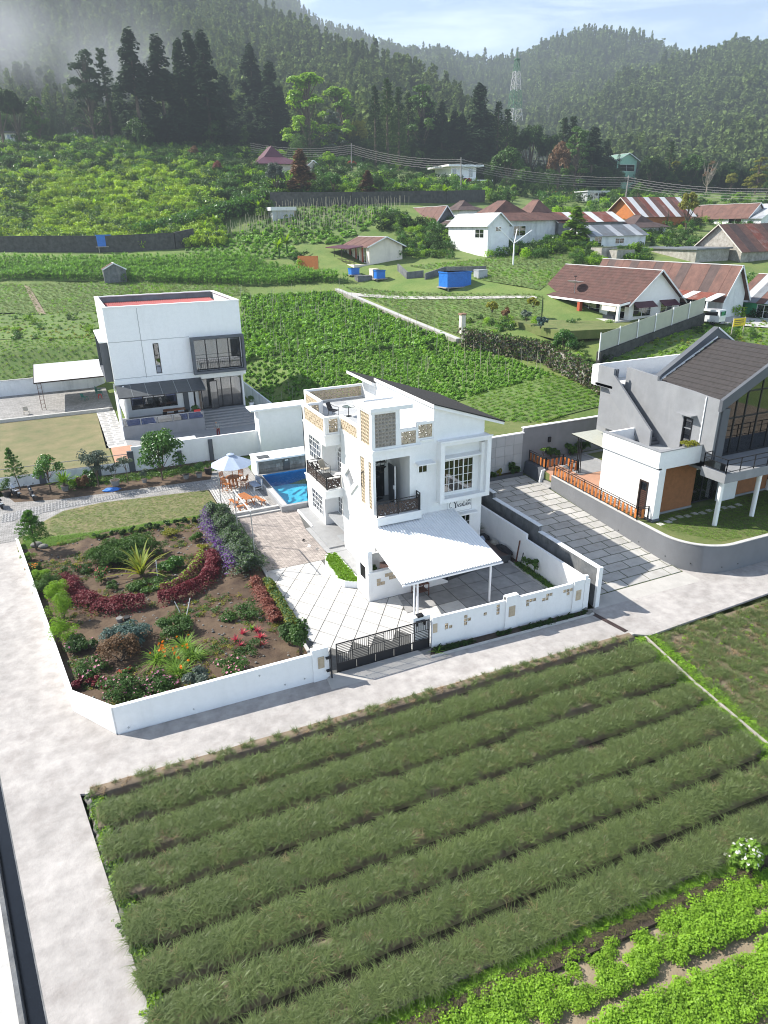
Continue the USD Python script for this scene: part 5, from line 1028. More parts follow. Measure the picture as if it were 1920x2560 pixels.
for k in range(15):
 xs=np.linspace(4.3+k*0.88,4.3+(k+1)*0.88,15);X,Y=np.meshgrid(xs,np.array([79.3,86,92.6]),indexing='ij');put(lh,'roof_sheet',grid_mesh(X,Y,12.2+(Y-79.3)*0.045+0.05*np.cos(X*2*np.pi/0.22)),'red_sheet')
jl=MB().box((7.1,78.985,5.9),(7.14,79.0,13.3)).box((3.8,78.985,9.9),(12.2,79.0,9.94)).box((3.8,78.985,6.0),(12.2,79.0,6.04));put(lh,'joint_line',jl,'wall_grey')
put(lh,'base_band',MB().box((3.7,78.9,5.3),(18.15,78.98,5.9)),'white_paint')
window(lh,'y',79.05,8.3,8.78,6.3,9.45,1,1,2,fmat='black_metal')
put(lh,'window_frame',MB().slaby(sbox(12.2,5.8,18.12,9.85).difference(sbox(12.5,6.1,17.85,9.6)),78.2,78.9),'wall_dark_grey')
window(lh,'y',79.05,12.6,17.7,6.2,9.45,4,1,2,fmat='black_metal',curtain='all',fw=0.09)
rl=MB().bar((12.5,78.35,7.3),(17.85,78.35,7.3),0.04);[rl.bar((12.5+k*0.2,78.35,6.1),(12.5+k*0.2,78.35,7.3),0.02)for k in range(27)];put(lh,'window_rail',rl,'black_metal')
put(lh,'side_frame',MB().box((2.95,80.1,5.6),(3.74,80.4,9.8)).box((2.95,90.2,5.6),(3.74,90.5,9.8)).box((2.95,80.4,5.6),(3.74,90.2,5.8)),'wall_dark_grey');put(lh,'side_roof',MB().box((2.9,80.05,9.8),(3.74,90.55,9.95)),'white_clean');put(lh,'side_pane',MB().box((3.2,80.4,5.8),(3.22,90.2,9.8)),'glass_dark')
put(lh,'wall',MB().slaby(sbox(4.6,1.0,12.4,5.3).difference(sbox(5.3,2.1,10.2,4.5)),81.0,81.2).box((12.2,81.0,1.0),(13.1,81.2,5.3)).box((4.4,78.4,1.0),(4.6,93,5.3)).box((17.9,80.5,0),(18.1,93,5.3)),'white_paint')
window(lh,'y',81.05,5.3,10.2,2.1,4.5,4,1,1,fmat='black_metal',curtain='part',fw=0.09);put(lh,'dark_panel',MB().box((11.0,80.95,1.2),(11.6,80.999,5.0)),'wall_dark_grey')
window(lh,'y',81.0,13.2,17.85,1.3,4.7,4,1,1,fmat='black_metal',curtain='part',fw=0.09,name='glass_door')
fd=put(lh,'folding_door',MB().slaby(sbox(14.0,1.3,14.9,4.6).difference(sbox(14.08,1.4,14.82,4.5)),80.2,80.26),'black_metal');put(fd,'pane',MB().box((14.08,80.22,1.4),(14.82,80.235,4.5)),'glass_dark')
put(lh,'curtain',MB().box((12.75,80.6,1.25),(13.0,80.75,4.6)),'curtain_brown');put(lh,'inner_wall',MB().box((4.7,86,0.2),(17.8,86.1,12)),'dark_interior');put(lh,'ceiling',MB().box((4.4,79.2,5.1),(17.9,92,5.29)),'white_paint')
put(lh,'terrace',MB().box((3.75,76.35,0),(12.3,81.0,1.2)),'floor_grey');put(lh,'terrace_wall',MB().box((3.7,76.15,0),(12.35,76.35,1.42)),'wall_grey');put(lh,'floor',MB().box((12.3,80.4,0),(17.9,86,1.2)),'floor_grey')
rl=MB().bar((3.9,76.25,2.15),(12.3,76.25,2.15),0.07);[rl.bar((3.9+k*1.68,76.25,1.42),(3.9+k*1.68,76.25,2.15),0.09)for k in range(6)];r_=put(lh,'terrace_rail',rl,'grey_metal')
for k in range(5):put(r_,'smoked_panel',MB().box((4.0+k*1.68,76.24,1.45),(5.5+k*1.68,76.26,2.1)),'glass_dark')
for k in range(7):put(lh,'step',MB().box((12.36,76.0+k*0.64,0),(18.05,80.4,0.17*(k+1))),'andesite')
for k in range(15):z=1.5+k*0.2;put(lh,'screen_slat',MB().box((3.66,76.3,z),(3.72,80.9,z+0.11)),'white_metal')
put(lh,'screen_frame',MB().box((3.64,76.2,0),(3.76,76.32,4.5)).box((3.64,80.9,0),(3.76,81.02,5.2)),'white_metal');put(lh,'screen_base',MB().box((3.64,76.35,0),(3.75,80.9,1.4)),'white_paint')
for k in range(6):
 x0,x1=3.72+k*1.53,3.72+(k+1)*1.53-0.05
 put(lh,'canopy_panel',MB().hexa([(x0,76.2,4.5),(x1,76.2,4.5),(x1,78.88,5.35),(x0,78.88,5.35)],[(x0,76.2,4.54),(x1,76.2,4.54),(x1,78.88,5.39),(x0,78.88,5.39)]),'andesite_dark');put(lh,'canopy_rib',MB().hexa([(x1,76.2,4.5),(x1+0.05,76.2,4.5),(x1+0.05,78.88,5.35),(x1,78.88,5.35)],[(x1,76.2,4.57),(x1+0.05,76.2,4.57),(x1+0.05,78.88,5.42),(x1,78.88,5.42)]),'grey_metal')
put(lh,'canopy_beam',MB().bar((3.7,76.25,4.45),(12.9,76.25,4.45),0.08),'black_metal')
lrw=thing('left_side_wall','white side wall running back beside the block house','wall',(19.3,85,0));put(lrw,'wall_panel',MB().box((20.3,65.7,0),(20.5,104,1.9)),'white_old')
tb=table4('terrace_table','wooden dining table on the shaded terrace of the block house','table',(9.6,79.3,1.2),2.4,1.0,0.78,'teak')
def simple_chair(name,label,loc,rz,mt,h=0.44,w=0.46,back=0.45,cat='chair',group=None,slats=0):
 t=thing(name,label,cat,loc,rz,local=True,group=group);put(t,'seat',MB().box((-w/2,-w/2,h-0.04),(w/2,w/2,h)),mt)
 bk=MB()
 if slats:
  for k in range(slats):z=h+0.12+k*(back-0.1)/slats;bk.box((-w/2+0.03,w/2-0.01+k*0.02,z),(w/2-0.03,w/2+0.02+k*0.02,z+0.07))
  bk.hexa([(-w/2,w/2-0.03,h),(-w/2+0.045,w/2-0.03,h),(-w/2+0.045,w/2+0.02,h),(-w/2,w/2+0.02,h)],[(-w/2,w/2+0.05,h+back),(-w/2+0.045,w/2+0.05,h+back),(-w/2+0.045,w/2+0.1,h+back),(-w/2,w/2+0.1,h+back)]).hexa([(w/2-0.045,w/2-0.03,h),(w/2,w/2-0.03,h),(w/2,w/2+0.02,h),(w/2-0.045,w/2+0.02,h)],[(w/2-0.045,w/2+0.05,h+back),(w/2,w/2+0.05,h+back),(w/2,w/2+0.1,h+back),(w/2-0.045,w/2+0.1,h+back)])
 else:bk.hexa([(-w/2,w/2-0.03,h),(w/2,w/2-0.03,h),(w/2,w/2,h),(-w/2,w/2,h)],[(-w/2,w/2+0.07,h+back),(w/2,w/2+0.07,h+back),(w/2,w/2+0.1,h+back),(-w/2,w/2+0.1,h+back)])
 put(t,'backrest',bk,mt)
 for sx in(-1,1):
  for sy in(-1,1):put(t,'leg',MB().hexa([(sx*(w/2+0.02)-0.02,sy*(w/2+0.02)-0.02,0),(sx*(w/2+0.02)+0.02,sy*(w/2+0.02)-0.02,0),(sx*(w/2+0.02)+0.02,sy*(w/2+0.02)+0.02,0),(sx*(w/2+0.02)-0.02,sy*(w/2+0.02)+0.02,0)],[(sx*(w/2-0.02)-0.022,sy*(w/2-0.02)-0.022,h-0.04),(sx*(w/2-0.02)+0.022,sy*(w/2-0.02)-0.022,h-0.04),(sx*(w/2-0.02)+0.022,sy*(w/2-0.02)+0.022,h-0.04),(sx*(w/2-0.02)-0.022,sy*(w/2-0.02)+0.022,h-0.04)]),mt)
 if h>0.55:
  put(t,'stretcher',MB().box((-w/2,-w/2-0.01,0.22),(w/2,-w/2+0.03,0.26)).box((-w/2,w/2-0.03,0.22),(w/2,w/2+0.01,0.26)).box((-w/2-0.01,-w/2,0.36),(-w/2+0.03,w/2,0.4)).box((w/2-0.03,-w/2,0.36),(w/2+0.01,w/2,0.4)),mt)
 return t
simple_chair('plastic_chair','beige plastic chair standing alone in the sun on the left paving',(-6.2,92.2,0.33),0.2,'beige_plastic',w=0.55)
simple_chair('plastic_chair','single dark green plastic chair in the carport shade',(0.6,97.0,0.33),2.2,'green_plastic',w=0.6)
for k in range(3):simple_chair('stacked_chair',['bottom','middle','topmost'][k]+' dark green plastic chair of the stack beside the red stool',(2.5,98.6,0.33+k*0.22),1.9,'green_plastic',w=0.6,group='stacked green plastic chairs')
simple_chair('plastic_stool','red plastic stool in front of the green chairs',(2.5,96.9,0.33),0.1,'red_plastic',h=0.5,back=0.05,w=0.4,cat='stool')
for x,y,r in((8.4,78.4,0.0),(9.6,78.4,0.1),(10.8,78.4,-0.1)):simple_chair('terrace_chair',['dark dining chair at the left end of the terrace table','dark dining chair in the middle of the terrace table','dark dining chair at the right end of the terrace table'][int((x-8.4)/1.2+0.1)],(x,y,1.2),r+3.14,'black_metal')
lpo=thing('left_pool','deep blue tiled plunge pool behind the high white wall','pool',(9,70,0));put(lpo,'rim',MB().box((4.2,66.0,0),(13.4,72.0,0.25)),'white_old');put(lpo,'water',MB().box((4.5,66.3,0.2),(7.6,71.7,0.27)).box((10.4,66.3,0.2),(13.1,71.7,0.27)),'pool_blue');put(lpo,'rim_block',MB().box((7.6,68.8,0.25),(10.4,71.9,0.7)),'white_old')
single('red_flower_box',MB().box((11.3,76.1,2.18),(12.0,76.4,2.4)),'red_plastic','red box standing on the terrace rail of the block house','box')
# ------ pool, parasol and garden furniture
pool=thing('swimming_pool','bright blue swimming pool with grey stone rim beside the house','pool',(16,53,0))
pr=sbox(13.65,49.2,20.2,56.9);rim=sbox(13.05,48.85,20.6,57.2).difference(pr)
put(pool,'rim',MB().prism(rim,-0.1,0.5),'andesite');put(pool,'overflow_channel',MB().box((13.2,49.1,0.44),(13.55,53.3,0.505)),'kerb')
put(pool,'overflow_channel',MB().box((13.2,53.35,0.4),(13.56,56.9,0.506)),'andesite_dark')
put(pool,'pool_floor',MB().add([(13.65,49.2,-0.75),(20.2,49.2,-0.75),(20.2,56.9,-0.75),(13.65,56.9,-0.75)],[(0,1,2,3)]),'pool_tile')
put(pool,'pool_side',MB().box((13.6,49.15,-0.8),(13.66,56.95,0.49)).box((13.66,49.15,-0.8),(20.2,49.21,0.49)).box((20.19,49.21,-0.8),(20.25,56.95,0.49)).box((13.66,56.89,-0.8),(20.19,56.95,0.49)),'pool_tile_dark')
wx,wy=np.meshgrid(np.linspace(13.66,20.19,60),np.linspace(49.21,56.89,70),indexing='ij')
put(pool,'water',grid_mesh(wx,wy,0.36+0.02*(meshkit.noise(np.stack([wx,wy,wx*0],-1)*2.2)-0.5)),'pool_water',smooth=True)
put(pool,'retaining_step',MB().box((8.95,49.55,0.0),(13.04,49.85,0.36)).box((9.0,49.2,-0.05),(13.04,49.549,0.14)),'kerb')
kit=thing('outdoor_counter','stone clad counter block with white top and dark hob behind the pool','counter',(15.7,58.6,0))
put(kit,'core',MB().box((13.55,57.75,-0.1),(20.5,59.6,1.55)),'stone_clad');put(kit,'counter_top',MB().box((13.35,57.5,1.55),(20.6,59.8,1.7)),'white_clean');put(kit,'side_panel',MB().box((13.4,57.55,0.0),(13.549,59.75,1.55)),'white_clean')
for i in range(12):
 for j in range(4):
  w=0.5+0.12*((i*5+j*3)%3-1);x0=13.57+i*0.55+(0.2 if j%2 else 0)
  if x0+w<20.4:put(kit,'stone_tile',MB().box((x0,57.71-0.01*((i+j)%3),0.02+j*0.375),(x0+w,57.75,0.37+j*0.375)),'stone_clad')
put(kit,'hob',MB().box((13.7,57.9,1.7),(14.75,58.7,1.76)),'andesite_dark');put(kit,'water_spout',MB().box((15.9,57.62,0.05),(16.5,57.74,1.35)),'andesite_dark')
put(kit,'spout_lamp',MB().box((16.05,57.56,1.3),(16.35,57.619,1.38)),'white_clean')
UX,UY=10.9,56.2
um=thing('parasol','pale blue grey round parasol over the high wooden table','parasol',(UX,UY,0))
rimz=2.22
for k in range(8):
 a0,a1=2*math.pi*k/8+0.2,2*math.pi*(k+1)/8+0.2;pts=[];n=6
 rows=[]
 for t in np.linspace(0.04,1,7):
  rr,zz=1.78*t,3.1-(3.1-rimz)*t**1.08
  row=[]
  for s in np.linspace(0,1,7):
   a=a0+(a1-a0)*s;sag=0.09*math.sin(math.pi*s)*t;row.append((UX+(rr-sag*0.9)*math.cos(a),UY+(rr-sag*0.9)*math.sin(a),zz-sag*0.55))
  rows.append(row)
 P=np.array(rows);put(um,'cloth_panel',grid_mesh(P[...,0],P[...,1],P[...,2]),'umbrella_cloth',smooth=True)
put(um,'vent_cap',MB().tube([(UX,UY,3.08),(UX,UY,3.2)],[0.34,0.04],12),'umbrella_cloth');put(um,'pole',MB().cyl((UX,UY,0),0.03,3.1,8),'teak')
put(um,'rib',MB(),'teak')if False else None
rb=MB();[rb.bar((UX,UY,3.02),(UX+1.72*math.cos(2*math.pi*k/8+0.2),UY+1.72*math.sin(2*math.pi*k/8+0.2),rimz-0.02),0.025)for k in range(8)]
put(um,'ribs',rb,'teak');put(um,'base',MB().cyl((UX,UY,0),0.3,0.07,14),'pot_grey')
ht=thing('high_table','round high wooden table with slatted foot under the parasol','table',(UX,UY,0))
ring=Point(UX,UY).buffer(0.6,10).difference(Point(UX,UY).buffer(0.05,6));put(ht,'table_top',MB().prism(ring,1.0,1.05),'teak')
for k in range(8):a=k*math.pi/4;put(ht,'leg',MB().bar((UX+0.4*math.cos(a),UY+0.4*math.sin(a),0.05),(UX+0.3*math.cos(a),UY+0.3*math.sin(a),1.0),0.06),'teak')
for k,(dx,dy,rz,lb)in enumerate(((-0.75,-0.75,2.35,'high wooden bar chair on the near left of the round table'),(0.85,-0.55,-2.2,'high wooden bar chair on the near right of the round table'),(-0.6,0.85,0.7,'high wooden bar chair behind the round table on its left'),(0.75,0.8,-0.75,'high wooden bar chair behind the round table on its right'))):
 simple_chair('bar_chair',lb,(UX+dx,UY+dy,0.016),rz,'teak',h=0.76,w=0.5,back=0.5,group='bar chairs round the parasol table',slats=4)
wb=thing('white_bench','white slatted wooden bench between parasol and pool','bench',(12.55,55.2,0.016),0.12,local=True)
for k in range(6):put(wb,'seat_slat',MB().box((-0.38+k*0.12,-0.75,0.4),(-0.28+k*0.12,0.75,0.44)),'umbrella_cloth')
for k in range(4):put(wb,'back_slat',MB().box((0.36+k*0.03,-0.75,0.5+k*0.11),(0.39+k*0.03,0.75,0.59+k*0.11)),'umbrella_cloth')
for sx in(-1,1):
 for sy in(-1,1):put(wb,'leg',MB().box((sx*0.36-0.04,sy*0.68-0.04,0),(sx*0.36+0.04,sy*0.68+0.04,0.4 if sx<0 else 0.95)),'white_clean')
put(wb,'stretcher',MB().box((-0.36,-0.7,0.18),(0.36,-0.66,0.24)).box((-0.36,0.66,0.18),(0.36,0.7,0.24)),'white_clean')
pc=G(605,1268)
pt_=thing('picnic_table','orange brown wooden picnic table behind the salvia bushes','table',(10.9,51.9,0.02),0.28,local=True)
for k in range(5):put(pt_,'top_plank',MB().box((-0.38+k*0.155,-0.8,0.7),(-0.24+k*0.155,0.8,0.74)),'teak')
for sy in(-1,1):
 put(pt_,'leg',MB().bar((-0.45,sy*0.6,0),(-0.18,sy*0.6,0.7),0.07),'teak');put(pt_,'leg',MB().bar((0.45,sy*0.6,0),(0.18,sy*0.6,0.7),0.07),'teak');put(pt_,'cross_bar',MB().bar((-0.35,sy*0.6,0.32),(0.35,sy*0.6,0.32),0.06),'teak')
def bench(label,loc,rz,L=1.3):
 b=thing('wooden_bench',label,'bench',loc,rz,local=True)
 for k in range(2):put(b,'seat_plank',MB().box((-0.16+k*0.165,-L/2,0.4),(-0.01+k*0.165,L/2,0.44)),'teak')
 for sy in(-1,1):
  put(b,'leg',MB().bar((-0.2,sy*(L/2-0.2),0),(-0.08,sy*(L/2-0.2),0.4),0.06),'teak');put(b,'leg',MB().bar((0.2,sy*(L/2-0.2),0),(0.08,sy*(L/2-0.2),0.4),0.06),'teak')
 return b
bench('short wooden bench on the lawn side of the picnic table',(9.95,52.0,0.02),0.28,1.2);bench('long wooden bench on the pool side of the picnic table',(12.0,51.6,0.02),0.28,1.5);bench('wooden stool bench at the near end of the picnic table',(10.35,50.75,0.02),1.75,0.9)
PB,PA,PC=(8.73,40.4),(8.62,44.65),(8.45,49.15)
for p,lb in((PB,'tall thin grey steel pole among the salvia, nearest to the driveway'),(PA,'tall thin grey steel pole among the salvia in the middle'),(PC,'tall thin grey steel pole at the lawn corner beside the parasol')):
 q=thing('steel_pole',lb,'pole',(*p,0));put(q,'shaft',MB().cyl((*p,0),0.035,4.05,8),'grey_metal');put(q,'cap',MB().cyl((*p,4.05),0.045,0.04,8),'grey_metal')
single('overhead_pipe',MB().bar((*PB,4.13),(*PA,4.13),0.06),'white_metal','pale pipe lying across the tops of two steel poles','pipe')
for(x,y,mt,lb)in((12.95,43.1,'tyre','dark pair of sandals on the block paving'),(13.0,42.0,'white_clean','white pair of sandals on the block paving'),(13.35,41.3,'pot_grey','grey pair of sandals beside the lower step')):
 sd_=thing('sandals',lb,'sandals',(x,y,0.03),0.5,local=True)
 for s in(-1,1):put(sd_,'sandal',MB().prism(affinity.scale(Point(s*0.09,0.06*s).buffer(0.1,6),0.55,1.35),0,0.025).tube([(s*0.09-0.05,0.06*s,0.02),(s*0.09,0.06*s+0.03,0.07),(s*0.09+0.05,0.06*s,0.02)],0.012,5),mt)
def motorbike(label,loc,rz,body,seat='tyre',scooter=False):
 t=thing('motorbike',label,'motorbike',loc,rz,local=True)
 for y,nm in((0.62,'wheel'),(-0.62,'wheel')):
  w=put(t,nm,MB().tube([(-0.05,y,0.29),(0.05,y,0.29)],[0.29,0.29],18),'tyre');put(w,'hub',MB().tube([(-0.07,y,0.29),(0.07,y,0.29)],[0.13,0.13],10),'engine_grey')
 put(t,'frame',MB().tube([(0,0.45,0.85),(0,0.2,0.62),(0,-0.1,0.45),(0,-0.5,0.5)],0.04,6).tube([(0.07,0.62,0.29),(0.06,0.45,0.8)],0.025,6).tube([(-0.07,0.62,0.29),(-0.06,0.45,0.8)],0.025,6).tube([(0.08,-0.62,0.29),(0.08,-0.1,0.42)],0.03,6),'engine_grey')
 put(t,'engine',MB().box((-0.13,-0.12,0.25),(0.13,0.22,0.52)),'engine_grey')
 put(t,'tank',MB().ball((0,0.18,0.78),1.0,2,(0.15,0.28,0.14)),body,smooth=True);put(t,'front_cowl',MB().ball((0,0.5,0.85),1.0,2,(0.15,0.16,0.2)),body,smooth=True);put(t,'tail',MB().hexa([(-0.11,-0.75,0.72),(0.11,-0.75,0.72),(0.12,-0.2,0.55),(-0.12,-0.2,0.55)],[(-0.08,-0.85,0.84),(0.08,-0.85,0.84),(0.13,-0.1,0.72),(-0.13,-0.1,0.72)]),body)
 put(t,'seat',MB().hexa([(-0.12,-0.7,0.8),(0.12,-0.7,0.8),(0.13,0.02,0.72),(-0.13,0.02,0.72)],[(-0.1,-0.7,0.88),(0.1,-0.7,0.88),(0.11,0.02,0.8),(-0.11,0.02,0.8)]),seat)
 put(t,'handlebar',MB().tube([(-0.36,0.34,1.0),(-0.2,0.44,0.98),(0.2,0.44,0.98),(0.36,0.34,1.0)],0.018,6),'black_metal');put(t,'headlight',MB().ball((0,0.64,0.86),0.09,1),'white_clean')
 for s in(-1,1):mr=put(t,'mirror',MB().ball((s*0.36,0.42,1.18),1.0,1,(0.07,0.02,0.05)).bar((s*0.3,0.4,1.0),(s*0.36,0.42,1.16),0.015),'engine_grey')
 put(t,'mudguard',MB().tube([(0,0.62+0.33*math.cos(a),0.29+0.33*math.sin(a))for a in np.linspace(0.5,2.6,7)],0.06,5),body);put(t,'number_plate',MB().box((-0.1,-0.9,0.5),(0.1,-0.88,0.62)),'white_clean');put(t,'exhaust',MB().tube([(0.16,0.1,0.28),(0.18,-0.3,0.28),(0.18,-0.8,0.38)],[0.03,0.05,0.06],8),'engine_grey')
 return t
motorbike('black and white motorbike parked nose to the wall, left of the scooter',(-6.45,62.7,0.016),0.42,'bike_white');motorbike('dark scooter parked nose to the wall beside the slim tree',(-5.15,61.5,0.016),0.2,'bike_dark');motorbike('dark motorbike at the left edge of the paved corner',(-7.6,60.6,0.016),0.35,'bike_dark')
heap('blue_tarpaulin','small crumpled blue tarpaulin below the low white wall','tarpaulin',(1.15,60.5,0.03),0.75,0.4,0.2,'blue_fabric',4,2)
per=thing('person','person in grey hooded top and maroon trousers bending at the patio steps','person',(13.15,72.9,0.02),2.2,local=True)
import manifold3d as m3
def body(chain,refine=0.04):
 man=m3.Manifold()
 for a,b,ra,rb in chain:
  sa=m3.Manifold.sphere(ra,14).translate(a);sb=m3.Manifold.sphere(rb,14).translate(b);man=man+m3.Manifold.batch_hull([sa,sb])
 mm=man.refine_to_length(refine).to_mesh();tm=trimesh.Trimesh(mm.vert_properties[:,:3],mm.tri_verts,process=True);trimesh.smoothing.filter_taubin(tm,iterations=8);return tm
sk=body([((-0.1,0,0.09),(-0.11,0.02,0.48),0.05,0.06),((-0.11,0.02,0.48),(-0.09,0,0.9),0.065,0.09),((0.1,0.12,0.09),(0.11,0.1,0.48),0.05,0.06),((0.11,0.1,0.48),(0.09,0,0.9),0.065,0.09),((-0.1,-0.02,0.05),(-0.1,0.15,0.04),0.045,0.035),((0.1,0.1,0.05),(0.1,0.27,0.04),0.045,0.035),((-0.09,0,0.92),(0.09,0,0.92),0.12,0.12),((0,0,0.95),(0,0.12,1.3),0.13,0.15),((-0.15,0.12,1.34),(0.15,0.12,1.34),0.075,0.075),((0,0.14,1.36),(0,0.2,1.46),0.06,0.055),((0,0.22,1.55),(0,0.24,1.6),0.1,0.095),((0,0.32,1.54),(0,0.335,1.54),0.02,0.015),((-0.19,0.12,1.33),(-0.22,0.16,1.06),0.055,0.045),((-0.22,0.16,1.06),(-0.18,0.36,0.93),0.043,0.033),((0.19,0.12,1.33),(0.22,0.16,1.06),0.055,0.045),((0.22,0.16,1.06),(0.18,0.36,0.93),0.043,0.033)]+[((s*0.18,0.36,0.93),(s*0.17+dx,0.45-abs(dx)*0.3,0.9),0.028,0.012)for s in(-1,1)for dx in(-0.03,-0.01,0.01,0.028)]+[((s*0.17,0.36,0.93),(s*0.12,0.42,0.92),0.022,0.011)for s in(-1,1)])
put(per,'body',(sk.vertices,sk.faces),'skin',smooth=True)
def shell(sel,off):
 n=sk.vertex_normals;f=sk.faces[np.all(sel(sk.vertices)[sk.faces],axis=1)];return(sk.vertices+n*off,f)
put(per,'trousers',shell(lambda v:(v[:,2]>0.12)&(v[:,2]<1.0)&(np.abs(v[:,0])<0.17)&(v[:,1]<0.22),0.018),'maroon_cloth',smooth=True)
put(per,'hooded_top',shell(lambda v:((v[:,2]>0.9)&(v[:,2]<1.47)&(v[:,1]<0.34)),0.024),'grey_cloth',smooth=True)
put(per,'hood',shell(lambda v:(v[:,2]>1.4)&((v[:,1]<0.27)|(v[:,2]>1.63)),0.025),'grey_cloth',smooth=True)
# ------ plants
def blades(rng,n,L,w,spread=0.9,droop=0.8,base_r=0.02,nseg=3,lift=0.0):
 """n arching blades from one root."""
 a=rng.uniform(0,6.283,n);el=rng.uniform(0.15,1,n)*spread;Ls=L*rng.uniform(0.6,1.15,n);W_=w*rng.uniform(0.7,1.2,n)
 t=np.linspace(0,1,nseg+1)[None,:]
 out=(np.sin(el)[:,None]*t+0.35*droop*t**2.2)*Ls[:,None];up=(np.cos(el)[:,None]*t-droop*0.55*t**2.4)*Ls[:,None]
 r0=base_r*np.sqrt(rng.random(n));a0=rng.uniform(0,6.283,n)
 x=(r0*np.cos(a0))[:,None]+out*np.cos(a)[:,None];y=(r0*np.sin(a0))[:,None]+out*np.sin(a)[:,None];z=up+lift
 wd=W_[:,None]*(1-t**1.8*0.92)/2;px,py=-np.sin(a)[:,None]*wd,np.cos(a)[:,None]*wd
 Lf,Rt=np.stack([x+px,y+py,z],-1),np.stack([x-px,y-py,z],-1)
 V=np.stack([Lf,Rt],2).reshape(n,-1,3);f=[]
 for k in range(nseg):f+=[(2*k,2*k+1,2*k+3),(2*k,2*k+3,2*k+2)]
 F=(np.array(f)[None]+(np.arange(n)*2*(nseg+1))[:,None,None]).reshape(-1,3)
 return MB().add(V.reshape(-1,3),F)
def tuft(rng,n,r,h,size,up=0.5):
 """A low clump of leaves."""
 p=rng.normal(0,1,(n,3));p/=np.linalg.norm(p,axis=1,keepdims=True);p[:,2]=np.abs(p[:,2]);p*=rng.random(n)[:,None]**0.4
 return MB().add(*leaf_quads(rng,p*[r,r,h]+[0,0,h*0.12],size,up,0,out=p))
Q7=lambda x,y:(x*0.48222,1200+y*0.48222)
def GS(x,y):
 P=G(*Q7(x,y),0.3)
 for _ in range(4):P=G(*Q7(x,y),float(soilz(P[0],P[1])))
 return P
_seed=[100]
def rng_():
 _seed[0]+=1;return np.random.default_rng(_seed[0])
def shrub(name,label,cat,pos,r,h,leaf,n=900,size=0.09,clumps=9,flowers=None,group=None,stem='bark',squash=1.0,ell=1.0,rz=0.0,up=0.4,aspect=0.8):
 r,h,n,size=r*1.2,h*1.1,int(n*1.4),size*1.35
 rng=rng_();t=thing(name,label,cat,pos,rz,local=True,group=group)
 cl=[]
 for k in range(clumps):
  a=rng.uniform(0,6.283);q=math.sqrt(rng.random())*r*0.72;cl.append((q*math.cos(a)*ell,q*math.sin(a),h*rng.uniform(0.3,0.78)*(1-0.35*(q/r)**2),r*rng.uniform(0.28,0.46),h*rng.uniform(0.2,0.34)))
 put(t,'foliage',crown(rng,n,cl,size,up,aspect),leaf,kind=None)
 st=MB()
 for k in range(min(5,clumps)):st.tube([(0,0,-0.08),(cl[k][0]*0.4,cl[k][1]*0.4,cl[k][2]*0.5),cl[k][:3]],[0.03*h+0.005,0.02*h+0.004,0.004],4,False)
 put(t,'stem',st,stem)
 if flowers:
  mt,nf,sz=flowers;c=np.array(cl);k=rng.integers(0,len(c),nf);d=rng.normal(0,1,(nf,3));d[:,2]=np.abs(d[:,2])+0.3;d/=np.linalg.norm(d,axis=1,keepdims=True)
  put(t,'flowers',MB().add(*leaf_quads(rng,c[k,:3]+d*np.c_[c[k,3],c[k,3],c[k,4]]*1.05,sz,0.6,0.01,out=d)),mt)
 return t
def blade_plant(name,label,cat,pos,n,L,w,leaf,spread=1.0,droop=0.6,base_r=0.04,group=None,nseg=4,stem=None):
 rng=rng_();t=thing(name,label,cat,pos,0,local=True,group=group)
 put(t,'leaves',blades(rng,n,L,w,spread,droop,base_r,nseg,lift=(stem or 0)),leaf)
 if stem:put(t,'stem',MB().cyl((0,0,-0.05),0.05,stem+0.05,8),'bark')
 return t
yp=GS(735,500);t=thing('variegated_yucca','large yucca with cream striped sword leaves in the garden centre','yucca',yp,0,local=True)
rg=rng_()
for k in range(44):
 b=blades(rg,1,2.5,0.2,1.25 if k<22 else 0.6,0.5,0.05,5,0.15);put(t,'leaf',b,'leaf_variegated' if k%3 else 'leaf_yellow')
put(t,'stem',MB().cyl((0,0,-0.1),0.12,0.4,8),'bark')
shrub('rosemary_bush','wide dark green feathery bush behind the striped yucca','bush',GS(660,410),1.75,1.3,'leaf_mid',6500,0.17,24,ell=1.25,up=1.0,aspect=0.3)
shrub('fern_bush','rounded dark green ferny bush right of the striped yucca','bush',GS(905,465),0.85,0.85,'leaf_glossy',1400,0.1,9)
shrub('low_shrub','low leafy green plants in front of the striped yucca','shrub',GS(755,560),0.95,0.45,'leaf_mid',1100,0.09,10,ell=1.4)
shrub('rose_bush','rose bush with red blooms left of the striped yucca','rose bush',GS(545,520),0.55,0.95,'leaf_mid',800,0.075,8,('petal_rose',34,0.12))
shrub('rose_bush','sprawling rose bush with pale red buds behind the red hedge on the left','rose bush',GS(395,480),0.75,0.6,'leaf_mid',800,0.075,9,('petal_rose',26,0.08),ell=1.3)
shrub('rose_bush','small rose bush between soil paths below the red flowered one','rose bush',GS(580,565),0.4,0.5,'leaf_mid',450,0.07,6)
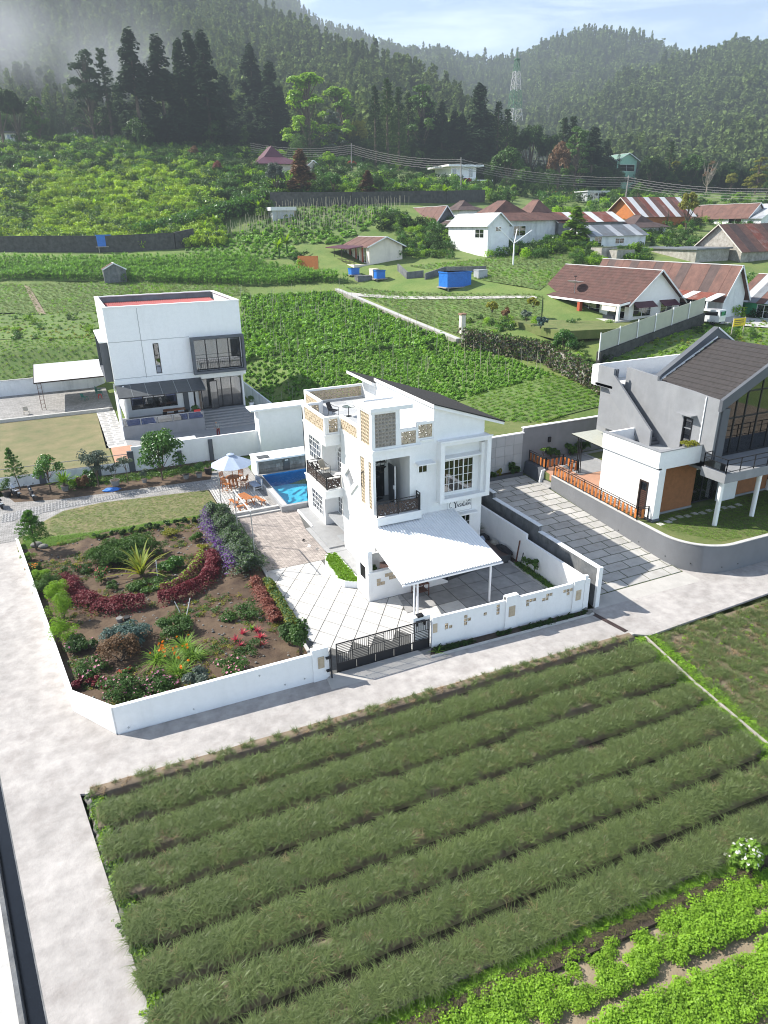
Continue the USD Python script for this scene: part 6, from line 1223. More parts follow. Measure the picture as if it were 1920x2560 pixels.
def ribbon(name,label,pts,w,h,leaf,n,size,cat='hedge',mix=None):
 w,h,n,size=w*1.3,h*1.2,int(n*1.5),size*1.2
 rng=rng_();ln=LineString([p[:2]for p in pts]);L=ln.length;base=np.asarray(pts[len(pts)//2],float);t=thing(name,label,cat,base)
 s=rng.random(n)*L;o=rng.normal(0,0.33,n)*w;q=np.array([ln.interpolate(x).coords[0]for x in s]);q2=np.array([ln.interpolate(min(L,x+0.05)).coords[0]for x in s]);q1=np.array([ln.interpolate(max(0,x-0.05)).coords[0]for x in s]);d=q2-q1;d/=np.linalg.norm(d,axis=1,keepdims=True)+1e-9;nrm=np.c_[-d[:,1],d[:,0]]
 xy=q+nrm*o[:,None];prof=np.sqrt(np.clip(1-(o/(w*0.85))**2,0.02,1));bump=0.65+0.7*meshkit.noise(np.c_[xy*1.7,np.zeros(n)],3)
 z=soilz(xy[:,0],xy[:,1])+h*prof*bump*rng.random(n)**0.35
 out=np.c_[nrm*(o/w)[:,None],np.full(n,0.6)]
 put(t,'foliage',MB().add(*leaf_quads(rng,np.c_[xy,z],size,0.4,0,out=out)),leaf)
 if mix:
  k=rng.random(n)<mix[1];put(t,mix[3],MB().add(*leaf_quads(rng,np.c_[xy,z+0.06][k],size*mix[2],0.5,0.02,out=out[k])),mix[0])
 put(t,'stem',MB().add(*strip_stems(rng,ln,soilz,h)),'bark')
 return t
def strip_stems(rng,ln,zf,h):
 m=MB()
 for s in np.arange(0.1,ln.length,0.35):
  p=ln.interpolate(s);z=float(zf(p.x,p.y));m.tube([(p.x,p.y,z-0.05),(p.x+rng.normal(0,.08),p.y+rng.normal(0,.08),z+h*0.6)],[0.012,0.005],4,False)
 return m.arrays()
ribbon('red_hedge','dark red curved hedge on the left of the round bed',[GS(*p)for p in((350,530),(370,580),(410,625),(480,655),(560,675),(660,672),(755,650))],0.75,0.62,'leaf_red',5200,0.085)
ribbon('red_hedge','dark red curved outer hedge on the right of the round bed',[GS(*p)for p in((1100,400),(1112,450),(1085,520),(1030,570),(960,605),(890,630),(825,640))],0.6,0.6,'leaf_red',4200,0.085)
ribbon('red_hedge','paler reddish inner strip along the right hedge of the round bed',[GS(*p)for p in((1050,390),(1030,450),(985,510),(920,560),(840,590))],0.5,0.45,'leaf_redbrown',2600,0.075,mix=('leaf_bright',0.12,1.1,'new_growth'))
ribbon('salvia_border','salvia bushes with purple flowers along the paved yard',[GS(*p)for p in((1120,200),(1170,270),(1215,350),(1265,430),(1320,500))],1.15,1.15,'leaf_grey',8200,0.10,'bush',mix=('leaf_mid',0.45,1.1,'new_growth'))
ribbon('purple_salvia','trailing purple flower spikes on the garden side of the salvia',[GS(*p)for p in((1085,190),(1085,270),(1130,350),(1190,420),(1235,490))],0.75,0.8,'petal_purple',2600,0.085,'flowers',mix=('leaf_grey',0.6,1.1,'leaves'))
ribbon('border_plants','reddish brown border plants along the driveway kerb',[GS(*p)for p in((1325,540),(1365,620),(1405,690),(1440,750))],0.5,0.5,'leaf_redbrown',2300,0.09,'plants')
ribbon('border_plants','yellow green croton plants right against the driveway kerb',[GS(*p)for p in((1385,540),(1430,620),(1475,700),(1530,790))],0.38,0.55,'leaf_yellow',2000,0.1,'plants',mix=('leaf_mid',0.5,1.0,'green_leaves'))
shrub('tall_shrub','upright leafy shrub at the driveway corner of the garden','shrub',GS(1560,905),0.6,1.9,'leaf_mid',1000,0.11,12)
shrub('corner_shrub','low dense shrub beside the upright one near the gate pier','shrub',GS(1490,830),0.6,0.8,'leaf_mid',800,0.1,8)
shrub('lavender_mound','round blue grey mound shrub in the middle of the garden','shrub',GS(655,850),1.15,1.05,'leaf_blue',5200,0.07,22,up=0.2)
shrub('brown_bush','airy brownish green bush in front of the blue grey mound','bush',GS(625,935),0.95,1.25,'leaf_brown',1500,0.08,14)
shrub('green_bush','dark leafy bush beside the white stakes','bush',GS(890,790),0.95,0.95,'leaf_mid',1700,0.09,12,ell=1.2)
shrub('rose_mound','low mound of roses in the bare soil on the right','bush',GS(1240,705),0.95,0.55,'leaf_mid',1100,0.08,12,('petal_pink',10,0.07),ell=1.3)
for k,(x,y,lb)in enumerate(((905,960,'arching daylily clump behind the big one, with orange flowers'),(930,1010,'large arching daylily clump in the front garden'),(820,940,'daylily clump on the left with many orange flowers'),(1000,925,'daylily clump on the right side of the group'),(960,880,'smaller daylily clump at the back of the group'))):
 p=GS(x,y);t=blade_plant('daylily',lb,'daylily',p,120,1.1,0.05,'leaf_grass',1.1,0.75,0.2)
 rg=rng_();n=(7,3,12,3,2)[k];a=rg.uniform(0,6.28,n);r=rg.uniform(0.2,0.55,n);st=MB()
 c=np.c_[r*np.cos(a),r*np.sin(a),rg.uniform(0.6,0.95,n)];[st.tube([(0,0,0),tuple(q)],[0.008,0.006],3,False)for q in c]
 put(t,'flower_stalk',st,'leaf_mid');put(t,'flowers',MB().add(*leaf_quads(rg,np.repeat(c,4,0),0.11,0.5,0.03)),'petal_orange')
for x,y,r,h,nf,lb in((610,1130,0.85,1.1,20,'tall rose bush by the corner of the white garden wall'),(735,1110,0.7,0.55,46,'low bush full of pale pink roses against the front wall'),(835,1070,0.75,0.6,40,'bush of pink roses right of the low pale pink one'),(1210,990,0.75,0.7,44,'pink flowering bush beside the wall toward the gate'),(480,1010,0.8,0.8,26,'rose bush with white pink blooms in the left corner'),(420,880,0.7,0.9,14,'rose bush by the left wall below the tall grass shrubs')):
 shrub('rose_bush',lb,'rose bush',GS(x,y),r,h,'leaf_mid',1000,0.085,9,('petal_pink',nf,0.13))
shrub('hydrangea','grey green leafy bush between daylilies and wall','bush',GS(1030,1060),0.6,0.95,'leaf_grey',800,0.1,8)
shrub('red_plant','small dark red plant by the left corner roses','plant',GS(430,1070),0.42,0.5,'leaf_red',500,0.09,6)
shrub('red_plant','dark red leafy plant beside the tall corner rose','plant',GS(520,1075),0.42,0.5,'leaf_red',500,0.09,6);shrub('red_plant','red flowering plant behind the tall corner rose','plant',GS(650,1010),0.4,0.45,'leaf_mid',300,0.08,5,('petal_red',34,0.09))
for k,(x,y,r,h,mt,lb)in enumerate(((300,640,0.7,1.5,'leaf_bright','tall light green feathery shrub by the left garden wall'),(330,730,0.75,1.8,'leaf_bright','tallest light green feathery shrub by the left garden wall'),(355,850,0.7,1.6,'leaf_bright','light green feathery shrub nearest the front on the left wall'),(250,580,0.75,1.1,'leaf_mid','dark green shrub between marigolds and feathery shrubs'),(215,520,0.6,0.8,'leaf_bright','bright leafy shrub beside the orange marigolds'))):
 shrub('feathery_shrub',lb,'shrub',GS(x,y),r,h,mt,1700,0.085,14,up=0.9,aspect=0.35)
shrub('marigold','orange marigolds in the far left of the garden','flowers',GS(180,470),0.55,0.55,'leaf_mid',600,0.08,8,('petal_orange',60,0.09));shrub('left_plant','spiky green plants beside the marigolds at the wall','plant',GS(150,420),0.5,0.6,'leaf_grass',500,0.1,7,up=1,aspect=0.3)
for k,(x,y)in enumerate(((1225,832),(1258,800),(1332,786),(1352,818),(1352,858),(1248,866),(1300,775))):
 blade_plant('bromeliad',['red bromeliad on the left side of the ring','red bromeliad at the back left of the ring','red bromeliad at the back right of the ring','red bromeliad on the right side of the ring','red bromeliad at the near right of the ring','red bromeliad at the near left of the ring'][k],'bromeliad',GS(x,y),26,0.42,0.075,'petal_rose' if k<6 else 'leaf_bright',1.1,0.3,0.03,group='bromeliads planted in a ring')if k<6 else blade_plant('green_bromeliad','bright green bromeliad in the ring of red ones','bromeliad',GS(x,y),26,0.42,0.075,'leaf_bright',1.1,0.3,0.03)
shrub('ring_plants','low green cover inside the ring of bromeliads','ground cover',GS(1310,890),0.8,0.25,'leaf_mid',700,0.07,9,ell=1.2)
shrub('flower_shrub','pink and yellow flowering shrub near the purple salvia','shrub',GS(1010,310),0.55,0.75,'leaf_mid',600,0.08,8,('petal_rose',12,0.1));shrub('yellow_shrub','small yellow green shrub below the flowering one','shrub',GS(1050,365),0.4,0.4,'leaf_yellow',350,0.09,6);shrub('olive_shrub','low olive shrub at the far edge of the round bed','shrub',GS(870,290),0.7,0.45,'leaf_yellow',600,0.08,9)
for k in range(13):
 x,y=505+k*45,300-k*8.2+(8 if k%2 else 0)
 shrub('edging_plant',['dark low plant','small leafy plant','dark clump'][k%3]+f' in the row along the lawn edge, {["first","second","third","fourth","fifth","sixth","seventh","eighth","ninth","tenth","eleventh","twelfth","last"][k]} from the left','plant',GS(x,y)+[0,0,0.0],0.3,0.38,'leaf_dark' if k%2 else 'leaf_mid',260,0.08,5,group='edging plants along the lawn')
for k,(a,b,lb)in enumerate((((905,630),(938,690),'short white stake leaning in the garden soil'),((985,612),(962,712),'longer white stake with a pale tip beside the dark bush'),((808,415),(816,505),'thin pale stake right of the striped yucca'))):
 p=GS(*b);q=AY(*Q7(*a),p[1]+0.15);single('stake',MB().tube([p-[0,0,0.1],q],0.022,6),'white_clean',lb,'stake')
for k,(x,y,lb)in enumerate(((622,735,'grey flower pot behind the blue grey mound'),(660,730,'second flower pot behind the mound, darker'))):
 p=GS(x,y);single('flower_pot',MB().tube([p,p+[0,0,0.26]],[0.14,0.19],12),'pot_grey' if k==0 else 'pot_black',lb,'flower pot')
rg=rng_();n=4200;xx=rg.uniform(-5.5,8.6,n);yy=rg.uniform(27.8,50.5,n);ok=(xx>np.interp(yy,[27.5,30,51],[-0.6,-2.4,-5.5]))&(meshkit.fbm(np.c_[xx,yy,xx*0]*0.45,3)>0.5);xx,yy=xx[ok],yy[ok]
stuff('weeds','small weeds and creeping plants over the garden soil','weeds',[(tuft(np.random.default_rng(1),26,0.22,0.09,0.07),'leaf_mid'),(tuft(np.random.default_rng(2),26,0.2,0.1,0.06),'leaf_yellow'),(tuft(np.random.default_rng(3),22,0.16,0.06,0.05),'leaf_brown')],np.c_[xx,yy,soilz(xx,yy)+0.02],rg.uniform(0,6.28,len(xx)),rg.uniform(0.5,1.4,len(xx)),rg.choice([0,0,1,2],len(xx)))
n=700;xx=rg.uniform(-5.4,8.6,n);yy=rg.uniform(27.8,50,n);ok=xx>np.interp(yy,[27.5,30,51],[-0.6,-2.4,-5.5]);xx,yy=xx[ok],yy[ok]
stuff('pebbles','small stones and clods on the garden soil','stones',[((lambda m:MB().add(m.vertices*[1,0.8,0.6],m.faces))(trimesh.creation.icosphere(1,0.06)),'rock')],np.c_[xx,yy,soilz(xx,yy)+0.03],rg.uniform(0,6.28,len(xx)),rg.uniform(0.3,1.5,len(xx)),np.zeros(len(xx)))
rg=rng_();pts=[]
while len(pts)<900:
 p=(rg.uniform(12.7,14.2),rg.uniform(34.8,39.5))
 if PLANTER.contains(Point(p)):pts.append((*p,0.4))
stuff('grass','bright green grass',None,[(blades(np.random.default_rng(5),22,0.2,0.022,0.9,0.5,0.05),'leaf_lime'),(tuft(np.random.default_rng(6),20,0.09,0.12,0.06),'leaf_lime')],pts,rg.uniform(0,6.28,900),rg.uniform(0.7,1.2,900),rg.integers(0,2,900),parent=pl)
GRASS=[(blades(np.random.default_rng(7),16,0.09,0.012,1.1,0.5,0.09,2),'leaf_grass'),(blades(np.random.default_rng(8),16,0.08,0.012,1.1,0.5,0.09,2),'leaf_onion')]
def turf(name,label,poly,n,z,sc=1.0,kinds=(0,1)):
 rg=rng_();x0,y0,x1,y1=poly.bounds;x,y=rg.uniform(x0,x1,n*3),rg.uniform(y0,y1,n*3);ok=contains_xy(poly,x,y);x,y=x[ok][:n],y[ok][:n]
 zz=z if np.ndim(z)==0 else z;stuff(name,label,'grass',GRASS,np.c_[x,y,np.full(len(x),zz)],rg.uniform(0,6.28,len(x)),rg.uniform(0.6,1.5,len(x))*sc,rg.choice(kinds,len(x)))
turf('grass_edge','longer green grass along the garden side of the lawn',Polygon([(-5.7,50.3),(8.6,50.2),(8.6,50.9),(-1.5,51.4),(-5.4,52.4)]),2600,0.05,1.9,(0,))
turf('lawn_grass','short grass blades of the neighbour lawn',Polygon([(34.4,30),(36,27.2),(40,26.7),(52,26.8),(52,32),(34.6,32)]),6000,1.8,1.0,(0,1))
turf('short_grass','sparse dry grass blades on the trimmed lawn',LP.buffer(-0.1),7000,0.045,0.75,(1,1,0))
def potted(name,label,cat,pos,pot_r,pot_h,potm,build):
 t=thing(name,label,cat,pos,0,local=True)
 put(t,'pot',MB().tube([(0,0,0),(0,0,pot_h)],[pot_r*0.72,pot_r],14),potm);put(t,'soil',MB().cyl((0,0,pot_h-0.03),pot_r*0.9,0.034,12),'dark_soil');build(t,pot_h);return t
def small_tree(name,label,cat,pos,h,trunk_h,r,leaf,n,size,clumps=10,tr=0.06,conifer=False,lean=0.0,flowers=None,aspect=0.8):
 rng=rng_();t=thing(name,label,cat,pos,0,local=True);tk=MB()
 tk.tube([(0,0,-0.1),(lean*0.3,0.02,trunk_h*0.5),(lean*0.6,0,trunk_h),(lean,0,h*(0.95 if conifer else 0.75))],[tr,tr*0.85,tr*0.7,tr*0.2],7)
 if conifer:
  m=MB();nb=46
  for k in range(nb):
   f=k/nb;z=trunk_h*0.75+(h-trunk_h*0.75)*f;L=r*(1-f)**0.75*rng.uniform(0.7,1.1)+0.06;a=k*2.4+rng.normal(0,0.2);tip=np.array([math.cos(a)*L,math.sin(a)*L,L*0.22])
   tk.tube([(lean*f,0,z),tuple(np.array([lean*f,0,z])+tip)],[0.012,0.003],3,False);ns=max(6,int(n/nb));s=rng.random(ns)**0.6;p=np.array([lean*f,0,z])+s[:,None]*tip+rng.normal(0,0.05*r,(ns,3));m.add(*leaf_quads(rng,p,size,0.5,0,aspect=0.35))
  put(t,'crown',m,leaf)
 else:
  cl=[(lean+rng.normal(0,r*0.42),rng.normal(0,r*0.42),trunk_h+(h-trunk_h)*rng.uniform(0.2,0.85),r*rng.uniform(0.32,0.5),(h-trunk_h)*rng.uniform(0.14,0.26))for _ in range(clumps)]
  for c in cl:tk.tube([(lean*0.6,0,trunk_h*rng.uniform(0.7,1)),tuple(c[:3])],[tr*0.45,tr*0.1],4,False)
  put(t,'crown',crown(rng,n,cl,size,0.4,aspect),leaf)
  if flowers:c=np.array(cl);k=rng.integers(0,len(c),flowers[1]);put(t,'flowers',MB().add(*leaf_quads(rng,c[k,:3]+rng.normal(0,0.9,(flowers[1],3))*c[k,3:4],flowers[2],0.6)),flowers[0])
 put(t,'trunk',tk,'bark');return t
K3=lambda x,y:(x*0.19288,1120+y*0.19288)
W4=lambda x,y:(300+x*0.217,1060+y*0.217)
small_tree('young_conifer','young conifer with tiered drooping branches at the lawn corner by the road','tree',GS(190,365),3.0,1.1,1.25,'leaf_glossy',4200,0.16,conifer=True,tr=0.07)
single('stone_pile',MB().ball(GS(175,350)+[0.2,0.1,0.15],0.35,1,(1.2,0.8,0.6)).ball(GS(225,350)+[0,0,0.1],0.28,1,(1.2,0.9,0.6)),'rock','pale stones heaped at the foot of the young conifer','stones')
small_tree('slim_conifer','slim young conifer beside the motorbikes at the low wall','tree',G(*K3(272,548)),3.9,1.5,0.95,'leaf_glossy',3000,0.14,conifer=True,tr=0.05,lean=-0.3)
small_tree('garden_tree','small broad tree with thin twin stems and yellowish leaves by the grey post','tree',G(*K3(665,580)),3.3,1.4,1.25,'leaf_glossy',1700,0.17,12,flowers=('petal_red',20,0.12))
potted('potted_palm','potted cycad palm with arching fronds by the low wall','potted plant',G(*K3(850,555)),0.34,0.5,'pot_grey',lambda t,h:(put(t,'trunk',MB().cyl((0,0,h-0.05),0.12,0.35,8),'bark'),put(t,'fronds',blades(rng_(),46,1.35,0.16,1.15,0.5,0.05,5,h+0.25),'leaf_bright')))
potted('potted_plant','potted plant at the left end behind the first motorbike','potted plant',G(*K3(100,630)),0.36,0.45,'pot_black',lambda t,h:put(t,'foliage',crown(rng_(),420,[(0,0,h+0.5,0.4,0.5),(0.2,0.1,h+0.9,0.3,0.3),(-0.2,0,h+0.3,0.3,0.3)],0.12),'leaf_mid'))
for x,y,r,h,mt,lb in((1000,510,0.5,0.9,'leaf_bright','small bright shrub between the cycad and the grey leaved tree'),(1085,520,0.5,1.1,'leaf_brown','brownish upright shrub left of the grey leaved tree'),(1170,460,0.7,1.3,'leaf_glossy','dark glossy shrub at the foot of the grey leaved tree')):
 shrub('wall_shrub',lb,'shrub',G(*K3(x,y)),r,h,mt,650,0.12,8)
small_tree('loquat_tree','grey leaved young tree with big drooping leaves before the low white wall','tree',G(*K3(1285,515)),3.6,1.3,1.35,'leaf_grey',900,0.3,12,aspect=0.4)
potted('potted_plant','large grey pot with a sparse shrub beside the blue tarpaulin','potted plant',G(*K3(1500,490)),0.42,0.55,'pot_grey',lambda t,h:(put(t,'stem',MB().tube([(0,0,h),(0.1,0,h+0.5),(0.3,0.1,h+1.1)],0.03,5).tube([(0,0,h+0.2),(-0.3,0,h+1.0)],0.025,5),'bark_pale'),put(t,'foliage',crown(rng_(),300,[(0.3,0.1,h+1.2,0.4,0.3),(-0.3,0,h+1.1,0.35,0.3),(0,0,h+0.9,0.3,0.25)],0.14),'leaf_grey')))
small_tree('thin_tree','thin small tree with a flat grey crown by the dark gate post','tree',G(*W4(95,690)),2.6,1.7,0.85,'leaf_grey',330,0.24,7,tr=0.04,aspect=0.4)
potted('potted_plant','small potted shrub under the high wall, left of the round tree','potted plant',G(*W4(285,675)),0.24,0.34,'pot_grey',lambda t,h:put(t,'foliage',crown(rng_(),260,[(0,0,h+0.4,0.35,0.35),(0.2,0.1,h+0.7,0.25,0.25)],0.13),'leaf_grey'))
small_tree('glossy_tree','dense round glossy green tree in front of the high white wall','tree',G(*W4(492,650)),4.6,1.0,1.75,'leaf_glossy',3000,0.25,20,tr=0.09)
potted('potted_plant','potted shrub right of the round tree, in the tree shade','potted plant',G(*W4(765,630)),0.3,0.42,'pot_grey',lambda t,h:put(t,'foliage',crown(rng_(),300,[(0,0,h+0.35,0.4,0.35),(0.25,0,h+0.55,0.25,0.25)],0.12),'leaf_mid'))
potted('potted_plant','potted green bush between tree shade and parasol','potted plant',G(*W4(915,615)),0.3,0.45,'pot_grey',lambda t,h:put(t,'foliage',crown(rng_(),420,[(0,0,h+0.45,0.45,0.4),(0.2,0.1,h+0.7,0.3,0.3)],0.12),'leaf_glossy'))
potted('black_planter','black tub with a few stems close to the parasol','potted plant',G(*W4(1020,575)),0.38,0.6,'pot_black',lambda t,h:put(t,'leaves',blades(rng_(),12,0.8,0.05,0.7,0.3,0.1,4,h),'leaf_mid'))
rg=rng_();n=900;xx=rg.uniform(-3,10.5,n);yy=63.3-xx*0.06+rg.normal(0,0.55,n)
stuff('wall_foot_plants','low ground plants along the foot of the boundary wall','ground cover',[(tuft(np.random.default_rng(11),30,0.3,0.22,0.1),'leaf_mid'),(blades(np.random.default_rng(12),18,0.3,0.02,1.0,0.6,0.12),'leaf_grass')],np.c_[xx,yy,np.full(n,0.02)],rg.uniform(0,6.28,n),rg.uniform(0.4,1.3,n),rg.integers(0,2,n))
for k,(y,h,lb)in enumerate(((32.0,1.1,'leafy seedling tree against the shaded side wall'),(31.3,1.1,'thin seedling beside the leafy one at the side wall'))):small_tree('seedling',lb,'plant',(24.55,y,0.1),h,0.4,0.4,'leaf_mid',170,0.16,6,tr=0.02)
n=420;yy=rg.uniform(27.6,33.0,n);stuff('side_bed_plants','low green plants in the bed along the side wall','ground cover',[(tuft(np.random.default_rng(13),26,0.16,0.2,0.08),'leaf_mid'),(blades(np.random.default_rng(14),14,0.34,0.02,0.9,0.6,0.06),'leaf_grass')],np.c_[rg.normal(24.52,0.1,n),yy,np.full(n,0.1)],rg.uniform(0,6.28,n),rg.uniform(0.4,1.2,n),rg.integers(0,2,n))
n=260;xx=rg.uniform(14.8,24.6,n);ok=meshkit.noise(np.c_[xx*0.9,xx*0,xx*0])>0.42;xx=xx[ok];n=len(xx)
stuff('front_strip_plants','small dark plants in the strip under the front wall','ground cover',[(tuft(np.random.default_rng(15),26,0.16,0.16,0.08),'leaf_dark')],np.c_[xx,26.75-(xx-14.8)*0.05+rg.normal(0,0.09,n),np.full(n,0.03)],rg.uniform(0,6.28,n),rg.uniform(0.4,1.1,n),np.zeros(n))
blade_plant('fern','small arching fern at the corner of the gate ramp','plant',(14.9,26.55,0.03),16,0.6,0.05,'leaf_grass',1.1,0.8)
for x,r,lb in((29.2,0.4,'leafy green plant at the left of the driveway planter'),(30.6,0.32,'small leafy plant in the middle of the driveway planter'),(32.6,0.55,'large leafy plant at the right end of the driveway planter')):shrub('planter_plant',lb,'plant',(x,45.65,1.15),r,r*1.6,'leaf_mid',260,0.2,6)
shrub('snake_plant','upright sword leaved plants in the driveway planter','plant',(31.4,45.65,1.15),0.3,0.7,'leaf_yellow',60,0.2,4,up=1,aspect=0.3)
small_tree('bare_shrub','pale stemmed shrub behind the orange slat railing','plant',(35.3,45.0,1.9),1.5,0.8,0.35,'leaf_bright',60,0.18,4,tr=0.04)
for x,y,r,lb in((36.9,45.9,0.6,'round shrub by the plain wall left of the neighbour pool'),(38.8,45.9,0.6,'bushy plant by the plain wall behind the awning posts'),(40.3,45.9,0.7,'leafy plant behind the neighbour pool')):shrub('wall_plant',lb,'plant',(x,y,1.85),r,r*1.6,'leaf_mid',400,0.2,7)
shrub('roof_plant','trailing yellow green plant on the parapet of the grey house','plant',(36.6,31.6,6.85),0.6,0.4,'leaf_yellow',380,0.1,8,ell=1.7)
potted('step_plant','white potted plant at the top of the patio steps of the block house','potted plant',(18.6,79.6,1.2),0.3,0.5,'white_clean',lambda t,h:put(t,'foliage',crown(rng_(),260,[(0,0,h+0.4,0.4,0.4)],0.15),'leaf_mid'))
potted('terrace_plant','potted green plant behind the terrace rail of the block house','potted plant',(11.6,77.2,1.2),0.3,0.5,'pot_black',lambda t,h:put(t,'foliage',crown(rng_(),360,[(0,0,h+0.5,0.5,0.5)],0.16),'leaf_glossy'))
potted('alley_plant','spiky potted plant at the back corner of the white house','potted plant',(24.3,38.0,0.02),0.28,0.6,'pot_terracotta',lambda t,h:put(t,'leaves',blades(rng_(),40,0.8,0.06,1.1,0.4,0.05,4,h),'leaf_mid'))
# ------ fields
flat('leek_field',Polygon([(-2.62,24.05),(25.4,23.35),(24.1,14.0),(22.9,9.9),(-1.0,11.0),(-1.02,13.0)]),-0.16,'dark_soil','dark soil of the leek field furrows',th=0.2)
flat('carrot_field',Polygon([(-1.0,11.5),(23.4,10.4),(22.6,-6),(-3,-6)]),-0.4,'dry_soil','pale dry soil between the carrot beds',th=0.2)
flat('right_field',Polygon([(26.0,22.9),(75,23.3),(75,-6),(23.3,-6),(24.6,14.2)]),-0.2,'field_soil','soil of the field at the right edge',th=0.2)
single('field_border',MB().prism(strip([(25.9,23.0),(25.1,18.9),(24.45,13.9),(23.4,5.0)],0.13),-0.4,0.02),'timber_grey','thin grey board edging between the two right fields','edging')
single('field_bank',MB().hexa([(-1.2,11.15,-0.6),(23.4,10.1,-0.6),(23.4,10.85,-0.6),(-1.2,11.9,-0.6)],[(-1.2,11.35,-0.06),(23.4,10.3,-0.06),(23.4,10.85,-0.06),(-1.2,11.9,-0.06)]),'dark_soil','dark earth bank below the last leek bed',None,kind='structure')
single('field_stones',MB(),'rock')if False else None
LEEK=[(blades(np.random.default_rng(20+k),46,0.48,0.017,1.05,0.9,0.14,3),'leaf_leek')for k in range(4)]+[(blades(np.random.default_rng(30),20,0.36,0.016,1.2,0.9,0.13,3),'leaf_leek_dry')]
gaps=[24.02,22.88,21.1,19.36,17.6,15.72,14.1,12.5,11.3]
nth=['first','second','third','fourth','fifth','sixth','seventh','eighth']
for b in range(8):
 ya,yb=gaps[b]-0.06,gaps[b+1]+(0.5 if b<7 else-0.05);rg=rng_()
 xl=np.interp((ya+yb)/2,[11,24.1],[-0.85,-2.45]);xr=np.interp((ya+yb)/2,[11,24.1],[23.1,25.2]);tilt=-0.028-0.002*b
 bed=thing('leek_bed',f'{nth[b]} bed of leeks counted from the pale road','leek bed',(xl,(ya+yb)/2,-0.16),group='long beds of leeks in the foreground field')
 yy=lambda y,x:y+tilt*(x-9)
 n_=60;X=np.linspace(xl,xr,n_);prof=[(0.0,-0.2),(0.1,0.16),(0.9,0.18),(1.0,-0.25)]
 Xg,Tg=np.meshgrid(X,np.array([p[0]for p in prof]),indexing='ij');Zg=np.interp(Tg,[p[0]for p in prof],[p[1]for p in prof])+0.05*(meshkit.noise(np.stack([Xg*2,Tg*3,Xg*0],-1))-0.5)
 put(bed,'soil_ridge',grid_mesh(Xg,yy(yb+(ya-yb)*Tg,Xg),Zg),'field_soil',smooth=True)
 n=int((xr-xl)*(ya-yb)*34);x=rg.uniform(xl,xr,n);t=rg.uniform(0.03,0.97,n);dens=meshkit.noise(np.c_[x*0.5,t*2,x*0+b],5)
 near_road=0.62 if b==0 else 1.0
 s=rg.uniform(0.75,1.2,n)*(0.8+0.35*dens)*near_road
 ok=rg.random(n)<(0.55 if b==0 else 0.97)
 pos=np.c_[x,yy(yb+(ya-yb)*t,x),0.14+0.05*np.sin(np.pi*t)][ok]
 wch=np.where(rg.random(n)<(0.3 if b==0 else 0.10),4,rg.integers(0,4,n))[ok]
 stuff('leeks','dense leek plants',None,LEEK,pos,rg.uniform(0,6.28,n)[ok],s[ok],wch,parent=bed)
sl_=thing('field_lining','rough stones lining the left ends of the leek beds','stones',(-2,18,-0.3))
rg=rng_()
for k in range(60):
 f=k/60;x,y=-2.42+f*1.52,24.0-f*13.2;r=rg.uniform(0.13,0.24);m=trimesh.creation.icosphere(1,r);v=m.vertices*[1,1.1,0.9]*(0.8+0.4*meshkit.noise(m.vertices*6+k))[:,None];put(sl_,'stone',MB().add(v+[x+rg.normal(0,.05),y,-0.2],m.faces),'rock')
n=700;f=rg.random(n);stuff('bed_end_weeds','bright weeds along the stone lining','weeds',[(tuft(np.random.default_rng(40),24,0.14,0.14,0.08),'leaf_carrot'),(tuft(np.random.default_rng(41),24,0.14,0.14,0.08),'leaf_mid')],np.c_[-2.2+f*1.5+rg.normal(0,0.14,n),24-f*13.2,np.full(n,-0.05)],rg.uniform(0,6.28,n),rg.uniform(0.5,1.3,n),rg.integers(0,2,n))
n=3400;x=rg.uniform(-1,23.2,n);y=11.5-x*0.043+rg.normal(0,0.08,n);WEED=[(blades(np.random.default_rng(42),18,0.2,0.014,1.0,0.6,0.1),'leaf_grass'),(tuft(np.random.default_rng(43),24,0.13,0.1,0.07),'leaf_bright')]
stuff('bank_grass','bright green grass strip on the bank below the leeks','grass',WEED,np.c_[x,y,np.full(n,-0.1)],rg.uniform(0,6.28,n),rg.uniform(0.5,1.1,n),rg.integers(0,2,n))
n=1800;x=rg.uniform(-1,23.2,n);stuff('bank_dry_grass','dry grass hanging down the earth bank','grass',[(blades(np.random.default_rng(44),20,0.34,0.016,1.3,1.3,0.1),'leaf_dryvine')],np.c_[x,11.33-x*0.0425+rg.normal(0,0.05,n),np.full(n,-0.15)],rg.uniform(0,6.28,n),rg.uniform(0.5,1.1,n),np.zeros(n))
CAR=[(tuft(np.random.default_rng(50+k),120,0.2,0.24,0.052,1.0),'leaf_carrot')for k in range(4)]
